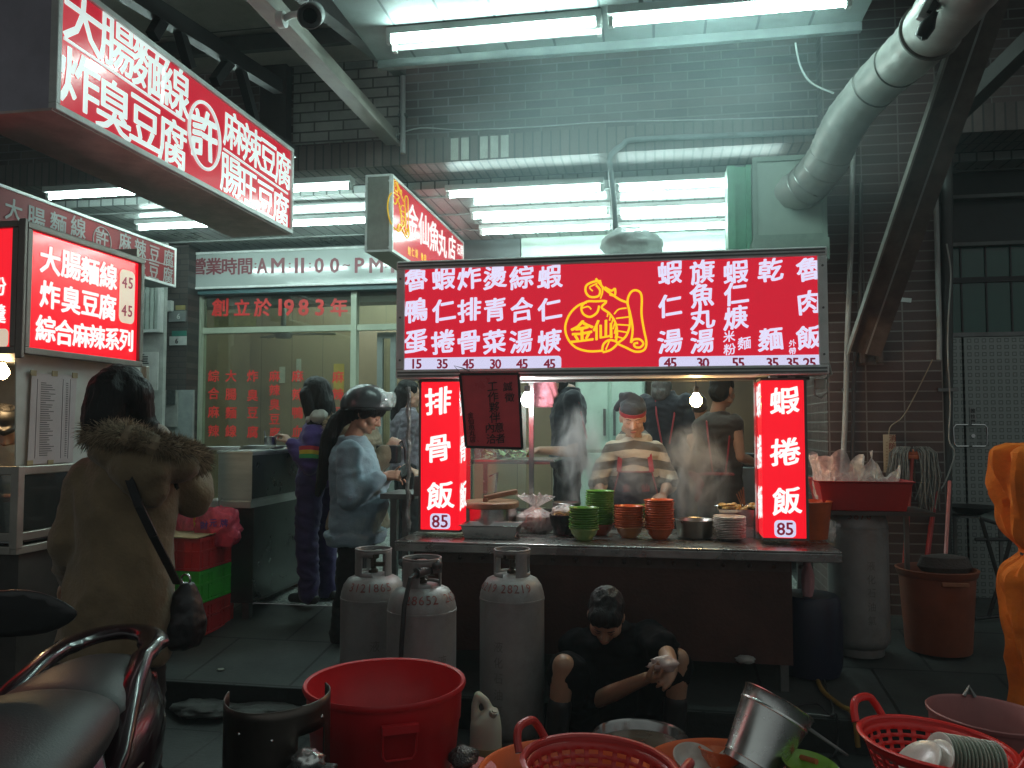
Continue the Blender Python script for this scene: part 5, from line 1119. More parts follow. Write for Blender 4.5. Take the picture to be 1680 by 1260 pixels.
# ================================================================ GAS CYLINDERS
m_gas = pm('grey_cylinder_paint', (.25, .255, .25), .42, .1, var=.18, scale=7, bump=.15, bscale=22, dirt=.75, dirtcol=(.11, .085, .07))
m_sten = pm('red_stencil', (.22, .045, .04), .7, var=.6, scale=70, dirt=.7, dirtcol=(.2, .18, .17))
m_valve = pm('brass_dark', (.09, .08, .06), .4, .6)
def cylinder(c, label, nums, a0=0, collar=True, hose=False, r=.16, hgt=.70, texta=-1.57):
    t = thing('gas_cylinder', label, 'gas cylinder', c, a0, 'grey gas cylinders around the stall')
    prof = [(r*.78, 0), (r*.8, .005), (r*.8, .045), (r*.86, .05), (r*.97, .075), (r, .10), (r, hgt*.5), (r, hgt-.004), (r*1.012, hgt-.003), (r*1.012, hgt+.009), (r, hgt+.01), (r*.985, hgt+.03), (r*.92, hgt+.065), (r*.78, hgt+.097), (r*.5, hgt+.118), (r*.2, hgt+.125), (0, hgt+.125)]
    g = MB(); g.lathe(prof, seg=48); g.build('body', m_gas, t, smooth=True, angle=45)
    up = [p for p in prof if p[1] >= hgt+.01]
    def wrap(u, v):
        ln = 0; 
        for (r0, z0), (r1, z1) in zip(up[:-1], up[1:]):
            s = math.hypot(r1-r0, z1-z0)
            if ln+s >= v or (r1, z1) == up[-1]:
                k = max(0, min(1, (v-ln)/s)); rr = r0+(r1-r0)*k+.0035; zz = z0+(z1-z0)*k+.0035; break
            ln += s
        a = u; return V((rr*math.cos(a), rr*math.sin(a), zz))
    g = MB()
    for s, ac in nums:
        n = len(s); it = []
        for i, ch in enumerate(s):
            vs, fs, gw, gh = glyph(ch, .02); aa = ac+(i-(n-1)/2)*.215
            pts = [wrap(aa+x*.040/max(gh, .3)/r*1.05, .062+y*.042/max(gh, .3)) for x, y in vs]; g.add(pts, fs)
    g.build('stencil_number', m_sten, t)
    g = MB()
    for i, ch in enumerate('液化石油氣'):
        vs, fs, gw, gh = glyph(ch, .02)
        g.add([V(((r+.0012)*math.cos(texta+x*.05/r), (r+.0012)*math.sin(texta+x*.05/r), hgt-.2-i*.075+y*.055)) for x, y in vs], fs)
    g.build('stencil_word', pm('grey_stencil', (.16, .16, .155), .6), t)
    if collar:
        hc = .155; rc = .088; z0 = hgt+.085; n = 60; m = 10
        def hole(i, j):
            a = j/n*2*math.pi; q = i/m
            for ca in (0.15, 2.25, 4.35):
                dlt = abs((a-ca+math.pi) % (2*math.pi)-math.pi)
                if dlt < .42 and .28 < q < .72: return True
            for ca in (1.2, 4.9):
                dlt = abs((a-ca+math.pi) % (2*math.pi)-math.pi)
                if dlt < .34 and q < .85: return True
            return False
        g = MB(); g.lathe([(rc, z0+hc*i/m) for i in range(m+1)], seg=n, hole=hole); g.build('collar', m_gas, t, smooth=True, solid=.005)
        g = MB(); g.tube([(rc*math.cos(a*.131), rc*math.sin(a*.131), z0+hc) for a in range(48)], .005, 6, closed=True); g.build('collar_rim', m_gas, t, smooth=True)
    g = MB(); g.lathe([(.02, hgt+.12), (.024, hgt+.125), (.024, hgt+.14), (.014, hgt+.145), (.014, hgt+.19), (.028, hgt+.195), (.03, hgt+.225), (.024, hgt+.232), (0, hgt+.232)], seg=16); g.tube([(0, 0, hgt+.165), (.05, -.03, hgt+.168)], .012, 10); v = g.build('valve', m_valve, t, smooth=True, angle=40)
    if hose:
        g = MB(); g.box((.035, -.05, hgt+.2), (.05, .05, .05)); g.tube([(0.0, -.045, hgt+.19), (-.075, -.06, hgt+.185)], .024, 12); g.sph((.03, -.075, hgt+.215), .026, 10); g.build('regulator', pm('regulator_metal', (.12, .12, .12), .35, .6), t, smooth=True, angle=40)
        g = MB(); hp = [(-.07, -.06, hgt+.185), (-.12, -.08, hgt+.17), (-.165, -.10, hgt+.06), (-.185, -.11, hgt-.1), (-.20, -.12, hgt-.3), (-.22, -.13, .12), (-.3, -.1, .02)]
        g.tube(hp, .011, 8); g.build('hose', m_black, t, smooth=True)
    return t
def base(px, D, z=0): p = PD(px, 1000, D); return (p.x, p.y, z)
cylinder(base(612, 4.10), 'grey gas cylinder behind the hose-fitted one, below the helmeted customer', [('3121865', -1.75)], .4)
cylinder(base(692, 3.82), 'grey gas cylinder with black regulator hose and red number, behind the red bucket', [('28652', -2.2), ('26215', -.9)], .9, hose=True)
cylinder(base(840, 4.08), 'tall grey gas cylinder standing alone beside the crouching man', [('216219', -2.3), ('28219', -1.0)], -.25)
p = PD(1409, 1000, 4.72); cylinder((p.x, p.y, gz(p.y)), 'dark grey gas cylinder without collar under the red tray', [('3870', -1.9)], .2, collar=False, r=.165, hgt=.72)
# ================================================================ DUCT, BRACES, PIPES
dct = thing('exhaust_duct', 'silver ribbed exhaust duct bending down to the pale fan box', 'duct', PD(1290, 320, 5.3))
dpts = [PD(1284, 322, 5.42), PD(1318, 308, 5.25), PD(1354, 268, 5.05), PD(1376, 222, 4.9), PD(1400, 182, 4.75), PD(1446, 130, 4.5), PD(1502, 78, 4.15), PD(1551, 20, 3.8), PD(1600, -50, 3.4), PD(1680, -180, 2.9)]
drs = [.126, .126, .127, .124, .122, .126, .130, .140, .150, .155]
P2 = []; R2 = []
for i in range(len(dpts)-1):
    p0, p1, p2, p3 = dpts[max(i-1, 0)], dpts[i], dpts[i+1], dpts[min(i+2, len(dpts)-1)]
    nk = 12
    for k in range(nk):
        t_ = k/nk; P2.append(.5*((2*p1)+(p2-p0)*t_+(2*p0-5*p1+4*p2-p3)*t_*t_+(3*p1-p0-3*p2+p3)*t_**3))
        rr = drs[i]+(drs[i+1]-drs[i])*t_
        j = len(R2); rib = (.0045 if i < 4 else .0012)*(1 if j % 2 else -1)
        R2.append(rr+rib+.002*math.sin(j*1.3))
P2.append(dpts[-1]); R2.append(drs[-1])
m_duct = pm('dusty_foil', (.60, .61, .57), .42, .45, var=.2, scale=4, bump=.25, bscale=12, dirt=.35, dirtcol=(.2, .19, .16))
g = MB(); g.tube(P2, R2, 40, caps=False); g.build('duct', m_duct, dct, True, smooth=True, angle=180)
def ring(mb, c, d, r, tr, seg=40):
    d = d.normalized(); u = d.orthogonal().normalized(); w = d.cross(u)
    mb.tube([c+(u*math.cos(2*math.pi*k/seg)+w*math.sin(2*math.pi*k/seg))*r for k in range(seg)], tr, 6, closed=True)
g = MB()
for i in (4, 13, 17, 22, 28): ring(g, P2[i], P2[i+1]-P2[i-1], R2[i]+.004, .0035)
g.build('wire_band', pm('wire_steel', (.55, .55, .52), .3, .9), dct, True, smooth=True)
g = MB(); ring(g, P2[57], P2[58]-P2[56], R2[57]+.003, .004); ring(g, P2[66], P2[67]-P2[65], R2[66]+.003, .0045); ring(g, P2[78], P2[79]-P2[77], R2[78]+.004, .012); g.build('seam', pm('duct_seam', (.2, .2, .18), .5, .5), dct, True, smooth=True)
BXY = 5.45
t = thing('fan_box', 'pale green boxed exhaust fan housing where the silver duct ends', 'fan box', PY(1295, 390, BXY))
a, b = PY(1238, 262, BXY), PY(1354, 385, BXY)
g = MB(); g.bb((a.x, BXY, b.z), (b.x, FY+.2, a.z)); g.build('housing', pm('pale_box_paint', (.36, .44, .38), .45, var=.1, dirt=.35, dirtcol=(.15, .17, .15)), t, True, bevel=.006)
g = MB(); frame(g, a.x-.015, b.x+.012, b.z-.02, a.z+.012, BXY-.012, BXY+.02, .03); g.bb((a.x-.02, BXY-.02, b.z-.16), (b.x+.02, BXY+.3, b.z-.021)); g.build('flange', pm('pale_box_trim', (.26, .33, .28), .5, dirt=.4), t, True)
g = MB(); ring(g, dpts[0]+V((0, -.02, 0)), dpts[1]-dpts[0], .132, .010); g.build('duct_collar', m_steelD, t, True, smooth=True)
t = thing('green_frame', 'mint green steel frame post left of the pale fan box', 'frame', PY(1212, 410, 5.62))
a, b = PY(1193, 272, 5.62), PY(1234, 420, 5.62); g = MB(); g.bb((a.x, 5.62, zt_-.1), (a.x+.05, 5.85, a.z)); g.bb((a.x+.05, 5.66, zt_-.1), (b.x, 5.85, a.z)); g.bb((b.x-.03, 5.62, zt_-.1), (b.x, 5.66, a.z)); g.build('post', pm('mint_paint', (.16, .40, .26), .45, dirt=.35, dirtcol=(.08, .15, .1)), t, True)
def pipe(label, pts, r, mat, cat='pipe', clips=(), name='pipe'):
    t = thing(name, label, cat, pts[-1]); g = MB(); g.tube(spl(pts, 5), r, 10); g.build('tube', mat, t, True, smooth=True, angle=50)
    if clips:
        g = MB()
        for c in clips: g.box(c, (r*3.2, r*2.6, .02))
        g.build('clip', m_steelD, t, True)
    return t
m_pipe = pm('grey_pipe', (.34, .36, .35), .45, var=.12, dirt=.35)
Yp = 5.86
pipe('grey conduit bending down across the brick facade between the ceiling tubes', [PY(1350, 215, Yp), PY(1200, 222, Yp), PY(1045, 229, Yp), PY(1022, 238, Yp-.01), PY(1004, 252, Yp-.02), PY(1001, 270, Yp-.02), PY(1008, 340, Yp+.1), PY(1010, 398, Yp+.3)], .019, pm('teal_grey_pipe', (.22, .26, .26), .45, dirt=.3), clips=[PY(1200, 222, Yp)], name='conduit')
pipe('thin white cable sagging along the brick facade', [PY(648, 222, 5.88), PY(690, 210, 5.88), PY(760, 213, 5.88), PY(880, 208, 5.88), PY(1000, 200, 5.88), PY(1180, 196, 5.88), PY(1350, 190, 5.88)], .005, pm('white_cable', (.5, .52, .5), .5), 'cable', name='cable')
pipe('thin loose cable hanging from the canopy to the duct', [PD(1305, 70, 4.9), PD(1312, 105, 4.9), PD(1330, 135, 4.85), PD(1368, 153, 4.8)], .006, pm('pale_cable', (.5, .55, .53), .5), 'cable', name='cable')
pipe('grey vertical pipe at the corner of the upper brick wall', [PY(661, 125, 5.82), PY(661, 252, 5.82)], .02, m_pipe, clips=[PY(661, 190, 5.83)])
pipe('slim pale pipe running down the brick pillar beside the menu sign', [PY(1400, 235, 5.68), PY(1396, 400, 5.68), PY(1390, 560, 5.68), PY(1386, 700, 5.68), PY(1375, 880, 5.68)], .017, pm('pale_pipe', (.40, .39, .36), .45, dirt=.3), clips=[PY(1394, 480, 5.70), PY(1388, 640, 5.70)])
pipe('thin dark conduit on the brick pillar right of the pale pipe', [PY(1412, 300, 5.72), PY(1410, 520, 5.72), PY(1401, 620, 5.72), PY(1398, 840, 5.72)], .012, pm('dark_conduit', (.10, .085, .08), .5), name='conduit')
pipe('pale conduit at the right edge of the brick pillar', [PY(1535, 300, 5.7), PY(1538, 420, 5.7), PY(1541, 540, 5.7), PY(1541, 590, 5.7)], .016, pm('pale_pipe2', (.34, .35, .33), .45, dirt=.3))
pipe('thick dark drainpipe between the brick pillar and the steel doors', [PY(1553, 250, 5.8), PY(1553, 600, 5.8), PY(1551, 800, 5.8), PY(1549, 1010, 5.8)], .038, pm('dark_pipe', (.055, .058, .055), .5, dirt=.3), clips=[PY(1552, 640, 5.78)])
pipe('loose grey wire looping down beside the dark drainpipe', [PY(1553, 400, 5.7), PY(1560, 450, 5.7), PY(1556, 520, 5.7), PY(1555, 580, 5.7), PY(1559, 660, 5.7), PY(1557, 720, 5.7), PY(1566, 745, 5.7), PY(1551, 790, 5.7), PY(1541, 805, 5.68)], .005, pm('wire_grey', (.38, .38, .35), .5), 'cable', name='cable')
pipe('thin wire leading up from the small wooden fire sign', [PY(1458, 718, 5.7), PY(1461, 700, 5.7), PY(1480, 685, 5.7), PY(1498, 655, 5.7), PY(1530, 590, 5.7)], .0035, pm('wire_tan', (.3, .24, .16), .5), 'cable', name='cable')
for i in range(4): pass
def angle_bar(label, A_, B_, w, h, mat, name='brace'):
    t = thing(name, label, 'brace', B_); d = (B_-A_).normalized(); side = d.cross(V((0, 1, 0))).normalized()
    g = MB(); g.bar(A_, B_, w, .008, (0, -1, .2)); g.build('flange', mat, t, True)
    n = V((0, -1, .1)).normalized(); o = side*w*.5
    g = MB(); g.bar(A_-o+n*.0, B_-o+n*.0, .012, h, (0, -1, .2)); g.build('web', pm('rust_edge', (.32, .30, .27), .6, dirt=.3), t, True)
    g = MB(); g.bar(A_+o*.1+n*.006, B_+o*.1+n*.006, .010, .010, (0, -1, .2)); g.build('cable', m_pipe, t, True)
    return t
m_rust = pm('rusty_steel', (.135, .112, .10), .65, .1, var=.4, scale=9, bump=.5, bscale=30, dirt=.5)
angle_bar('rusty slanted steel brace rising from the brick pillar past the duct', PD(1640, -60, 3.95), PY(1418, 580, 5.62), .20, .10, m_rust)
t = thing('wall_bracket', 'steel bracket on the brick pillar carrying the slanted brace', 'bracket', PY(1428, 590, 5.72)); a, b = PY(1411, 540, 5.68), PY(1448, 595, 5.68); g = MB(); g.bb((a.x, 5.66, b.z), (a.x+.025, 5.75, a.z-.05)); g.bb((b.x-.03, 5.66, b.z), (b.x, 5.75, a.z+.02)); g.bb((a.x-.03, 5.735, b.z-.01), (b.x+.02, 5.75, b.z+.08)); g.build('bracket', m_rust, t, True)
t = thing('brace', 'dark steel strut crossing behind the slanted brace toward the upper right', 'brace', PD(1565, 195, 4.9)); g = MB(); g.bar(PD(1550, 205, 4.95), PD(1740, 20, 4.2), .09, .09); g.build('strut', pm('dark_strut', (.10, .10, .095), .6, .2, dirt=.4), t, True)
t = thing('brace', 'thin dark rod above the duct at the upper right corner', 'brace', PD(1600, 30, 4.2)); g = MB(); g.bar(PD(1500, 60, 4.6), PD(1640, -20, 4.1), .05, .05); g.build('strut', m_black, t, True)
# clip floodlight hanging over the duct, security camera
t = thing('flood_lamp', 'unlit black-and-white clip lamp hanging over the duct', 'lamp', PD(1520, 35, 3.6))
g = MB(); g.bar(PD(1548, -30, 3.55), PD(1514, 34, 3.55), .035, .06); g.build('arm', m_white, t, True, bevel=.004)
g = MB(); c = PD(1522, 42, 3.53); g.lathe([(0, -.06), (.028, -.05), (.034, 0), (.02, .03), (.012, .06), (0, .06)], c, 18, M=Euler((.4, .5, 0)).to_matrix()); g.box(c+V((.03, -.01, .09)), (.03, .03, .09), (0, .5, 0)); g.box(c+V((-.018, 0, -.045)), (.018, .02, .03)); g.build('head', m_black, t, True, smooth=True, angle=40)
CB = bx+.11; c0 = PX(463, 32, CB+.0); t = thing('security_camera', 'grey bullet security camera on the white roof beam', 'camera', c0)
c1 = c0+V((.17, -.02, .0)); f = V((.25, -.75, -.45)).normalized()
g = MB(); g.tube([c0+V((-.02, 0, 0)), c0+V((.015, 0, 0))], .042, 16); g.tube([c0, c0+V((.05, 0, .02)), c1+V((-.05, 0, .01)), c1], .017, 10); g.build('mount', m_white, t, True, smooth=True, angle=40)
g = MB(); g.tube([c1-f*.10, c1+f*.10], .052, 20); g.build('body', pm('camera_grey', (.34, .37, .36), .4), t, True, smooth=True, angle=40)
g = MB(); g.tube([c1-f*.09, c1+f*.15], .058, 20, caps=False); g.build('hood', pm('camera_grey', (.3, .3, .3)), t, True, smooth=True, solid=.004)
g = MB(); g.tube([c1+f*.101, c1+f*.106], .036, 16); g.build('lens', pm('lens_black', (.005, .005, .006), .08), t, True)
# ================================================================ RIGHT SIDE CLUTTER
t = thing('fire_sign', 'small tan plate reading 消防送水口 hung on the brick pillar', 'sign', PY(1460, 775, 5.69)); a, b = PY(1449, 713, 5.69), PY(1471, 775, 5.69)
g = MB(); g.bb((a.x, 5.69, b.z), (b.x, 5.70, a.z)); g.build('plate', pm('tan_plate', (.50, .40, .27), .5, var=.15), t, True, bevel=.002)
g = MB(); put([(c, 1464, 719+i*12.5, 11) for i, c in enumerate('消防送水口')], 'Y', 5.689, g, .012); g.build('lettering', pm('brown_red_ink', (.25, .05, .03), .5), t, True)
g = MB()
for k in range(9): c = PY(1455, 726+k*5, 5.688); g.box(c, (.010, .001, .008))
g.build('small_print', pm('faint_ink', (.35, .26, .16), .5), t, True)
t = thing('paper_scrap', 'small pale sticker on the dark brick of the pillar', 'sticker', PY(1484, 492, 5.745)); g = MB(); g.box(PY(1484, 492, 5.745), (.085, .002, .028), (0, .12, 0)); g.build('scrap', m_white, t, True)
# mop
ph, pb = PD(1497, 742, 5.25), PG(1482, 1010); pb = PD(1481, 960, 5.05)
t = thing('mop', 'grey string mop with red handle leaning head-up on the pillar', 'mop', pb)
g = MB(); g.tube([pb, pb+(ph-pb)*.62, ph], .0125, 10); g.build('handle', pm('red_handle', (.42, .045, .03), .4, dirt=.25), t, True, smooth=True)
g = MB(); g.bar(ph+V((-.07, 0, .0)), ph+V((.07, 0, .0)), .035, .035); g.bar(ph+V((-.035, -.005, -.03)), ph+V((.035, -.005, -.03)), .03, .03); g.build('clamp', pm('orange_clamp', (.6, .13, .04), .4), t, True, bevel=.008)
g = MB()
for k in range(150):
    u = random.uniform(-.085, .085); s_ = 1 if u > 0 else -1; yv = random.uniform(-.045, .02)
    out = s_*random.uniform(.02, .085); L_ = random.uniform(.24, .38)
    p0 = ph+V((u*.8, yv*.4, .005)); pts = [p0, p0+V((out*.35, yv*.6, .028)), p0+V((out*.85, yv, -.01)), p0+V((out*1.1+random.uniform(-.02, .02), yv, -L_*.5)), p0+V((out*1.0+random.uniform(-.035, .03), yv*.9, -L_))]
    g.tube(pts, .0042, 5)
g.build('string_head', pm('mop_grey', (.20, .20, .185), .9, var=.4, scale=30), t, True, smooth=True)
def lean(label, name, cat, A_, B_, r, mat, extra=None):
    t = thing(name, label, cat, A_); g = MB(); g.tube([A_, B_], r, 8); g.build('handle', mat, t, True, smooth=True)
    if extra: extra(t, A_, B_)
    return t
mbk = PG(1540, 1066); BK = V((mbk.x, mbk.y+.0, mbk.z)); rb0 = depth(BK)*62/FPX; hb = depth(BK)*132/FPX
def broom_head(t, A_, B_):
    g = MB(); g.lathe([(0, -.0), (.11, .0), (.13, .03), (.11, .085), (.03, .10), (0, .1)], A_, 20, sx=1.15, sy=.7); g.build('brush', pm('dark_bristle', (.07, .05, .045), .8, bump=.6, bscale=80), t, True, smooth=True)
lean('pink-handled scrub brush resting on the orange bucket', 'scrub_brush', 'brush', BK+V((.05, .02, hb-.02)), PD(1558, 790, 5.15), .011, pm('pink_handle', (.55, .16, .14), .35), broom_head)
lean('plain red broom handle standing behind the orange bucket', 'broom', 'broom', BK+V((-.02, .32, .02)), PD(1541, 760, 5.4)+V((0, 0, 0)), .016, pm('broom_red', (.35, .02, .02), .4))
t = thing('mop_bucket', 'dull orange mop bucket below the string mop', 'bucket', BK)
g = MB(); r_ = rb0; g.lathe([(0, .005), (r_*.78, 0), (r_*.8, .01), (r_*.93, hb-.04), (r_*.97, hb-.035), (r_*1.0, hb-.012), (r_*1.02, hb), (r_*.95, hb+.003), (r_*.90, hb-.02), (r_*.76, .03), (0, .025)], BK, 44); g.build('tub', pm('orange_bucket_pl', (.28, .065, .025), .5, var=.25, dirt=.45, dirtcol=(.10, .04, .02)), t, True, smooth=True, angle=50)
g = MB(); g.box(BK+V((.03, -r_*.97, hb-.055)), (.14, .02, .022)); g.build('grip', pm('orange_grip', (.42, .16, .08), .5), t, True, bevel=.004)
# red tray with bags on a small stand
tt = PD(1405, 800, 4.68); t = thing('red_tray', 'red plastic tray standing on a dark side table right of the stall', 'tray', tt)
za, zb2 = PD(1405, 790, 4.6).z, PD(1405, 838, 4.6).z; cx_, cy_ = PD(1408, 800, 4.72).x, PD(1408, 800, 4.72).y
W0 = .245; g = MB(); rb_ = lambda w_, d_, z: [V((cx_+sx_*w_, cy_+sy_*d_, z)) for sx_, sy_ in ((-1, -1), (1, -1), (1, 1), (-1, 1))]
g.ring_loft([rb_(W0*.88, .15, zb2+.002), rb_(W0, .175, za-.006), rb_(W0*1.05, .19, za), rb_(W0*1.05, .19, za+.006), rb_(W0*.97, .168, za), rb_(W0*.86, .145, zb2+.01)]); g.build('tray', pm('red_tray_pl', (.45, .028, .03), .4, var=.15, dirt=.2), t, True, bevel=.006)
m_bagw = film('clear_bag_film', (.85, .83, .78), .25, .62, .8, 18)
for i, (px, dy, r, h, s_, td) in enumerate(((1384, -.01, .15, .27, 61, False), (1446, .05, .10, .19, 67, False), (1440, -.07, .085, .17, 71, True))):
    c = PD(px, 790, 4.7); tag(sack('produce_bag', V((c.x, cy_+dy, zb2+.012)), r, h, m_bagw, s_, td), ('large translucent bag gaping open in the red tray', 'translucent bag behind the right end of the red tray', 'small knotted bag at the right front of the red tray')[i], 'plastic bag')
for i, (px, s_) in enumerate(((1368, .042), (1398, .046), (1432, .038))):
    c = PD(px, 790, 4.7); g = MB(); g.sph((c.x, cy_+.02*i, zb2+.012+s_), (s_, s_, s_*.95), 16); tag(g.build('vegetable', pm('pale_veg', (.50, .46, .30), .5, var=.2), smooth=True), ('pale round vegetable at the left end of the red tray', 'pale round vegetable in the middle of the red tray', 'pale round vegetable at the right of the red tray')[i], 'vegetable')
t = thing('side_table', 'dark low side table carrying the red tray', 'table', (cx_, cy_, gz(cy_)))
g = MB(); g.bb((cx_-.27, cy_-.16, zb2-.022), (cx_+.36, cy_+.2, zb2)); g.build('top', pm('dark_table_top', (.06, .055, .05), .4), t, True)
for (u, w) in ((-.24, .17), (.30, .17)):
    g = MB(); g.bb((cx_+u-.012, cy_+w-.012, gz(cy_+w)), (cx_+u+.012, cy_+w+.012, zb2-.022)); g.build('leg', m_steelD, t, True)
c = PD(1352, 852, 4.66); tag(bag_blob('small_bag', PD(1357, 872, 4.62), (.045, .05, .07), m_bagw, 83, .4, 3), 'small crumpled bag tucked beside the orange tub', 'plastic bag')
# blue barrel under the table end
c = PG(1328, 1098); c = V((c.x, 4.75, gz(4.75))); t = thing('blue_barrel', 'dark blue plastic barrel in the shade under the stall end', 'barrel', c); g = MB(); g.lathe([(0, .42), (.14, .42), (.155, .40), (.16, .36), (.17, .3), (.165, .05), (.15, 0), (0, 0)], c, 32); g.build('drum', pm('dark_blue', (.004, .006, .028), .45), t, True, smooth=True, angle=40)
o = bag_blob('pink_towel', PY(1325, 955, 4.68), (.03, .025, .12), pm('pink_towel_mat', (.45, .24, .26), .8), 91, .3, 3); tag(o, 'pale pink towel hanging below the stall end', 'towel')
# folding table frame at the right
t = thing('folding_table', 'black folding table frame standing before the steel doors', 'table', PG(1640, 1010))
Z0 = PG(1640, 1012).z; F = lambda px, py, D: PD(px, py, D)
g = MB()
for D in (5.15, 5.6):
    g.tube([F(1610, 852, D), F(1640, 955, D), F(1676, 1050, D)], .013, 8); g.tube([F(1662, 870, D), F(1640, 955, D), F(1622, 1012, D)], .013, 8); g.tube([F(1600, 1015, D), F(1660, 1008, D)], .012, 8)
g.tube([F(1600, 885, 5.15), F(1665, 885, 5.15)], .012, 8); g.tube([F(1608, 850, 5.15), F(1664, 868, 5.15)], .012, 8); g.build('frame', m_black, t, True, smooth=True, angle=40)
g = MB(); g.add([F(1604, 850, 5.15), F(1625, 838, 5.6), F(1690, 850, 5.6), F(1690, 872, 5.15)], [(0, 1, 2, 3)]); g.build('top', pm('green_grey_top', (.12, .15, .14), .5), t, True, solid=.015)
t = thing('wok_stand', 'dark wok resting on a shelf before the patterned doors', 'wok', F(1595, 830, 5.5)); c = F(1592, 830, 5.5); g = MB(); g.lathe([(0, -.05), (.08, -.045), (.17, .0), (.175, .0), (.08, -.05), (0, -.055)], c, 24); g.build('pan', m_black, t, True, smooth=True); g = MB(); g.bar(c+V((.15, 0, .0)), c+V((.36, -.05, .02)), .03, .02); g.build('handle', m_black, t, True)
g = MB(); g.bar(c+V((-.12, 0, -.06)), c+V((.2, 0, -.06)), .3, .012); g.bar(c+V((-.1, 0, -.07)), V((c.x-.1, c.y, gz(c.y))), .02, .02); g.bar(c+V((.18, 0, -.07)), V((c.x+.18, c.y, gz(c.y))), .02, .02); g.build('stand', m_steelD, t, True)
# folded orange canopy bag at the right edge
pt, pbm = PD(1668, 735, 3.75), PD(1690, 1190, 3.75)
t = thing('tied_tarp', 'tall orange canvas tarp bundle tied with cord at the right edge', 'tarp', V((pbm.x, pbm.y, 0)))
bm = bmesh.new(); nseg, nr = 72, 90; H0 = pt.z+.02; cx2, cy2 = PD(1757, 900, 3.75).x, PD(1757, 900, 3.75).y; grid = []
for i in range(nr+1):
    k = i/nr; z = H0*k; pinch = 1-.34*math.exp(-((k-.66)/.035)**2)-.10*math.exp(-((k-.25)/.2)**2)+.12*math.exp(-((k-.93)/.09)**2); rr = .20*pinch*(1.0 if k < .985 else (1-(k-.985)*12))
    row_ = []
    for j in range(nseg):
        a = 2*math.pi*j/nseg; n1 = noise.noise(V((math.cos(a)*3, math.sin(a)*3, z*1.6)))*.16+(.5-abs(noise.noise(V((math.cos(a)*2.2+4+z*1.3, math.sin(a)*2.2, z*3.4)))))*.34+.22*(.4-abs(noise.noise(V((math.cos(a)*5+z*3, math.sin(a)*5, z*4+math.cos(a)*2)))))
        q = rr*(1+n1*.7+.26*(abs(math.sin(a*3.5+1.5*math.sin(z*2.3)+z*.8))-.55)+.13*(abs(math.sin(a*6.5-2.2*math.sin(z*3.1)+z*3.0))-.5)+.10*(abs(noise.noise(V((a*1.5, z*6, 1))))-.3)+.10*(abs(math.sin(a*8+3*z))-.5)*math.exp(-((k-.64)/.12)**2)); lean_ = -.06*(k > .0)*math.sin(k*2.6)
        row_.append(bm.verts.new((cx2+q*math.cos(a)+lean_, cy2+q*math.sin(a)*.9, z+.02*noise.noise(V((a, z*2, 3))))))
    grid.append(row_)
for i in range(nr):
    for j in range(nseg): bm.faces.new((grid[i][j], grid[i][(j+1) % nseg], grid[i+1][(j+1) % nseg], grid[i+1][j]))
bm.faces.new(grid[-1]); me = bpy.data.meshes.new('canvas'); bm.to_mesh(me); bm.free(); me.shade_smooth(); me.set_sharp_from_angle(angle=R(28))
me.materials.append(pm('orange_canvas', (.85, .19, .015), .8, spec=.2, var=.2, scale=5, bump=.4, bscale=30, dirt=.55, dirtcol=(.28, .07, .02))); me.transform(MW[t.name].inverted()); o = bpy.data.objects.new('canvas', me); COL.objects.link(o); o.parent = t
zc2 = H0*.655; g = MB(); g.tube([(cx2+.15*math.cos(a*.2618)-.05, cy2+.14*math.sin(a*.2618), zc2+.004*math.sin(a)) for a in range(24)], .006, 6, closed=True); g.tube([(cx2-.16, cy2-.07, zc2), (cx2-.22, cy2-.10, zc2-.03)], .005, 6); g.build('cord', m_black, t, True, smooth=True)
c = PD(1676, 800, 3.55); g = MB(); 
# ================================================================ FOREGROUND TUBS AND BUCKETS
m_redpl = pm('red_plastic', (.56, .014, .020), .36, var=.12, scale=3, bump=.05, bscale=90, dirt=.15, dirtcol=(.16, .01, .012))
t0_ = PD(632, 1118, 3.06); r_ = .30; hz = t0_.z; t = thing('red_bucket', 'large red plastic bucket standing in front of the gas cylinders', 'bucket', (t0_.x, t0_.y, 0)); C0 = V((t0_.x, t0_.y, 0))
g = MB(); g.lathe([(0, .01), (r_*.74, 0), (r_*.76, .01), (r_*.92, hz-.13), (r_*.935, hz-.125), (r_*.95, hz-.012), (r_*.985, hz-.016), (r_*1.0, hz-.004), (r_*.985, hz+.006), (r_*.945, hz+.002), (r_*.93, hz-.12), (r_*.90, hz-.13), (r_*.74, .03), (0, .025)], C0, 72); g.build('tub', m_redpl, t, True, smooth=True, angle=48)
tocam = V((-t0_.x, -t0_.y, 0)).normalized(); sd = V((-tocam.y, tocam.x, 0)); ang = -.05
hd = (tocam+sd*.17).normalized(); ts = V((-hd.y, hd.x, 0)); pc = C0+hd*(r_*.955); up = V((0, 0, 1))
g = MB(); g.tube([pc+ts*-.058+up*(hz-.075)+hd*.014, pc+ts*-.056+up*(hz-.16)+hd*.002, pc+ts*-.045+up*(hz-.178)+hd*.0, pc+ts*.045+up*(hz-.178)+hd*.0, pc+ts*.056+up*(hz-.16)+hd*.002, pc+ts*.058+up*(hz-.075)+hd*.014], .005, 8); g.bar(pc+ts*-.062+up*(hz-.068)+hd*.02, pc+ts*.062+up*(hz-.068)+hd*.02, .03, .026); g.build('handle', m_redpl, t, True, smooth=True, angle=40)
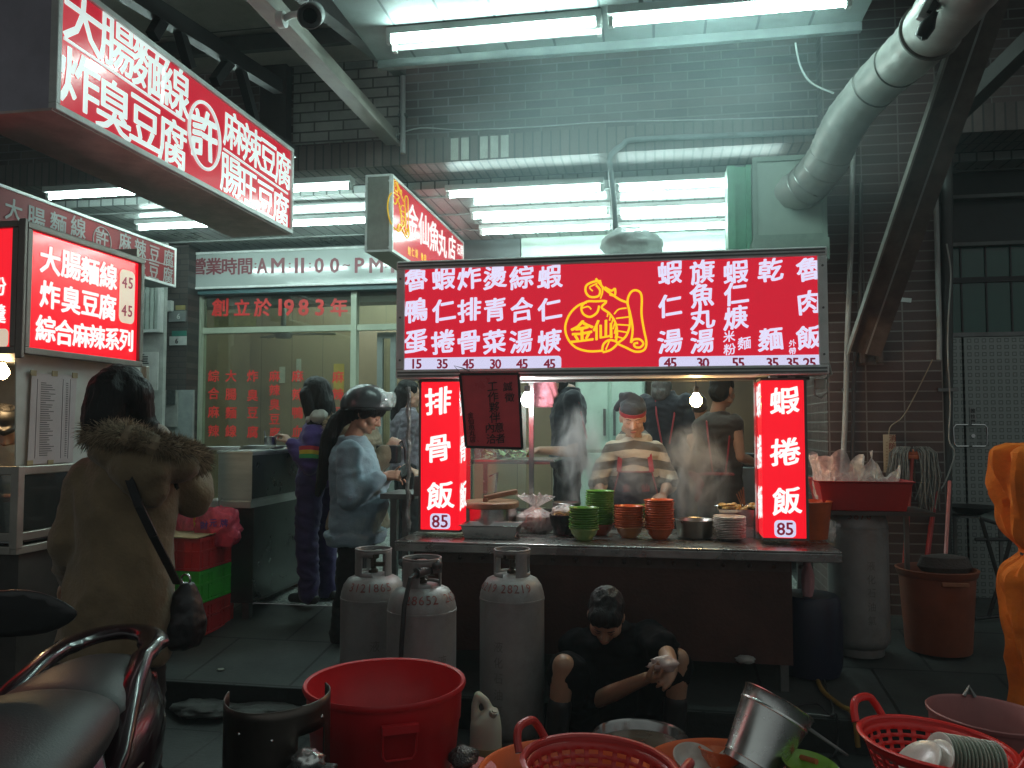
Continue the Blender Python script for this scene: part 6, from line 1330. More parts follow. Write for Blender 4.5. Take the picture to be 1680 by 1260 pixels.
# windshield shell of a cooker, dark steel with window
cs_ = PD(456, 1140, 2.62); C1 = V((cs_.x, cs_.y, 0)); t = thing('wind_guard', 'dark steel burner wind guard with a cut window, left of the red bucket', 'wind guard', C1); rg = .162; hg = cs_.z; n_ = 72; m_ = 24
tc_ = math.atan2(-cs_.y, -cs_.x)
def hole(i, j):
    a = -1.95+3.9*(j+.5)/n_; q = (i+.5)/m_
    return (.40 < a < 1.05 and .70 < q < .86)
g = MB(); s0 = len(g.v); g.lathe([(rg, .02+(hg-.02)*i/m_) for i in range(m_+1)], C1, n_, hole=hole, arc=(tc_-1.95, tc_+1.95))
for i in range(m_+1):
    for j in range(n_+1):
        a = -1.95+3.9*j/n_; x, y, z = g.v[s0+i*(n_+1)+j]; k = (i/m_)**6; g.v[s0+i*(n_+1)+j] = (x, y, z+k*.002*a*a+k*.006*math.sin(a*1.5))
sh = g.build('shell', pm('heat_steel', (.10, .085, .075), .35, .85, var=.3, scale=3, dirt=.4, dirtcol=(.04, .03, .028)), t, True, smooth=True, solid=.004)
g = MB()
for (a, z) in ((-.75, .90), (-.1, .88), (.95, .93), (-.78, .52), (-.15, .46), (.9, .5)):
    p = C1+V((math.cos(tc_+a)*rg, math.sin(tc_+a)*rg, hg*z)); g.sph(p, .0065, 8)
g.build('rivet', m_chrome, t, True, smooth=True)
g = MB()
for k in range(-4, 5): g.tube([C1+V((-.15, k*.03, hg*.60)), C1+V((.15, k*.03, hg*.60))], .003, 5); g.tube([C1+V((k*.03, -.15, hg*.604)), C1+V((k*.03, .15, hg*.604))], .003, 5)
g.build('grate', m_steelD, t, True)
g = MB(); g.lathe([(0, 0), (rg*.9, 0), (rg*.9, hg*.42), (0, hg*.42)], C1, 24); g.build('burner_base', m_black, t, True)
# water jug
cj = PD(797, 1235, 3.66); cj = V((cj.x, cj.y, 0)); hj = PD(797, 1138, 3.66).z; t = thing('water_jug', 'translucent white plastic jug of yellowish liquid beside the red bucket', 'jug', cj)
bl = BL(); hb_ = hj*.60
rj = lambda w, d_, z, ox=0: (V((cj.x+ox, cj.y, z)), V((w, 0, 0)), V((0, d_, 0)))
bl.loft([rj(.066, .055, 0), rj(.071, .06, .02), rj(.071, .06, hb_*.95), rj(.068, .056, hb_*1.08), rj(.05, .045, hb_*1.22, .012), rj(.026, .026, hb_*1.36, .026)])
bl.limb([(cj.x-.045, cj.y, hb_*1.05, .024), (cj.x-.05, cj.y, hb_*1.4, .017), (cj.x-.035, cj.y, hj-.015, .020), (cj.x-.002, cj.y, hb_*1.5, .018), (cj.x+.02, cj.y, hb_*1.3, .02)])
o = bl.build('bottle', pm('milky_plastic', (.55, .56, .46), .35, var=.05, sss=.3), t, .006, 3); me = o.data; me.transform(MW[t.name].inverted())
g = MB(); g.lathe([(.067, .005), (.0725, .02), (.0725, hb_*.62), (0, hb_*.62)], cj, 24, sy=.9); g.build('liquid', pm('jug_liquid', (.40, .34, .17), .4), t, True, smooth=True, angle=30)
g = MB(); p = V((cj.x+.035, cj.y-.022, hb_*1.26)); d_ = V((.35, -.45, .8)).normalized(); g.tube([p, p+d_*.03], .019, 14); g.tube([p+d_*.03, p+d_*.035], .012, 12); g.build('cap', pm('jug_cap', (.5, .48, .38), .4), t, True, smooth=True, angle=40)
# colanders
def colander(label, c, r, h, mat, z0, tilt=(0, 0), handles=(0, math.pi)):
    t = thing('colander', label, 'basket', (c[0], c[1], z0)); t.rotation_euler = (tilt[0], tilt[1], 0)
    prof = [(r*.70, 0.0)]+[(r*(.70+.26*i/12), h*(i/12)*.86+.004) for i in range(13)]; n = 84
    def hole(i, j):
        if not (2 <= i <= 11): return False
        return (i % 2 == 0) and (j % 3 != 0)
    g = MB(); g.lathe(prof, seg=n, hole=hole); g.build('basket_wall', mat, t, smooth=True, solid=.004)
    g = MB(); n2 = 60
    g.lathe([(0, .0), (r*.7, 0.0)], seg=n2); g.build('basket_base', mat, t, solid=.004)
    g = MB(); g.lathe([(r*.955, h*.84), (r*.965, h*.83), (r*.985, h*.95), (r*1.045, h*.955), (r*1.055, h*.98), (r*1.04, h), (r*.985, h), (r*.965, h*.96)], seg=n); g.build('rim', mat, t, smooth=True, angle=50)
    for a in handles:
        d = V((math.cos(a), math.sin(a), 0)); s_ = V((-d.y, d.x, 0)); g = MB(); p = d*r*1.03
        g.tube(spl([p+s_*-.07*1.15+V((0, 0, h*.95)), p+s_*-.065+d*.02+V((0, 0, h+.03)), p+s_*-.035+d*.03+V((0, 0, h+.055)), p+s_*.035+d*.03+V((0, 0, h+.055)), p+s_*.065+d*.02+V((0, 0, h+.03)), p+s_*.07*1.15+V((0, 0, h*.95))], 5), .0135, 10); g.build('handle', mat, t, smooth=True)
    return t
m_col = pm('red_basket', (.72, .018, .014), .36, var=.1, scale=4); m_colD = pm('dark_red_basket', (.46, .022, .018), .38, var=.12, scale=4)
cR = PD(1530, 1215, 2.72); rR = .247*1.0; zR = cR.z-.15
thR = colander('bright red colander of plates at the lower right', (cR.x, cR.y), .232, .16, m_col, zR-.01, (.0, .07), (2.35, -.45))
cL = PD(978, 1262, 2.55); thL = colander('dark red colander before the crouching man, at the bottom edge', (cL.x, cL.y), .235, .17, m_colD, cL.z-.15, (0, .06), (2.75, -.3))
# plates standing in the right colander
for k in range(16):
    o = plate_me(.085, .014).build('plate', pm('grey_plate', (.26, .30, .24), .3, var=.1) if k > 2 else m_por, None, smooth=True, angle=60) if k in (0, 3) else _pl.copy()
    if k not in (0, 3): COL.objects.link(o)
    _pl = o
    o.location = (cR.x+.01+k*.0105, cR.y+.02-.004*k, zR+.085); o.rotation_euler = (.1, R(-72)+random.uniform(-.03, .03) if k > 1 else R(-40-k*8), .15)
    if k <= 1: o.location = (cR.x-.055+k*.045, cR.y-.05, zR+.09)
    tag(o, ('white plate lying at the left inside the bright red colander', 'second white plate leaning in the bright red colander')[k] if k < 2 else 'used plate standing in the row inside the bright red colander', 'plate', 'plates in the red colander')
# box under the colanders so that they stand on something
def tub(name, label, c, r, h, mat, z0=0, rin=.9, cat='tub', lip=.012, M=None, parent=None):
    t = thing(name, label, cat, (c[0], c[1], z0)); g = MB(); g.lathe([(0, .008), (r*.8, 0), (r*.82, .008), (r*.955, h-.015), (r*1.0, h-.012), (r*1.01, h), (r*.99, h+.004), (r*.945, h-.006), (r*.80, .02), (0, .018)], seg=64); g.build('tub', mat, t, smooth=True, angle=50); return t
m_orpl = pm('orange_tub_plastic', (.78, .14, .03), .4, var=.15, scale=4, dirt=.2, dirtcol=(.3, .06, .02))
cO = PD(930, 1262, 2.85); tub('wash_tub', 'orange wash tub partly hidden behind the dark red colander', (cO.x-.02, cO.y+.05), .30, PD(930, 1226, 3.12).z, m_orpl)
cO2 = PD(1190, 1268, 2.75); hO2 = .405; tO2 = tub('wash_tub', 'orange wash tub holding bowls under the tilted steel bucket', (cO2.x, cO2.y), .275, hO2, m_orpl)
m_water = pm('dirty_water', (.10, .07, .05), .06, var=.3, scale=4)
g = MB(); g.disc((cO2.x, cO2.y, hO2-.13), .24, 40); wob = g.build('dishwater', m_water); tag(wob, 'dull dishwater filling the orange tub of bowls', 'water', kind='stuff')
g = MB(); g.disc((cO.x-.02, cO.y+.05, .24), .25, 40); tag(g.build('dishwater', m_water), 'dull dishwater filling the hidden orange tub', 'water', kind='stuff')
bowlspec = ((1137, 1249, m_por, 'white bowl with orange rim soaking in the orange tub', (.3, .2)), (1182, 1243, m_org, 'orange bowl soaking in the orange tub', (-.2, .1)), (1218, 1252, m_por, 'small white bowl beside the tilted steel bucket', (.2, -.3)))
for (px, py, mt, lb, rt) in bowlspec:
    p = PD(px, py, 2.78); o = bowl_me(.075, .055).build('bowl', mt, None, smooth=True, angle=60); o.location = (p.x, p.y, p.z-.035); o.rotation_euler = (rt[0], rt[1], 0); tag(o, lb, 'bowl')
p = PD(1325, 1262, 2.6); o = bowl_me(.085, .06).build('bowl', pm('lime_bowl', (.22, .42, .05), .3), None, smooth=True, angle=60); o.location = (p.x, p.y, p.z-.04); o.rotation_euler = (.1, .15, 0); tag(o, 'lime green bowl at the bottom edge beside the tilted steel bucket', 'bowl')
g = MB(); g.lathe([(0, 0), (.12, 0), (.12, p.z-.04), (0, p.z-.04)], (p.x, p.y, 0), 24); tag(g.build('upturned_pail', m_black, smooth=True, angle=40), 'dark upturned pail carrying the lime green bowl', 'pail')
g = MB(); pa1, pa2 = PD(1300, 1238, 2.7), PD(1340, 1250, 2.62); g.tube([pa1, pa2], .009, 8); tag(g.build('ladle_handle_stick', pm('orange_stick', (.5, .13, .05), .4), smooth=True), 'orange stick lying across the tub edge', 'stick')
# tilted steel bucket
ct, cb = PD(1272, 1162, 2.74), PD(1234, 1250, 2.68); ax = (ct-cb); Lb = .235; axn = (ax.normalized()*1+V((.02, -.05, 0))).normalized()
q = V((0, 0, 1)).rotation_difference(axn).to_matrix(); cbm = (ct+cb)/2-axn*Lb*.5
t = thing('steel_bucket', 'shiny steel bucket tilted on the orange wash tub', 'bucket', cbm)
rb1, rb2 = .088, .118
g = MB(); g.lathe([(0, .012), (rb1*.93, .012), (rb1*.94, 0), (rb1, 0), (rb1*1.01, .02), (rb1*1.04, .022), (rb1*1.04, .027), (rb1*1.03, .03), (rb2*.96, Lb*.80), (rb2*.985, Lb*.81), (rb2*.985, Lb*.83), (rb2*.97, Lb*.84), (rb2, Lb-.004), (rb2*1.03, Lb), (rb2*.99, Lb+.003), (rb2*.94, Lb*.8), (rb1*.95, .02), (0, .018)], cbm, 56, M=q); g.build('pail', pm('scratched_steel', (.66, .68, .66), .27, 1, var=.15, scale=6, bump=.06, bscale=14, dirt=.15), t, True, smooth=True, angle=40)
g = MB(); top = cbm+axn*Lb*.93; u = V((.5, -.75, .35)); u = (u-axn*u.dot(axn)).normalized(); w = axn.cross(u)
g.tube([top+(w*math.cos(math.pi*k/14)*rb2*1.02)+(u*.0+V((.9, -.2, -.55)).normalized()*math.sin(math.pi*k/14)*.23) for k in range(15)], .0035, 6); g.build('bail', m_steelD, t, True, smooth=True)
# silver wash basin in front of the crouching man, pink tub, hose, cables, small things
cB = PD(1050, 1207, 3.25); tB = tub('steel_basin', 'wide steel basin in front of the crouching man', (cB.x, cB.y), .185, cB.z, pm('dull_basin', (.34, .34, .33), .2, .95, dirt=.3), cat='basin')
g = MB(); g.disc((cB.x, cB.y, cB.z-.035), .165, 36); tag(g.build('dishwater', m_water), 'dark water filling the steel basin', 'water', kind='stuff')
cP = PD(1612, 1170, 3.1); tP = tub('pink_tub', 'dull pink plastic tub behind the bright red colander', (cP.x, cP.y), .215, cP.z, pm('dusty_pink', (.30, .10, .095), .5, var=.12, dirt=.35, dirtcol=(.15, .05, .05)))
tP.rotation_euler = (0, .05, 0)
g = MB(); g.tube([(cP.x+.02, cP.y+.2, cP.z+.0), (cP.x+.0, cP.y+.21, cP.z+.035), (cP.x-.02, cP.y+.2, cP.z)], .008, 8); g.build('lug', m_steelD, tP, True)
pipe('yellow hose curving over the kerb beside the gas cylinder', [PG(1345, 1062)+V((0, 0, .05)), PG(1352, 1085)+V((0, 0, .03)), PG(1341, 1112)+V((0, 0, .015)), PG(1350, 1140)+V((0, 0, .02)), PG(1380, 1165)+V((0, 0, .02)), PG(1400, 1192)+V((0, 0, .03)), PG(1408, 1240)+V((0, 0, .04))], .012, pm('yellow_hose', (.28, .17, .035), .45, dirt=.3), 'hose', name='garden_hose')
lp = [PG(x, y)+V((0, 0, .02)) for x, y in ((1258, 1185), (1300, 1166), (1340, 1162), (1362, 1182), (1374, 1218), (1372, 1240), (1350, 1258))]
pipe('black cable looping on the dark paving beside the steel bucket', lp, .005, m_black, 'cable', name='cable')
lp = [PG(x, y)+V((0, 0, .02)) for x, y in ((1352, 1120), (1366, 1165), (1364, 1200), (1345, 1222), (1318, 1232))]
pipe('grey cable lying beside the yellow hose', lp, .004, m_steelD, 'cable', name='cable')
c = PD(760, 1242, 2.95); tag(bag_blob('wire_scourer', V((c.x, c.y, c.z)), (.05, .05, .035), pm('scourer', (.10, .10, .10), .35, .8, bump=1, bscale=90), 99, .3, 3), 'dark wire scourer lying by the red bucket', 'scourer')
g = MB(); g.lathe([(0, 0), (.1, 0), (.12, c.z-.04), (0, c.z-.04)], (c.x, c.y+.0, 0), 24); tag(g.build('red_pail', m_colD, smooth=True, angle=40), 'small dark red pail under the wire scourer', 'pail')
c = PD(505, 1248, 2.40); tag(bag_blob('foil_scrap', V((c.x, c.y, c.z)), (.045, .035, .03), pm('crumpled_foil', (.6, .62, .6), .25, .9), 103, .4, 3), 'crumpled foil lying in front of the wind guard', 'foil'); g = MB(); g.bb((c.x-.07, c.y-.06, 0), (c.x+.07, c.y+.06, c.z-.025)); tag(g.build('dark_box', m_black, bevel=.005), 'dark box at the bottom edge under the crumpled foil', 'box')
# flat stones by the kerb
for i, (px, py, w, d_) in enumerate(((345, 1138, .30, .2), (455, 1122, .34, .22))):
    p = PG(px, py); p.z = 0; o = bag_blob('kerb_rubble', V((p.x, p.y-.05, .04)), (w*.6, d_*.6, .035), pm('rough_stone', (.085, .09, .085), .8, bump=.8, bscale=25, dirt=.5), 120+i*7, .3, 4); tag(o, ('flat broken stone lying against the kerb, left', 'flat broken stone against the kerb behind the wind guard')[i], 'stone')
p = PG(362, 1100); o = bag_blob('litter_scrap', p+V((0, 0, .006)), (.02, .015, .006), pm('litter', (.4, .42, .36), .5), 131, .3, 3); tag(o, 'tiny pale scrap of litter on the pavement slabs', 'litter')
for i, (px, py) in enumerate(((1213, 1076), (1105, 1078))):
    pc = PD(px, py, 4.5); o = bag_blob('pale_rag', V((pc.x, 4.42, .36)), (.045, .03, .02), pm('rag', (.30, .32, .30), .8), 140+i, .4, 3); tag(o, ('pale rag tucked under the stall panel, right', 'pale rag tucked under the stall panel behind the crouching man')[i], 'rag')
# ================================================================ SCOOTER IN THE FOREGROUND
m_seat = pm('seat_vinyl', (.050, .051, .053), .45, var=.12, scale=4, bump=.12, bscale=180, spec=.6)
m_mar = pm('maroon_paint', (.014, .003, .007), .24, .1, var=.1, scale=2, coat=.45)
SX = -1.74; t = thing('parked_scooter', 'glossy maroon scooter with black seat parked at the lower left, tail toward the stalls', 'scooter', (SX, 1.6, 0))
ST = lambda px, py, D: PD(px, py, D)
# seat: rings from the tail forward (toward the camera side)
def seat_ring(y, w, zt, h, dome, n=28, cx=0):
    out = []
    for k in range(n):
        a = 2*math.pi*k/n; ca, sa = math.cos(a), math.sin(a); x = w*math.copysign(abs(ca)**.62, ca); z = (zt-h/2)+(h/2)*math.copysign(abs(sa)**.6, sa)
        if sa > 0: z += dome*(1-(x/w)**2) - dome*.35
        out.append(V((SX+cx+x, y, z)))
    return out
g = MB(); g.ring_loft([seat_ring(2.63, .05, .80, .05, .0), seat_ring(2.61, .095, .822, .08, .012), seat_ring(2.54, .130, .842, .11, .025), seat_ring(2.40, .160, .850, .13, .035), seat_ring(2.25, .180, .842, .13, .04), seat_ring(2.16, .186, .825, .13, .03)])
g.build('rear_seat', m_seat, t, True, smooth=True, angle=70, sub=1)
g = MB(); g.ring_loft([seat_ring(2.235, .11, .818, .05, .02), seat_ring(2.19, .170, .852, .09, .025), seat_ring(2.08, .194, .862, .13, .04), seat_ring(1.85, .196, .84, .13, .045), seat_ring(1.6, .15, .80, .12, .03), seat_ring(1.35, .11, .79, .11, .02), seat_ring(1.25, .07, .78, .08, .01)])
g.build('front_seat', m_seat, t, True, smooth=True, angle=70, sub=1)
# grab rail: a flat glossy loop round the tail
pts = []
for k in range(33):
    a = math.pi*k/32; x = -.128*math.cos(a); y = 2.44+.245*max(0, math.sin(a))**.7; z = .862+.016*math.sin(a); pts.append(V((SX+x, y, z)))
pts = [V((SX-.17, 1.92, .60)), V((SX-.185, 2.10, .72)), V((SX-.150, 2.30, .822))]+pts+[V((SX+.150, 2.30, .822)), V((SX+.185, 2.10, .72)), V((SX+.17, 1.92, .60))]
g = MB(); rings = []
for i, p in enumerate(pts):
    d = (pts[min(i+1, len(pts)-1)]-pts[max(i-1, 0)]).normalized(); o_ = d.cross(V((0, 0, 1))).normalized(); wv = .044 if 6 < i < len(pts)-7 else .030; hv = .022
    rings.append([p+o_*wv*math.cos(2*math.pi*k/14)+V((0, 0, 1))*hv*math.sin(2*math.pi*k/14) for k in range(14)])
g.ring_loft(rings); g.build('grab_rail', m_mar, t, True, smooth=True, angle=60)
# tail body: side panels flaring under the seat, tail lamp strip
def tail_ring(y, w, zt, zb, n=24):
    out = []
    for k in range(n):
        a = 2*math.pi*k/n; ca, sa = math.cos(a), math.sin(a); x = w*math.copysign(abs(ca)**.7, ca)*(1 if sa > -.3 else .85); z = (zt+zb)/2+(zt-zb)/2*math.copysign(abs(sa)**.7, sa); out.append(V((SX+x, y, z)))
    return out
g = MB(); g.ring_loft([tail_ring(2.72, .06, .77, .66), tail_ring(2.66, .12, .785, .58), tail_ring(2.5, .185, .785, .50), tail_ring(2.3, .215, .775, .44), tail_ring(2.05, .225, .76, .40), tail_ring(1.75, .20, .745, .38), tail_ring(1.4, .15, .72, .36), tail_ring(1.2, .10, .68, .36)])
g.build('tail_fairing', m_mar, t, True, smooth=True, angle=80, sub=1)
g = MB(); g.tube([V((SX+.150, 2.58, .66)), V((SX+.180, 2.42, .655)), V((SX+.205, 2.2, .66)), V((SX+.205, 1.95, .68))], [.004, .008, .007, .004], 10); g.build('trim_strip', pm('pale_trim', (.42, .42, .38), .25, .6), t, True, smooth=True)
g = MB(); g.box((SX, 2.715, .715), (.17, .03, .06)); g.build('tail_lamp', pm('red_lens', (.25, .01, .01), .1, coat=1), t, True, bevel=.01)
g = MB(); g.bar((SX, 2.66, .58), (SX, 2.86, .34), .17, .012, (0, 1, .4)); g.build('mudguard', pm('mudguard_black', (.02, .021, .02), .5, bump=.3), t, True, bevel=.01)
g = MB(); ring(g, V((SX, 2.35, .27)), V((1, 0, 0)), .21, .062, 48); g.build('tyre', pm('tyre_rubber', (.015, .015, .015), .8, bump=.4), t, True, smooth=True)
g = MB(); ring(g, V((SX, 2.35, .27)), V((1, 0, 0)), .15, .02, 40); g.tube([V((SX-.05, 2.35, .27)), V((SX+.05, 2.35, .27))], .05, 16); g.build('rim', m_steelD, t, True, smooth=True)
g = MB(); ring(g, V((SX, .95, .25)), V((1, 0, 0)), .20, .05, 40); g.build('tyre', pm('tyre_rubber', (.015, .015, .015)), t, True, smooth=True)
g = MB(); g.bb((SX-.17, 1.0, .22), (SX+.17, 1.45, .30)); g.bb((SX-.16, 1.0, .30), (SX+.16, 1.06, .95)); g.build('floorboard', m_mar, t, True, bevel=.02)
g = MB(); g.tube([V((SX+.2, 2.55, .32)), V((SX+.21, 2.2, .28)), V((SX+.19, 1.9, .26))], [.055, .05, .03], 14); g.build('exhaust', m_steelD, t, True, smooth=True, angle=50)
g = MB(); p = PD(172, 1205, 2.25); g.sph((SX+.15, 2.1, .80), .012, 10); g.build('seat_lock', m_chrome, t, True, smooth=True)
_ap = PD(206, 1036, 2.60); _r = Matrix.Rotation(R(16), 3, 'Z') @ V((0, 1.085*1.04, 0)); t.location = (_ap.x-_r.x, _ap.y-_r.y, 0); t.rotation_euler = (0, 0, R(16)); t.scale = (1.04, 1.04, _ap.z/.878)
# dark scooter beside it: only its mirror and handlebar reach into the picture
cm = PD(50, 1006, 2.15); t = thing('black_scooter', 'black scooter at the left edge, its broad dark mirror in view', 'scooter', (cm.x-.25, cm.y-.2, 0))
bl = BL(); fr = _cm @ V((1, 0, 0)); o_ = V((cm.x-.25, cm.y-.2, 0))
g = MB(); rings = []
prof2 = [(-130, 1046), (-135, 1010), (-60, 978), (0, 968), (45, 965), (90, 977), (126, 998), (131, 1008), (118, 1022), (80, 1042), (20, 1046), (-60, 1048)]
fwd = (cm-CO).normalized()
for (d_, k) in ((.03, .80), (.022, .93), (0.0, 1.0), (-.02, .985), (-.028, .93)):
    cc = PD(0, 1008, 2.15); rings.append([cc+(PD(x, y, 2.15)-cc)*k+fwd*d_ for x, y in prof2])
g.ring_loft(rings); g.build('mirror', pm('mirror_shell', (.014, .015, .016), .35), t, True, smooth=True, angle=50, sub=1)
b0 = PD(-10, 1048, 2.17); g = MB(); g.tube([b0, b0+V((-.05, .02, -.12)), b0+V((-.12, .06, -.2))], .009, 8); g.build('mirror_stem', m_black, t, True, smooth=True)
hb0 = b0+V((-.12, .06, -.2)); g = MB(); g.tube([hb0+V((.14, .02, 0)), hb0, hb0+V((-.5, 0, .02))], .017, 10); g.build('handlebar', m_black, t, True, smooth=True)
g = MB(); g.tube([hb0+V((-.25, 0, 0)), hb0+V((-.25, .15, -.6)), V((hb0.x-.25, hb0.y+.25, .2))], .05, 10); g.bb((hb0.x-.42, hb0.y-.9, .25), (hb0.x-.1, hb0.y-.1, .32)); g.build('front_shield', m_black, t, True)
g = MB(); ring(g, V((hb0.x-.25, hb0.y+.3, .24)), V((1, 0, 0)), .19, .05, 36); g.build('tyre', MATS['tyre_rubber'], t, True, smooth=True)
g = MB(); g.bb((hb0.x-.42, hb0.y-1.4, .4), (hb0.x-.1, hb0.y-.8, .72)); g.build('rear_body', m_black, t, True, bevel=.05)
# ================================================================ PEOPLE
def skin_mat(name, col): return pm(name, col, .45, var=.10, scale=9, sss=.12, bump=.05, bscale=60)
sk1 = skin_mat('skin_tan', (.42, .23, .15)); sk2 = skin_mat('skin_fair', (.50, .31, .22)); sk3 = skin_mat('skin_dusky', (.33, .19, .12))
m_hair = pm('black_hair', (.009, .008, .008), .55, spec=.25, var=.3, scale=20, stretch=(9, 9, 1), bump=.5, bscale=14)
m_hairg = pm('greying_hair', (.09, .085, .08), .5, var=.4, scale=20, stretch=(9, 9, 2), bump=.5, bscale=14)
m_lash = pm('lash_black', (.015, .010, .009), .5); m_lip = pm('lip_red', (.36, .12, .10), .4)
def cloth(name, col, **k): return pm(name, col, .82, var=k.pop('var', .16), scale=k.pop('scale', 7), bump=.25, bscale=120, sheen=.2, spec=.25, **k)
def headM(yaw, pitch=0, roll=0): return (Matrix.Rotation(yaw, 3, 'Z') @ Matrix.Rotation(-pitch, 3, 'X') @ Matrix.Rotation(roll, 3, 'Y'))
def head_prims(bl, c, M, s=1.0):
    P = lambda x, y, z: c+M @ (V((x, y, z))*s)
    e = lambda p, r: bl.ell(P(*p), tuple(q*s for q in r), M)
    e((0, -.014, .034), (.076, .096, .086)); e((0, .018, -.024), (.064, .074, .086)); e((0, .038, -.078), (.044, .046, .036)); e((0, .066, .030), (.054, .026, .022))
    for sx_ in (-1, 1):
        e((sx_*.038, .056, -.022), (.028, .03, .03)); e((sx_*.077, -.008, -.006), (.011, .022, .032)); e((sx_*.05, .02, -.066), (.024, .034, .026)); e((sx_*.030, .074, .006), (.017, .013, .011))
    bl.limb([(*P(0, .084, .016), .0095*s), (*P(0, .098, -.008), .0115*s), (*P(0, .104, -.024), .0145*s)], 10)
    for sx_ in (-1, 1): e((sx_*.013, .093, -.028), (.0095, .011, .009))
    e((0, .082, -.052), (.024, .013, .0075)); e((0, .080, -.064), (.021, .012, .0085)); e((0, .072, -.09), (.022, .02, .016))
def face_bits(root, c, M, s=1.0, closed=True):
    P = lambda x, y, z: c+M @ (V((x, y, z))*s)
    for sx_ in (-1, 1):
        g = MB(); g.tube([P(sx_*.014, .092, .026), P(sx_*.030, .0925, .032), P(sx_*.048, .080, .027)], [.0016*s, .0026*s, .0012*s], 6); g.build('eyebrow', m_lash, root, smooth=True)
        g = MB(); g.tube([P(sx_*.017, .0855, .0035), P(sx_*.031, .0885, -.001), P(sx_*.046, .078, .003)], [.0012*s, .0020*s, .0012*s], 6); g.build('eye', m_lash, root, smooth=True)
    g = MB(); g.sph(P(0, .0945, -.0575), (.021*s, .006*s, .0055*s), 10, M); g.build('lips', m_lip, root, smooth=True)
def hand_prims(bl, w, d, n, side, s=1.0, curl=.5, spread=1.0, thumb=.6):
    """w wrist, d pointing direction, n palm normal, side = +1 thumb toward d x n"""
    d = d.normalized(); n = (n-d*n.dot(d)).normalized(); l = d.cross(n)*side
    for k in (-.026, -.009, .009, .026): bl.limb([(*(w+d*.005*s+l*k*.6*s), .0155*s), (*(w+d*.05*s+l*k*s), .0135*s), (*(w+d*.082*s+l*k*1.08*s), .0115*s)], 8)
    for k, L, c_ in ((.031, .072, 0), (.0105, .080, .08), (-.0105, .075, .18), (-.0305, .060, .3)):
        p = w+d*.084*s+l*k*1.08*s*spread; a = 0; r = .0085*s; pts = [(*p, .0102*s)]
        for q, f in ((.45, .9), (.32, 1.1), (.23, .7)):
            a += (curl+c_*.6)*f; p = p+(d*math.cos(a)+n*math.sin(a))*L*q*s+l*k*.10*s*spread; pts.append((*p, r)); r *= .92
        bl.limb(pts, 8)
    p = w+d*.022*s+l*.026*s; t1 = p+(d*.62+l*.62+n*.42).normalized()*.036*s; t2 = t1+(d*.8+l*(.35-thumb*.4)+n*(.3+thumb*.4)).normalized()*.030*s; t3 = t2+(d*.85+n*(.2+thumb*.5)-l*.2*thumb).normalized()*.024*s
    bl.limb([(*p, .0155*s), (*t1, .0125*s), (*t2, .0105*s), (*t3, .0085*s)], 8)
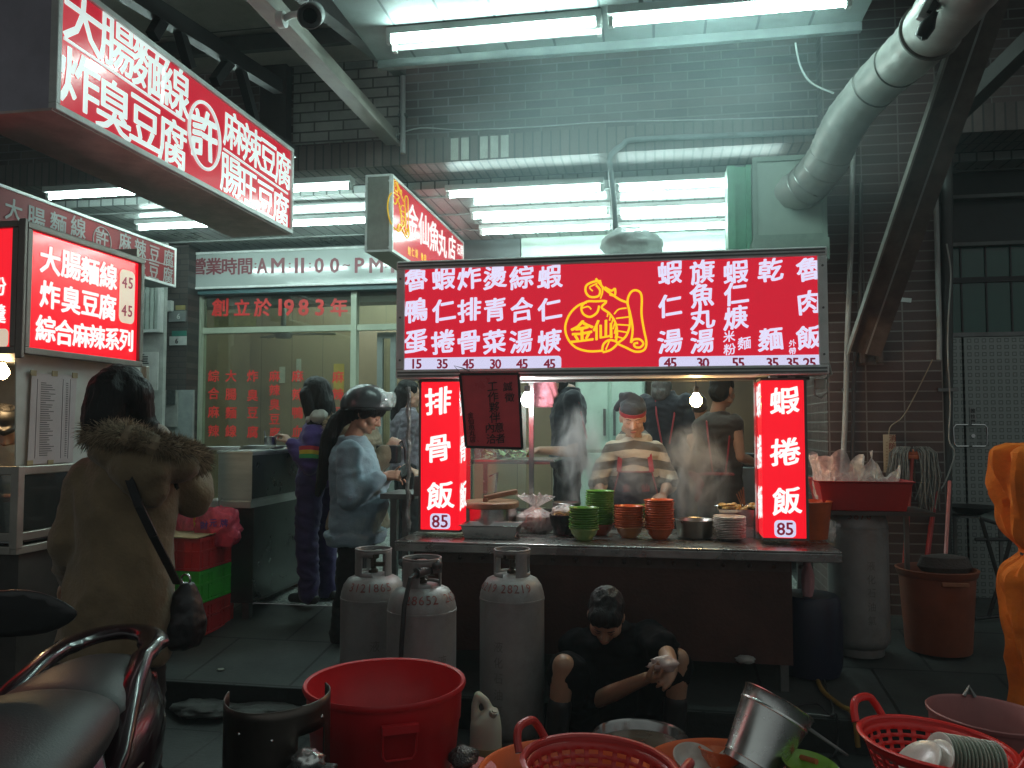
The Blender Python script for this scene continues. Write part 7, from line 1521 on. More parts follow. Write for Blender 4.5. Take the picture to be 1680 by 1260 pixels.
class Person:
    def __init__(s, label, loc, J, yaw, pitch=0, roll=0, w=1.0, d=1.0, hs=1.0, skin=sk1):
        s.t = thing('person', label, 'person', loc); s.o = V(loc); s.yaw = yaw; s.M = headM(yaw, pitch, roll); s.hs = hs; s.w, s.d = w, d; s.skin = skin
        s.J = {k: (PD(*v) if not isinstance(v, V) else v)-s.o for k, v in J.items()}
        j = s.J; s.lat = (j['shr']-j['shl']); s.lat.normalize(); s.lath = (j['hipr']-j['hipl']).normalized()
        s.hc = j['head']
    def rings(s, pad=0, low=.0, top=True, belly=0, down=None):
        j = s.J; pel = (j['hipl']+j['hipr'])/2; nk = j['neck']; sh = (j['shl']+j['shr'])/2; w, d = s.w, s.d
        sp = lambda k: pel.lerp(nk, k)
        up = (nk-pel).normalized(); L = []
        def R_(k, a, b, lat, bias=0):
            f = up.cross(lat).normalized(); l = f.cross(up).normalized(); c = sp(k)+f*bias
            L.append((c, l*(a*w+pad), f*(b*d+pad)))
        if down: 
            for (dz, a, b) in down: R_(dz, a, b, s.lath)
        R_(-.10, .150, .105, s.lath); R_(.02, .172, .125, s.lath); R_(.22, .158, .112+belly*.4, s.lath.lerp(s.lat, .3), belly*.45); R_(.42, .150, .108+belly*.3, s.lath.lerp(s.lat, .6), belly*.3); R_(.64, .168, .118, s.lat, .008); R_(.80, .178, .108, s.lat); R_(.91, .150, .088, s.lat)
        if top: R_(.98, .075, .066, s.lat); R_(1.05, .058, .056, s.lat)
        return L
    def body(s, hands={}, legs=True, arms=True, voxel=.0075, ak=1.0, pad=-.03):
        bl = BL(); j = s.J; bl.loft(s.rings(pad))
        f = s.M @ V((0, 1, 0)); up = s.M @ V((0, 0, 1))
        bl.limb([(*j['neck'], .056), (*(j['neck'].lerp(s.hc, .55)-f*.008), .05), (*(s.hc-f*.02-up*.03), .055)])
        head_prims(bl, s.hc, s.M, s.hs)
        for q in 'lr':
            if arms: 
                bl.limb([(*j['sh'+q], .052*ak), (*j['sh'+q].lerp(j['el'+q], .5), .046*ak), (*j['el'+q], .039*ak), (*j['el'+q].lerp(j['wr'+q], .35), .040*ak), (*j['wr'+q], .026)])
                hp = hands.get(q)
                if hp: hand_prims(bl, j['wr'+q], *hp)
                else: dd = (j['wr'+q]-j['el'+q]).normalized(); hand_prims(bl, j['wr'+q], dd, V((0, 0, -1)) if abs(dd.z) < .8 else V((0, 1, 0)), 1 if q == 'l' else -1, .95, .55)
            if legs:
                bl.limb([(*j['hip'+q], .085), (*j['hip'+q].lerp(j['kn'+q], .5), .074), (*j['kn'+q], .054), (*j['kn'+q].lerp(j['an'+q], .3), .053), (*j['an'+q], .036)])
                ff = V((-math.sin(s.yaw), math.cos(s.yaw), 0)); a = j['an'+q]; bl.limb([(*(a+V((0, 0, -.02))-ff*.03), .034), (*(a+V((0, 0, -.035))+ff*.12), .028)])
        s.body_o = bl.build('body', s.skin, s.t, voxel, 3); return s
    def top(s, mat, name='shirt', pad=.014, sleeve=1.0, rad=(.070, .060, .046), seed=1, amp=.010, belly=0, down=None, voxel=.012, neck=True, arms='lr'):
        bl = BL(); j = s.J; bl.loft(s.rings(pad, belly=belly, down=down))
        for q in arms:
            a, e, w_ = j['sh'+q], j['el'+q], j['wr'+q]
            pts = [(*(a+V((0, 0, -.005))), rad[0]), (*a.lerp(e, .5), (rad[0]+rad[1])/2), (*e, rad[1])]
            if sleeve <= .5: pts = [pts[0], (*a.lerp(e, sleeve*2), rad[0]*.95)]
            else: k = (sleeve-.5)*2; pts += [(*e.lerp(w_, k*.5), rad[1]*.95), (*e.lerp(w_, k*.92), rad[2]), (*e.lerp(w_, k), rad[2]*.85)]
            bl.limb(pts)
        s.top_o = bl.build(name, mat, s.t, voxel, 3, folds(amp, (7, 7, 17), seed, amp*.3, 45)); return s
    def trousers(s, mat, rad=(.100, .080, .062), seed=3, length=1.0, name='trousers', amp=.009):
        bl = BL(); j = s.J; rr = s.rings(.010)[:3]; bl.loft(rr)
        for q in 'lr':
            a, k, n = j['hip'+q], j['kn'+q], j['an'+q]
            if length < .5: bl.limb([(*a, rad[0]), (*a.lerp(k, length*2), rad[0]*.95)])
            else: bl.limb([(*a, rad[0]), (*a.lerp(k, .5), (rad[0]+rad[1])/2), (*k, rad[1]), (*k.lerp(n, .5), rad[2]*1.08), (*k.lerp(n, (length-.5)*2), rad[2])])
        bl.build(name, mat, s.t, .012, 3, folds(amp, (8, 8, 15), seed, .003, 40)); return s
    def shoes(s, mat, name='shoe'):
        ff = V((-math.sin(s.yaw), math.cos(s.yaw), 0))
        for q in 'lr':
            a = s.J['an'+q]; z = 0-a.z; bl = BL(); b0 = V((a.x, a.y, max(0.0, a.z-.075)))
            bl.limb([(*(b0-ff*.045+V((0, 0, .040))), .038), (*(b0+ff*.05+V((0, 0, .042))), .040), (*(b0+ff*.155+V((0, 0, .030))), .032)]); bl.limb([(*(b0+V((0, 0, .08))), .045), (*(b0+V((0, 0, .04))), .045)])
            bl.build(name, mat, s.t, .009, 3)
        return s
    def hp(s, x, y, z): return s.hc+s.M @ (V((x, y, z))*s.hs)
    def hair(s, mat=m_hair, cap=True, extra=(), seed=5, amp=.006, name='hair'):
        bl = BL()
        if cap:
            bl.ell(s.hp(0, -.024, .048), tuple(q*s.hs for q in (.083, .098, .086)), s.M); bl.ell(s.hp(0, -.050, -.01), tuple(q*s.hs for q in (.078, .068, .08)), s.M)
        for pts in extra: bl.limb([(*s.hp(p[0], p[1], p[2]), p[3]*s.hs) for p in pts])
        bl.build(name, mat, s.t, .008, 2, folds(amp, (26, 26, 5), seed, .002, 70)); return s
    def part(s, bl, name, mat, voxel=.01, smooth=3, disp=None): return bl.build(name, mat, s.t, voxel, smooth, disp)
def standing(px, D, ytop, ground, yaw, xs=None, sh_w=.17, hipw=.09):
    pass
def stand_joints(px, D, H, gz_, yaw, lean=0, arm=(.03, .02), head_dy=0, sh=.168, hip=.088):
    """world joints for an upright figure on ground gz_ at pixel column px, depth D, facing yaw"""
    p = PD(px, 700, D); B = V((p.x, p.y, gz_)); f = V((-math.sin(yaw), math.cos(yaw), 0)); r = V((math.cos(yaw), math.sin(yaw), 0)); h = H/1.7
    at = lambda x, y, z: B+r*x+f*(y+lean*max(0, z-.9))+V((0, 0, z*h))
    J = dict(head=at(0, .02+head_dy, 1.575), neck=at(0, -.012, 1.425), shl=at(-sh, -.01, 1.365), shr=at(sh, -.01, 1.365), hipl=at(-hip, 0, .90), hipr=at(hip, 0, .90), knl=at(-.095, .02, .49), knr=at(.095, .02, .49), anl=at(-.095, -.01, .075), anr=at(.095, -.01, .075),
             ell=at(-sh-.05, -.04, 1.09), elr=at(sh+.05, -.04, 1.09), wrl=at(-sh-.04, .08, .87), wrr=at(sh+.04, .08, .87))
    return B, J, at
def fur(name, path, rad, mat, parent, o, n=2600, L=.055, droop=.4):
    pts = [V(p)-o for p in path]; seg = len(pts)-1; g = MB()
    for i in range(n):
        k = random.random()*seg; a = int(k); t_ = k-a; c = pts[a].lerp(pts[a+1], t_); d = (pts[a+1]-pts[a]).normalized(); u = d.orthogonal().normalized(); w = d.cross(u); an = random.uniform(0, 6.283)
        nn = u*math.cos(an)+w*math.sin(an); r = rad*(.75+.25*random.random()); b = c+nn*r*.7; dirv = (nn+V((random.uniform(-.5, .5), random.uniform(-.5, .5), random.uniform(-.5, .4)-droop*.5))).normalized(); l = L*random.uniform(.5, 1.15); sdv = dirv.cross(d).normalized()*random.uniform(.0009, .0019)
        g.cur = random.choice((0, 0, 1, 2)); m1 = b+dirv*l*.55; m2 = b+dirv*l+V((0, 0, -.012*droop)); g.add([b-sdv, b+sdv, m1+sdv*.7, m1-sdv*.7, m2], [(0, 1, 2, 3), (3, 2, 4)])
    bl = MB(); bl.tube(pts, rad*.72, 10); g.cur = 0; g.add(bl.v, bl.f)
    return g.build(name, mat, parent, smooth=False)
m_fur = [pm('fur_brown', (.34, .26, .17), .8, var=.3), pm('fur_tan', (.58, .46, .31), .8, var=.3), pm('fur_dark', (.13, .10, .07), .8)]
# ---------------------------------------------------------------- woman in the khaki parka
D1 = 3.06; yw = R(-8)
B, J, at = stand_joints(206, D1, 1.71, 0, yw, sh=.165)
q = lambda px, py, dD=0: PD(px, py, D1+dD)
J['shl'] = q(152, 770); J['shr'] = q(262, 768, .05); J['neck'] = q(212, 735, .02); J['head'] = q(203, 660, .02); J['ell'] = q(118, 880, -.02); J['wrl'] = q(120, 950, .18); J['elr'] = q(316, 815, .12); J['wrr'] = q(318, 765, .3)
p1 = Person('woman with long dark hair in a khaki parka, seen from behind', B, J, yw, R(12), 0, 1.0, 1.05, 1.02, sk2)
p1.body(voxel=.009, ak=.75, pad=-.045)
m_parka = pm('khaki_parka', (.20, .145, .082), .8, var=.28, scale=5, bump=.35, bscale=70, dirt=.25, dirtcol=(.05, .035, .02), sheen=.25, spec=.25)
bl = BL(); o = p1.o; zz = lambda z, a, b, ox=0, oy=0: (V((p1.J['hipl'].lerp(p1.J['hipr'], .5).x*(1)+ox, oy, z)), V((math.cos(yw), math.sin(yw), 0))*a, V((-math.sin(yw), math.cos(yw), 0))*b)
bl.loft([zz(.70, .205, .155, -.015), zz(.73, .212, .162, -.015), zz(.88, .208, .158, -.01), zz(1.02, .190, .148, .0), zz(1.18, .186, .142, .0), zz(1.31, .192, .132), zz(1.41, .172, .110, .005), zz(1.47, .10, .09, .01)])
for qn in 'lr':
    a, e, w_ = p1.J['sh'+qn], p1.J['el'+qn], p1.J['wr'+qn]
    bl.limb([(*(a+V((0, 0, -.015))), .078), (*a.lerp(e, .5), .072), (*e, .070), (*e.lerp(w_, .5), .064), (*e.lerp(w_, .95), .058)])
bl.build('parka', m_parka, p1.t, .012, 3, folds(.020, (6, 6, 4), 11, .005, 22))
bl = BL(); hd = lambda px, py, dD: PD(px, py, D1+dD)-o
bl.ell(hd(228, 770, -.13), (.12, .075, .095), (0, .25, 0)); bl.ell(hd(245, 800, -.13), (.075, .055, .07)); bl.ell(hd(190, 745, -.10), (.10, .07, .06)); bl.ell(hd(285, 765, -.05), (.09, .08, .06))
bl.build('hood', m_parka, p1.t, .011, 3, folds(.010, (9, 9, 9), 4, .003, 40))
fur('fur_trim', [q(150, 712, -.06), q(180, 715, -.13), q(215, 717, -.16), q(250, 730, -.15), q(280, 738, -.10), q(310, 747, -.02), q(325, 757, .08)], .060, m_fur, p1.t, o, 7000, .042)
p1.trousers(pm('dark_trousers', (.02, .02, .022), .8), (.078, .075, .06), seed=8).shoes(pm('dark_boot', (.02, .016, .014), .5))
p1.hair(m_hair, extra=[[(-.05, -.02, .02, .075), (-.075, .02, -.08, .05), (-.105, .045, -.20, .035), (-.135, .05, -.33, .024), (-.15, .06, -.46, .012)], [(.0, -.06, .02, .085), (.0, -.075, -.08, .075), (.02, -.07, -.15, .055)], [(.05, -.02, .02, .075), (.085, .02, -.06, .04), (.13, .06, -.13, .03), (.20, .07, -.20, .016), (.24, .07, -.30, .008)], [(-.06, .0, .0, .07), (-.095, .0, -.09, .02), (-.10, -.0, -.06, .014)]], amp=.007)
g = MB()
for k in range(60):
    x = random.uniform(-.09, -.05); y = random.uniform(.0, .06); g.tube([p1.hp(x*.9, y, .0), p1.hp(x*1.2-.01, y+.02, -.12), p1.hp(x*1.4-.02+random.uniform(-.02, .02), y+.03, -.28), p1.hp(x*1.5-.03+random.uniform(-.03, .03), y+.03, -.40-random.random()*.12)], .0016, 4)
g.build('hair_strand', m_hair, p1.t, kind='stuff')
bl = BL(); bl.limb([(*hd(246, 700, .0), .030), (*hd(262, 712, .02), .034), (*hd(272, 726, .05), .03)]); bl.build('scarf', pm('white_scarf', (.50, .48, .42), .85), p1.t, .008, 3, folds(.004, (20, 20, 20), 2))
m_strap = pm('black_leather', (.014, .013, .015), .45, bump=.2, bscale=60)
g = MB(); sp_ = [hd(205, 765, -.20), hd(228, 830, -.20), hd(252, 880, -.19), hd(275, 925, -.14), hd(291, 958, -.08)]
for a, b in zip(sp_[:-1], sp_[1:]): g.bar(a, b, .032, .006, (0, -1, 0))
g.build('bag_strap', m_strap, p1.t)
cbag = q(304, 1010, -.02); bt = thing('shoulder_bag', 'black shoulder bag hanging at the hip of the parka woman', 'bag', cbag); bl = BL(); bl.loft([(V((.01, 0, .125)), V((.02, 0, 0)), V((0, .03, 0))), (V((0, 0, .08)), V((.045, 0, 0)), V((0, .05, 0))), (V((0, 0, -.02)), V((.075, 0, 0)), V((0, .075, 0))), (V((-.012, 0, -.10)), V((.07, 0, 0)), V((0, .07, 0))), (V((-.015, 0, -.115)), V((.05, 0, 0)), V((0, .05, 0)))])
bl.build('pouch', m_strap, bt, .008, 3, folds(.006, (9, 9, 9), 5)); g = MB(); ring(g, V((.005, -.01, .135)), V((0, 1, 0)), .018, .004, 16); ring(g, V((-.005, -.012, .105)), V((.3, 1, 0)), .014, .004, 16); g.build('buckle', m_chrome, bt, smooth=True)
# ---------------------------------------------------------------- girl in the purple hoodie
D2 = 5.85; p = PD(526, 980, D2); g2 = gz(p.y); yw = R(72)
B, J, at = stand_joints(524, D2, 1.60, g2, yw, sh=.16)
q2 = lambda px, py, dD=0: PD(px, py, D2+dD)
J['head'] = q2(515, 648); J['neck'] = q2(522, 692); J['shl'] = q2(512, 712, -.14); J['shr'] = q2(526, 712, .16); J['ell'] = q2(508, 765, -.20); J['wrl'] = q2(478, 728, -.14); J['elr'] = q2(505, 765, .22); J['wrr'] = q2(480, 730, .15)
p2 = Person('girl with long black hair in a purple hoodie leaning on the steel counter', B, J, yw, R(8), 0, .88, .92, .98, sk2); p2.body(voxel=.009, ak=.75)
m_purp = cloth('purple_fleece', (.080, .045, .20)); p2.top(m_purp, 'hoodie', .02, seed=21, amp=.011)
p2.trousers(cloth('purple_sweatpants', (.050, .035, .135)), (.098, .080, .068), 5, amp=.012).shoes(pm('black_shoe', (.012, .012, .013), .5))
p2.hair(m_hair, extra=[[(0, -.05, .03, .09), (0, -.075, -.08, .085), (.01, -.085, -.20, .075), (.02, -.09, -.34, .06), (.03, -.085, -.46, .04)], [(-.06, .0, .0, .06), (-.07, -.02, -.12, .05), (-.055, -.03, -.28, .04), (-.05, -.03, -.42, .025)], [(.06, .0, .0, .06), (.07, -.02, -.12, .05), (.06, -.03, -.3, .04)]], amp=.007)
bl = BL(); o = p2.o; h2 = lambda px, py, dD: PD(px, py, D2+dD)-o
bl.ell(h2(524, 683, -.10), (.075, .06, .05), (0, -.2, 0)); bl.limb([(*h2(508, 688, -.10), .03), (*h2(540, 676, -.06), .035)]); bl.build('hood_lining', cloth('white_fleece', (.55, .56, .52)), p2.t, .009, 3, folds(.006, (12, 12, 12), 3))
a_, e_ = p2.J['shl'], p2.J['ell']; dd = (e_-a_); c = a_+dd*.62; dirv = dd.normalized(); u = dirv.orthogonal().normalized(); w = dirv.cross(u)
def sleeve_band(parent, c, dirv, r, h_, mats, n=3):
    for i in range(n):
        g = MB(); k0 = -h_/2+h_*i/n; u = dirv.orthogonal().normalized(); w = dirv.cross(u)
        rg_ = lambda k: [c+dirv*k+(u*math.cos(2*math.pi*j/24)+w*math.sin(2*math.pi*j/24))*r*(1+.025*math.sin(j*1.7)) for j in range(24)]
        g.ring_loft([rg_(k0), rg_(k0+h_/n-.0005)], caps=False); g.build('rainbow_band', mats[i], parent, smooth=True)
sleeve_band(p2.t, c, dirv, .083, .085, [cloth('band_red', (.50, .03, .05)), cloth('band_yellow', (.55, .40, .03)), cloth('band_green', (.05, .30, .10))])
# ---------------------------------------------------------------- beige coat customer behind the helmeted one
D3 = 5.62; p = PD(590, 1000, D3); yw = R(-88); B, J, at = stand_joints(588, D3, 1.55, gz(p.y), yw)
J['head'] = PD(592, 672, D3); J['elr'] = PD(606, 780, D3-.2); J['wrr'] = PD(634, 742, D3-.18); J['ell'] = PD(606, 780, D3+.2); J['wrl'] = PD(634, 745, D3+.1)
p3 = Person('customer in a beige coat with fur hood behind the helmeted woman', B, J, yw, R(5), 0, .95, 1, .95, sk2); p3.body(voxel=.01, ak=.75)
m_beige = cloth('beige_coat', (.20, .165, .105)); p3.top(m_beige, 'coat', .035, seed=31, down=[(-.55, .20, .17), (-.5, .205, .175), (-.3, .19, .15)], rad=(.082, .075, .062)); p3.trousers(m_black if False else pm('dark_trousers', (.02, .02, .022), .8)).shoes(pm('black_shoe', (.012, .012, .013), .5)); p3.hair(m_hair)
fur('fur_trim', [PD(572, 690, D3-.12), PD(552, 692, D3-.1), PD(543, 700, D3), PD(550, 692, D3+.1)], .055, m_fur, p3.t, p3.o, 1200, .05)
c = PD(638, 745, D3-.16); t = thing('handbag', 'black handbag held by the beige coat customer', 'bag', c); g = MB(); g.box(c, (.15, .10, .12)); g.build('body', m_strap, t, True, bevel=.012); g = MB(); g.tube([c+V((.05, 0, .05)), c+V((.09, 0, .09)), c+V((.11, 0, .03)), c+V((.115, 0, -.06))], .007, 6); g.build('strap', m_strap, t, True, smooth=True)
# ---------------------------------------------------------------- helmeted customer
D4 = 5.12; p = PD(580, 1055, D4); g4 = gz(p.y); yw = R(-84)
B, J, at = stand_joints(582, D4, 1.58, g4, yw)
q4 = lambda px, py, dD=0: PD(px, py, D4+dD)
J.update(head=q4(601, 678), neck=q4(578, 722), shl=q4(583, 742, .17), shr=q4(574, 742, -.16), elr=q4(572, 818, -.21), wrr=q4(630, 781, -.14), ell=q4(600, 815, .2), wrl=q4(636, 783, .05), hipl=q4(584, 862, .09), hipr=q4(582, 862, -.09), knl=q4(580, 955, .10), knr=q4(572, 955, -.09), anl=q4(572, 1040, .12), anr=q4(560, 1045, -.06))
p4 = Person('woman in a grey sweatshirt and dark helmet looking down at her phone', B, J, yw, R(30), 0, 1.0, 1.12, 1.0, sk1)
p4.body(hands={'r': (V((.93, .12, .05)), V((.1, .6, -.6)), 1, .95, .38, 1.0, .5), 'l': (V((.9, -.25, .1)), V((.1, -.5, .85)), -1, .95, .5)}, voxel=.006, ak=.72, pad=-.04)
face_bits(p4.t, p4.hc, p4.M)
p4.top(cloth('grey_sweatshirt', (.25, .36, .42), var=.10), 'sweatshirt', .022, rad=(.080, .070, .050), seed=41, amp=.009, belly=.075, sleeve=.95, down=[(-.19, .180, .142), (-.05, .185, .155)])
p4.trousers(pm('black_trousers', (.010, .010, .011), .85), (.088, .082, .07), 7).shoes(pm('black_shoe', (.012, .012, .013), .5))
p4.hair(m_hair, extra=[[(-.02, .03, .055, .066), (.02, .03, .055, .066)], [(.0, -.07, .02, .075), (0, -.10, -.06, .055), (0, -.135, -.14, .05), (.0, -.12, -.26, .052), (.0, -.07, -.38, .05), (0, -.03, -.50, .035), (0, -.01, -.58, .02)], [(.05, .03, .04, .04), (.06, .0, .0, .035)]], amp=.007)
g = MB(); hm = p4.M @ Matrix.Rotation(R(30), 3, 'X')
prof = [(.143*math.cos(a), .138*math.sin(a)) for a in [R(x) for x in range(-8, 91, 7)]]; prof[-1] = (0.0, .138)
g.lathe(prof, p4.hp(0, -.022, .035), 40, M=hm, sy=1.1); g.build('helmet', pm('helmet_grey', (.045, .052, .055), .35, var=.15, coat=.3), p4.t, smooth=True, angle=80, solid=.008)
g = MB(); ring(g, p4.hp(0, -.022, .035)+hm @ V((0, 0, -.02)), hm @ V((0, 0, 1)), .146, .006, 40); g.build('helmet_rim', m_black, p4.t, smooth=True)
g = MB(); g.lathe([(.150, -.015), (.158, .01), (.160, .05), (.152, .075)], p4.hp(0, -.022, .05), 20, M=hm, arc=(R(40), R(140)), sy=1.12); g.build('visor', film('clear_visor', (.7, .8, .78), .08, .4, .1), p4.t, smooth=True, solid=.003)
g = MB(); g.box(p4.hp(0, -.15, .075), (.02, .02, .03)); g.build('helmet_clip', m_chrome, p4.t); g = MB(); ring(g, p4.hp(0, -.118, -.06), V((.3, 0, 1)), .03, .008, 16); g.build('hair_tie', m_white, p4.t)
wr = p4.J['wrr']+p4.o; t = thing('phone', 'dark phone held by the helmeted woman', 'phone', wr+V((.125, .03, .03))); g = MB(); g.box((0, 0, 0), (.075, .14, .010), (.5, -.55, .2)); g.build('body', m_black, t, bevel=.004); g = MB(); g.box(Euler((.5, -.55, .2)).to_matrix() @ V((0, 0, .0058)), (.068, .125, .001), (.5, -.55, .2)); g.build('screen', pm('phone_screen', (.02, .02, .02), .1), t)
# ---------------------------------------------------------------- grey shirt person deeper in, behind the wrapped post
D5 = 7.0; p = PD(668, 900, D5); yw = R(-60); B, J, at = stand_joints(668, D5, 1.55, gz(p.y), yw); J['elr'] = PD(655, 765, D5-.2); J['wrr'] = PD(672, 770, D5-.3)
p5 = Person('dark-haired customer in a grey shirt glimpsed behind the wrapped stall post', B, J, yw, R(10), 0, .95, 1, .97, sk2); p5.body(voxel=.011); p5.top(cloth('grey_check_shirt', (.17, .16, .19), var=.4, scale=25), 'shirt', .02, seed=51, sleeve=.7); p5.trousers(pm('dark_trousers', (.02, .02, .022), .8)).shoes(pm('black_shoe', (.012, .012, .013), .5)); p5.hair(m_hair, extra=[[(0, -.06, 0, .08), (0, -.08, -.1, .07), (0, -.08, -.22, .05)]])
# ---------------------------------------------------------------- cook in a striped hoodie
def stripe_mat():
    m, nt, b = _nodes('striped_fleece'); L = nt.links; tc = N(nt, 'ShaderNodeTexCoord'); sp = N(nt, 'ShaderNodeSeparateXYZ'); L.new(tc.outputs['Object'], sp.inputs[0])
    nz = N(nt, 'ShaderNodeTexNoise'); nz.inputs['Scale'].default_value = 6; L.new(tc.outputs['Object'], nz.inputs['Vector'])
    ab = N(nt, 'ShaderNodeMath', operation='ABSOLUTE'); L.new(sp.outputs[0], ab.inputs[0])
    m0 = N(nt, 'ShaderNodeMath', operation='MULTIPLY_ADD'); m0.inputs[1].default_value = .16; L.new(ab.outputs[0], m0.inputs[0]); L.new(sp.outputs[2], m0.inputs[2])
    m1 = N(nt, 'ShaderNodeMath', operation='MULTIPLY_ADD'); m1.inputs[1].default_value = .03; L.new(nz.outputs['Fac'], m1.inputs[0]); L.new(m0.outputs[0], m1.inputs[2])
    m2 = N(nt, 'ShaderNodeMath', operation='MULTIPLY'); m2.inputs[1].default_value = 1/.105; L.new(m1.outputs[0], m2.inputs[0])
    fr = N(nt, 'ShaderNodeMath', operation='FRACT'); L.new(m2.outputs[0], fr.inputs[0]); gt = N(nt, 'ShaderNodeMath', operation='GREATER_THAN'); gt.inputs[1].default_value = .52; L.new(fr.outputs[0], gt.inputs[0])
    mx = N(nt, 'ShaderNodeMix', data_type='RGBA'); L.new(gt.outputs[0], mx.inputs[0]); mx.inputs[6].default_value = (.52, .45, .36, 1); mx.inputs[7].default_value = (.13, .115, .10, 1); L.new(mx.outputs[2], b.inputs['Base Color']); b.inputs['Roughness'].default_value = .85
    return m
D6 = 5.46; p = PD(1040, 1000, D6); yw = R(180+4); B, J, at = stand_joints(1040, D6, 1.62, gz(p.y), yw)
q6 = lambda px, py, dD=0: PD(px, py, D6+dD)
J.update(head=q6(1038, 686, -.08), neck=q6(1040, 722, .03), shr=q6(1006, 738, .0), shl=q6(1074, 738, .02), elr=q6(980, 790, -.05), wrr=q6(988, 812, -.25), ell=q6(1098, 790, -.05), wrl=q6(1088, 812, -.27))
p6 = Person('cook in striped hoodie, navy apron and dark cap behind the stall', B, J, yw, R(26), 0, .82, 1, 1.0, sk2)
p6.body(hands={'r': (V((.15, -.8, -.35)), V((.3, 0, -1)), 1, .95, .5), 'l': (V((-.25, -.8, -.35)), V((-.3, 0, -1)), -1, .95, .75)}, voxel=.0065)
face_bits(p6.t, p6.hc, p6.M, .98)
p6.top(stripe_mat(), 'striped_hoodie', .026, sleeve=.66, rad=(.066, .062, .056), seed=61, amp=.010)
bl = BL(); nk = p6.J['neck']; bl.limb([(nk.x-.085, nk.y-.02, nk.z+.005, .035), (nk.x-.06, nk.y+.07, nk.z+.03, .04), (nk.x+.06, nk.y+.07, nk.z+.03, .04), (nk.x+.085, nk.y-.02, nk.z+.005, .035), (nk.x+.03, nk.y-.085, nk.z-.04, .026), (nk.x-.03, nk.y-.085, nk.z-.04, .026), (nk.x-.085, nk.y-.02, nk.z+.005, .035)]); bl.build('hood', stripe_mat(), p6.t, .009, 3, folds(.006, (14, 14, 14), 2))
p6.trousers(pm('dark_trousers', (.02, .02, .022), .8)).shoes(pm('black_shoe', (.012, .012, .013), .5))
m_apron = cloth('navy_apron', (.020, .022, .036)); m_trim = cloth('red_piping', (.30, .03, .04))
def apron(P, zt0, zb0, w0, w1, off, straps=True, back=False, parts=True, mat=None, dz=0):
    """a bib apron hung in front of (or behind) the torso"""
    f = V((-math.sin(P.yaw), math.cos(P.yaw), 0)); r = V((math.cos(P.yaw), math.sin(P.yaw), 0)); pel = (P.J['hipl']+P.J['hipr'])/2; nk = P.J['neck']; rows = 14; cols = 12; g = MB(); vs = []
    def P_(u, z):
        k = (z-pel.z)/(nk.z-pel.z); c = pel.lerp(nk, k); ww = w0+(w1-w0)*max(0, min(1, (zt0-z)/(zt0-zb0)*1.6)); x = (u-.5)*2*ww; return c+f*(off-abs(x)**2*2.2+.006*math.sin(u*17+z*9))+r*x
    for i in range(rows+1):
        for j in range(cols+1): z = zt0+(zb0-zt0)*i/rows; pt = P_(j/cols, z); vs.append(V((pt.x, pt.y, z)))
    fs = [(i*(cols+1)+j, i*(cols+1)+j+1, (i+1)*(cols+1)+j+1, (i+1)*(cols+1)+j) for i in range(rows) for j in range(cols)]
    g.add(vs, fs); a = g.build('apron', mat or m_apron, P.t, smooth=True, solid=.005)
    g = MB(); g.tube([V(vs[j])+f*.004 for j in range(cols+1)], .0065, 6); g.tube([V(vs[i*(cols+1)])+f*.004 for i in range(rows+1)], .005, 6); g.tube([V(vs[i*(cols+1)+cols])+f*.004 for i in range(rows+1)], .005, 6); g.build('piping', m_trim, a, smooth=True)
    if straps:
        for s_, idx in ((-1, 0), (1, cols)):
            g = MB(); st = V(vs[idx]); sh = nk+r*s_*.085+V((0, 0, -.01)); md = st.lerp(sh, .55)+f*.045; g.bar(st, md, .03, .006, f); g.bar(md, sh, .03, .006, f); g.build('strap', m_trim, a)
    return a, f, r, vs
ap, f_, r_, vs_ = apron(p6, p6.J['neck'].z-.20, p6.J['neck'].z-.75, .105, .19, .185)
g = MB(); c = p6.J['neck'].lerp((p6.J['hipl']+p6.J['hipr'])/2, .62); letters(g, [('金', -.06, 0, .05), ('仙', .06, 0, .05)], V((c.x, c.y, p6.J['neck'].z-.30))+f_*.205, V((1, 0, 0)), (0, 0, 1), .002, .03, .8); g.build('lettering', m_trim, ap)
m_cap = cloth('charcoal_cap', (.045, .048, .055)); bl = BL(); bl.ell(p6.hp(0, -.014, .075), (.086, .10, .055), p6.M); bl.limb([(*p6.hp(-.03, -.03, .10), .045), (*p6.hp(.02, -.05, .135), .035), (*p6.hp(.06, -.08, .12), .03)]); bl.limb([(*p6.hp(.05, -.07, .09), .04), (*p6.hp(.10, -.09, .03), .022)]); bl.build('cap', m_cap, p6.t, .008, 3, folds(.007, (12, 12, 12), 3))
g = MB(); g.lathe([(.083, -.012), (.086, -.010), (.086, .012), (.083, .014)], p6.hp(0, -.012, .045), 36, M=p6.M, sy=1.16); g.build('cap_band', m_trim, p6.t, smooth=True, solid=.004)
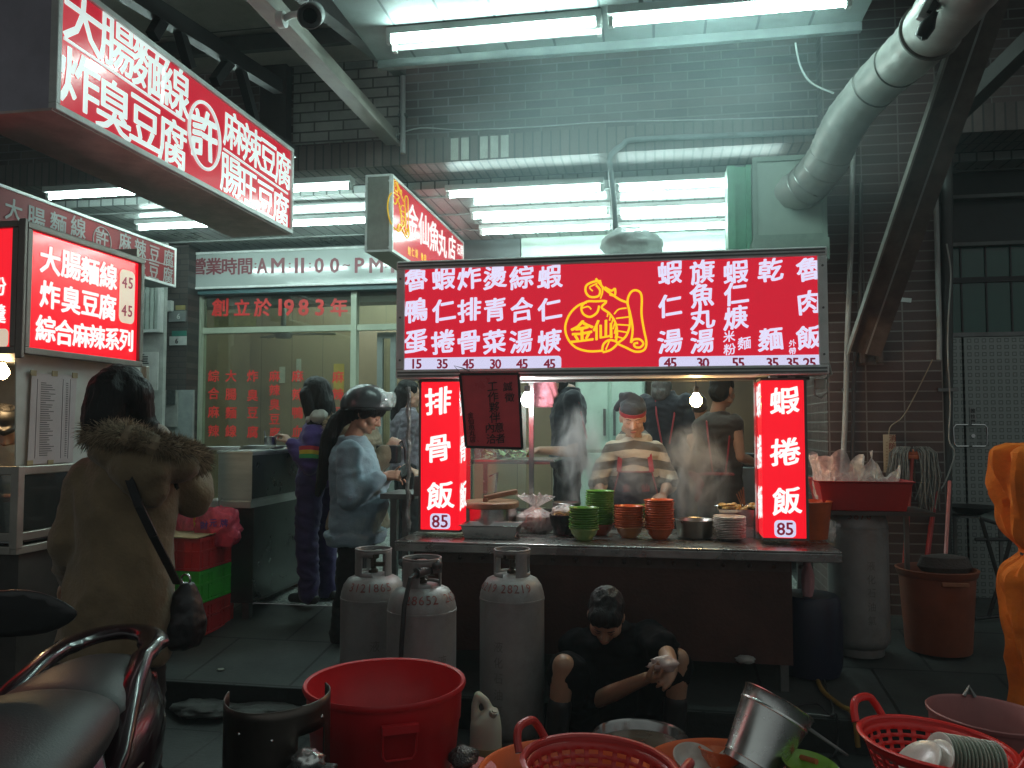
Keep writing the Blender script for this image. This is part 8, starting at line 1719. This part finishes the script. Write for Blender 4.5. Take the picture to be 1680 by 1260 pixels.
# ---------------------------------------------------------------- three helpers in the kitchen
D7 = 6.3; p = PD(928, 950, D7); yw = R(105); B, J, at = stand_joints(932, D7, 1.74, gz(p.y), yw); q7 = lambda px, py, dD=0: PD(px, py, D7+dD)
J.update(head=q7(908, 634, .02), ell=q7(940, 742, -.2), wrl=q7(885, 738, -.28), elr=q7(930, 740, .2), wrr=q7(880, 740, .1))
m_tee = cloth('navy_tee', (.016, .018, .026))
p7 = Person('helper in dark navy reaching left, beside the white bulb', B, J, yw, R(18), 0, 1.02, 1, 1, sk2); p7.body(voxel=.008); p7.top(m_tee, 'tee', .018, sleeve=.36, seed=71); p7.trousers(pm('black_trousers', (.010, .010, .011), .85)).shoes(pm('black_shoe', (.012, .012, .013), .5)); p7.hair(m_hair)
g = MB(); nk = p7.J['neck']; ln = p7.J['shl']; g.tube([nk+V((.03, -.06, .0)), ln.lerp(nk, .4)+V((.03, -.06, .03)), ln+V((.045, -.05, -.03)), ln+V((.07, .0, -.16)), ln+V((.10, .03, -.3))], .008, 6); g.build('apron_strap', m_trim, p7.t, smooth=True)
D8 = 6.7; p = PD(1088, 950, D8); yw = R(-12); B, J, at = stand_joints(1092, D8, 1.70, gz(p.y), yw); J.update(head=PD(1086, 645, D8), wrl=PD(1070, 780, D8+.25), wrr=PD(1112, 780, D8+.25))
p8 = Person('grey-haired helper in navy seen from behind, past the cook', B, J, yw, R(12), 0, 1.05, 1, 1, sk2); p8.body(voxel=.009); p8.top(m_tee, 'tee', .018, sleeve=.4, seed=81); p8.trousers(pm('black_trousers', (.010, .010, .011), .85)).shoes(pm('black_shoe', (.012, .012, .013), .5)); p8.hair(m_hairg)
g = MB(); nk = p8.J['neck']
for s_ in (-1, 1): g.tube([nk+V((s_*.06, .0, .0)), nk+V((s_*.075, -.085, -.05)), nk+V((s_*.07, -.135, -.17)), nk+V((s_*.03, -.145, -.4))], .007, 6)
g.tube([nk+V((-.06, -.075, -.025)), nk+V((.0, -.085, -.035)), nk+V((.06, -.075, -.025))], .006, 6); g.build('apron_strap', m_trim, p8.t, smooth=True)
D9 = 6.1; p = PD(1180, 950, D9); yw = R(-38); B, J, at = stand_joints(1178, D9, 1.73, gz(p.y), yw); q9 = lambda px, py, dD=0: PD(px, py, D9+dD)
J.update(head=q9(1186, 642), neck=q9(1176, 680), shr=q9(1205, 692, -.12), elr=q9(1214, 750, -.16), wrr=q9(1243, 762, .05), ell=q9(1165, 750, .2), wrl=q9(1215, 750, .35))
p9 = Person('bare-armed helper in a brown red-edged apron, turned right under the warm bulb', B, J, yw, R(10), 0, 1.02, 1, 1, sk1); p9.body(voxel=.008); p9.top(cloth('brown_vest', (.050, .036, .030)), 'vest', .020, sleeve=.06, rad=(.06, .05, .04), seed=91); p9.trousers(pm('brown_trousers', (.035, .028, .025), .85)).shoes(pm('black_shoe', (.012, .012, .013), .5)); p9.hair(m_hair); face_bits(p9.t, p9.hc, p9.M)
g = MB(); nk = p9.J['neck']
for s_ in (-1, 1):
    pts = [nk+V((s_*.07, .02, .0)), nk+V((s_*.08, -.10, -.06)), nk+V((s_*.075, -.155, -.17)), nk+V((s_*.06, -.165, -.30)), nk+V((s_*.045, -.16, -.42))]
    for a, b in zip(pts[:-1], pts[1:]): g.tube([a, b], .007, 6)
g.tube([nk+V((-.16, -.09, -.44)), nk+V((-.08, -.155, -.43)), nk+V((.08, -.155, -.43)), nk+V((.15, -.09, -.44))], .012, 6); g.build('apron_tie', m_trim, p9.t, smooth=True)
bl = BL(); c = nk+V((-.16, -.13, -.46)); bl.limb([(*c, .03), (*(c+V((.03, -.02, -.04))), .025), (*(c+V((.0, -.02, -.16))), .014)]); bl.limb([(*c, .03), (*(c+V((-.04, -.02, .03))), .022)]); bl.build('apron_bow', m_trim, p9.t, .008, 2, folds(.005, (20, 20, 20), 2))
# vendor inside the left stall
Dv = 4.15; yw = R(-140); B, J, at = stand_joints(-8, Dv, 1.62, 0.155, yw); J['head'] = PD(8, 708, Dv)
pv = Person('stall vendor with black cap and pale shirt at the far left edge', B, J, yw, R(20), 0, 1, 1, 1, sk2); pv.body(voxel=.01, legs=True); pv.top(cloth('pale_shirt', (.42, .40, .34)), 'shirt', .02, seed=95); pv.trousers(pm('dark_trousers', (.02, .02, .022), .8)); pv.hair(m_hair); bl = BL(); bl.ell(pv.hp(0, -.01, .06), (.09, .105, .065), pv.M); bl.limb([(*pv.hp(-.03, .09, .045), .02), (*pv.hp(0, .13, .04), .016), (*pv.hp(.03, .09, .045), .02)]); bl.build('cap', m_black, pv.t, .009, 3)
# ---------------------------------------------------------------- crouching man washing food
DC = 3.95; c = PD(1005, 1170, DC); B = V((c.x, c.y+.08, 0)); yw = R(180-4)
qc = lambda px, py, dD=0: PD(px, py, DC+dD)
J = dict(head=qc(994, 1012, -.16), neck=qc(1003, 1030, .06), shr=qc(945, 1058, .08), shl=qc(1062, 1044, .10), elr=qc(975, 1150, -.02), wrr=qc(1062, 1112, -.36), ell=qc(1092, 1068, -.12), wrl=qc(1103, 1098, -.34), hipr=qc(965, 1178, .22), hipl=qc(1048, 1178, .22), knr=qc(925, 1092, -.12), knl=qc(1112, 1082, -.06), anr=qc(912, 1215, -.12), anl=qc(1105, 1215, -.06))
pc_ = Person('man in black crouching on a stool, washing food by the basin', B, J, yw, R(48), R(-6), 1.05, 1, 1.0, sk3)
pc_.body(hands={'r': (V((.75, -.45, .35)), V((.3, -.2, .9)), 1, 1.0, .7, 1, .8), 'l': (V((-.35, -.8, -.15)), V((-.6, .3, -.5)), -1, 1.0, .8, 1, .8)}, voxel=.0065); face_bits(pc_.t, pc_.hc, pc_.M)
pc_.top(pm('black_tee', (.004, .004, .005), .9, spec=.08), 'tee', .02, sleeve=.42, rad=(.084, .07, .05), seed=101, amp=.012); pc_.trousers(pm('black_shorts', (.004, .004, .005), .9, spec=.08), (.105, .088, .06), 9, length=.43, name='shorts'); pc_.hair(m_hair, extra=[[(-.03, .045, .075, .045), (.03, .045, .075, .045)]], amp=.009)
bl = BL()
for qn in 'lr':
    k, n = pc_.J['kn'+qn], pc_.J['an'+qn]; b = BL(); b.limb([(*k.lerp(n, .52), .058), (*k.lerp(n, .8), .056), (*n, .055), (*(n+V((0, -.10, -.03))), .045)]); b.build('boot', m_black, pc_.t, .01, 3)
sm = (J['hipl']+J['hipr'])/2; t = thing('low_stool', 'low dark red stool under the crouching man', 'stool', (sm.x, sm.y, 0)); g = MB(); hs_ = sm.z-.10; g.bb((sm.x-.15, sm.y-.12, hs_-.03), (sm.x+.15, sm.y+.12, hs_)); g.build('seat', m_colD, t, True, bevel=.01)
for u in (-1, 1):
    for w in (-1, 1): g = MB(); g.bar((sm.x+u*.12, sm.y+w*.09, hs_-.03), (sm.x+u*.14, sm.y+w*.11, 0), .03, .03); g.build('leg', m_colD, t, True)
wr = J['wrr']; o = bag_blob('squid_piece', wr+V((.07, -.05, .075)), (.055, .035, .03), pm('pale_flesh', (.40, .30, .27), .35, var=.3, scale=20), 151, .45, 3); tag(o, 'pale piece of meat in the hands of the crouching man', 'food')
# ================================================================ STEAM AND SMOKY AIR
def vol(name, col, dens, aniso=.2):
    m = bpy.data.materials.new(name); m.use_nodes = True; nt = m.node_tree; nt.nodes.clear()
    v = N(nt, 'ShaderNodeVolumePrincipled'); v.inputs['Color'].default_value = c4(col); v.inputs['Density'].default_value = dens; v.inputs['Anisotropy'].default_value = aniso
    o = N(nt, 'ShaderNodeOutputMaterial'); nt.links.new(v.outputs[0], o.inputs['Volume']); return m, nt, v
HAZE = 0.006
m, nt, v = vol('smoky_air', (.80, .97, .98), HAZE)
g = MB(); g.bb((-45, -16, -1.2), (45, 14, 9.5)); tag(g.build('haze', m), 'thin smoky air over the food stalls', 'haze', kind='stuff')
def puff(name, label, c, r, dens, col=(.95, .97, .97), scale=3.0, lo=.45, hi=.75, step=None, aniso=.1, stretch=(1, 1, 1), seed=0, dist=1.2):
    """a soft-edged cloud of steam: density from noise, fading to nothing before the bounds"""
    m, nt, v = vol(name+'_air', col, 0, aniso); L = nt.links
    tc = N(nt, 'ShaderNodeTexCoord'); ln = N(nt, 'ShaderNodeVectorMath', operation='LENGTH'); L.new(tc.outputs['Object'], ln.inputs[0])
    fo = N(nt, 'ShaderNodeMapRange'); fo.inputs[1].default_value = .98; fo.inputs[2].default_value = .25; fo.interpolation_type = 'SMOOTHSTEP'; L.new(ln.outputs['Value'], fo.inputs[0])
    mp = N(nt, 'ShaderNodeMapping'); mp.inputs['Scale'].default_value = stretch; mp.inputs['Location'].default_value = (seed, seed*1.7, -seed); L.new(tc.outputs['Object'], mp.inputs['Vector'])
    nz = N(nt, 'ShaderNodeTexNoise'); nz.inputs['Scale'].default_value = scale; nz.inputs['Detail'].default_value = 4; nz.inputs['Distortion'].default_value = dist; L.new(mp.outputs[0], nz.inputs['Vector'])
    mr = N(nt, 'ShaderNodeMapRange'); mr.inputs[1].default_value = lo; mr.inputs[2].default_value = hi; L.new(nz.outputs['Fac'], mr.inputs[0])
    mu = N(nt, 'ShaderNodeMath', operation='MULTIPLY'); L.new(fo.outputs[0], mu.inputs[0]); L.new(mr.outputs[0], mu.inputs[1])
    md = N(nt, 'ShaderNodeMath', operation='MULTIPLY'); md.inputs[1].default_value = dens; L.new(mu.outputs[0], md.inputs[0]); L.new(md.outputs[0], v.inputs['Density'])
    g = MB(); g.sph((0, 0, 0), 1, 20); o = g.build(name, m); o.location = c; o.scale = r; return tag(o, label, name, kind='stuff')
puff('smoke', 'drifting cooking smoke under the street canopy lamps', V((.10, 4.75, 3.2)), (2.0, .95, .95), .70, (.72, .95, .98), 1.4, .25, .75)
def steam(px, py, Y, r, dens, label, **k): c = PY(px, py, Y); puff('steam', label, c, r, dens, **k)
steam(952, 755, 5.2, (.22, .14, .40), 24, 'white steam rising left of the cook', scale=1.7, lo=.46, hi=.66, stretch=(1.2, 1, .9), seed=3)
steam(1135, 785, 5.12, (.27, .16, .37), 26, 'white steam rising from the pots right of the cook', scale=1.7, lo=.45, hi=.65, stretch=(1.2, 1, .9), seed=7)
steam(1040, 790, 5.16, (.26, .09, .20), 15, 'thin steam before the apron of the cook', scale=1.7, lo=.46, hi=.68, seed=12)
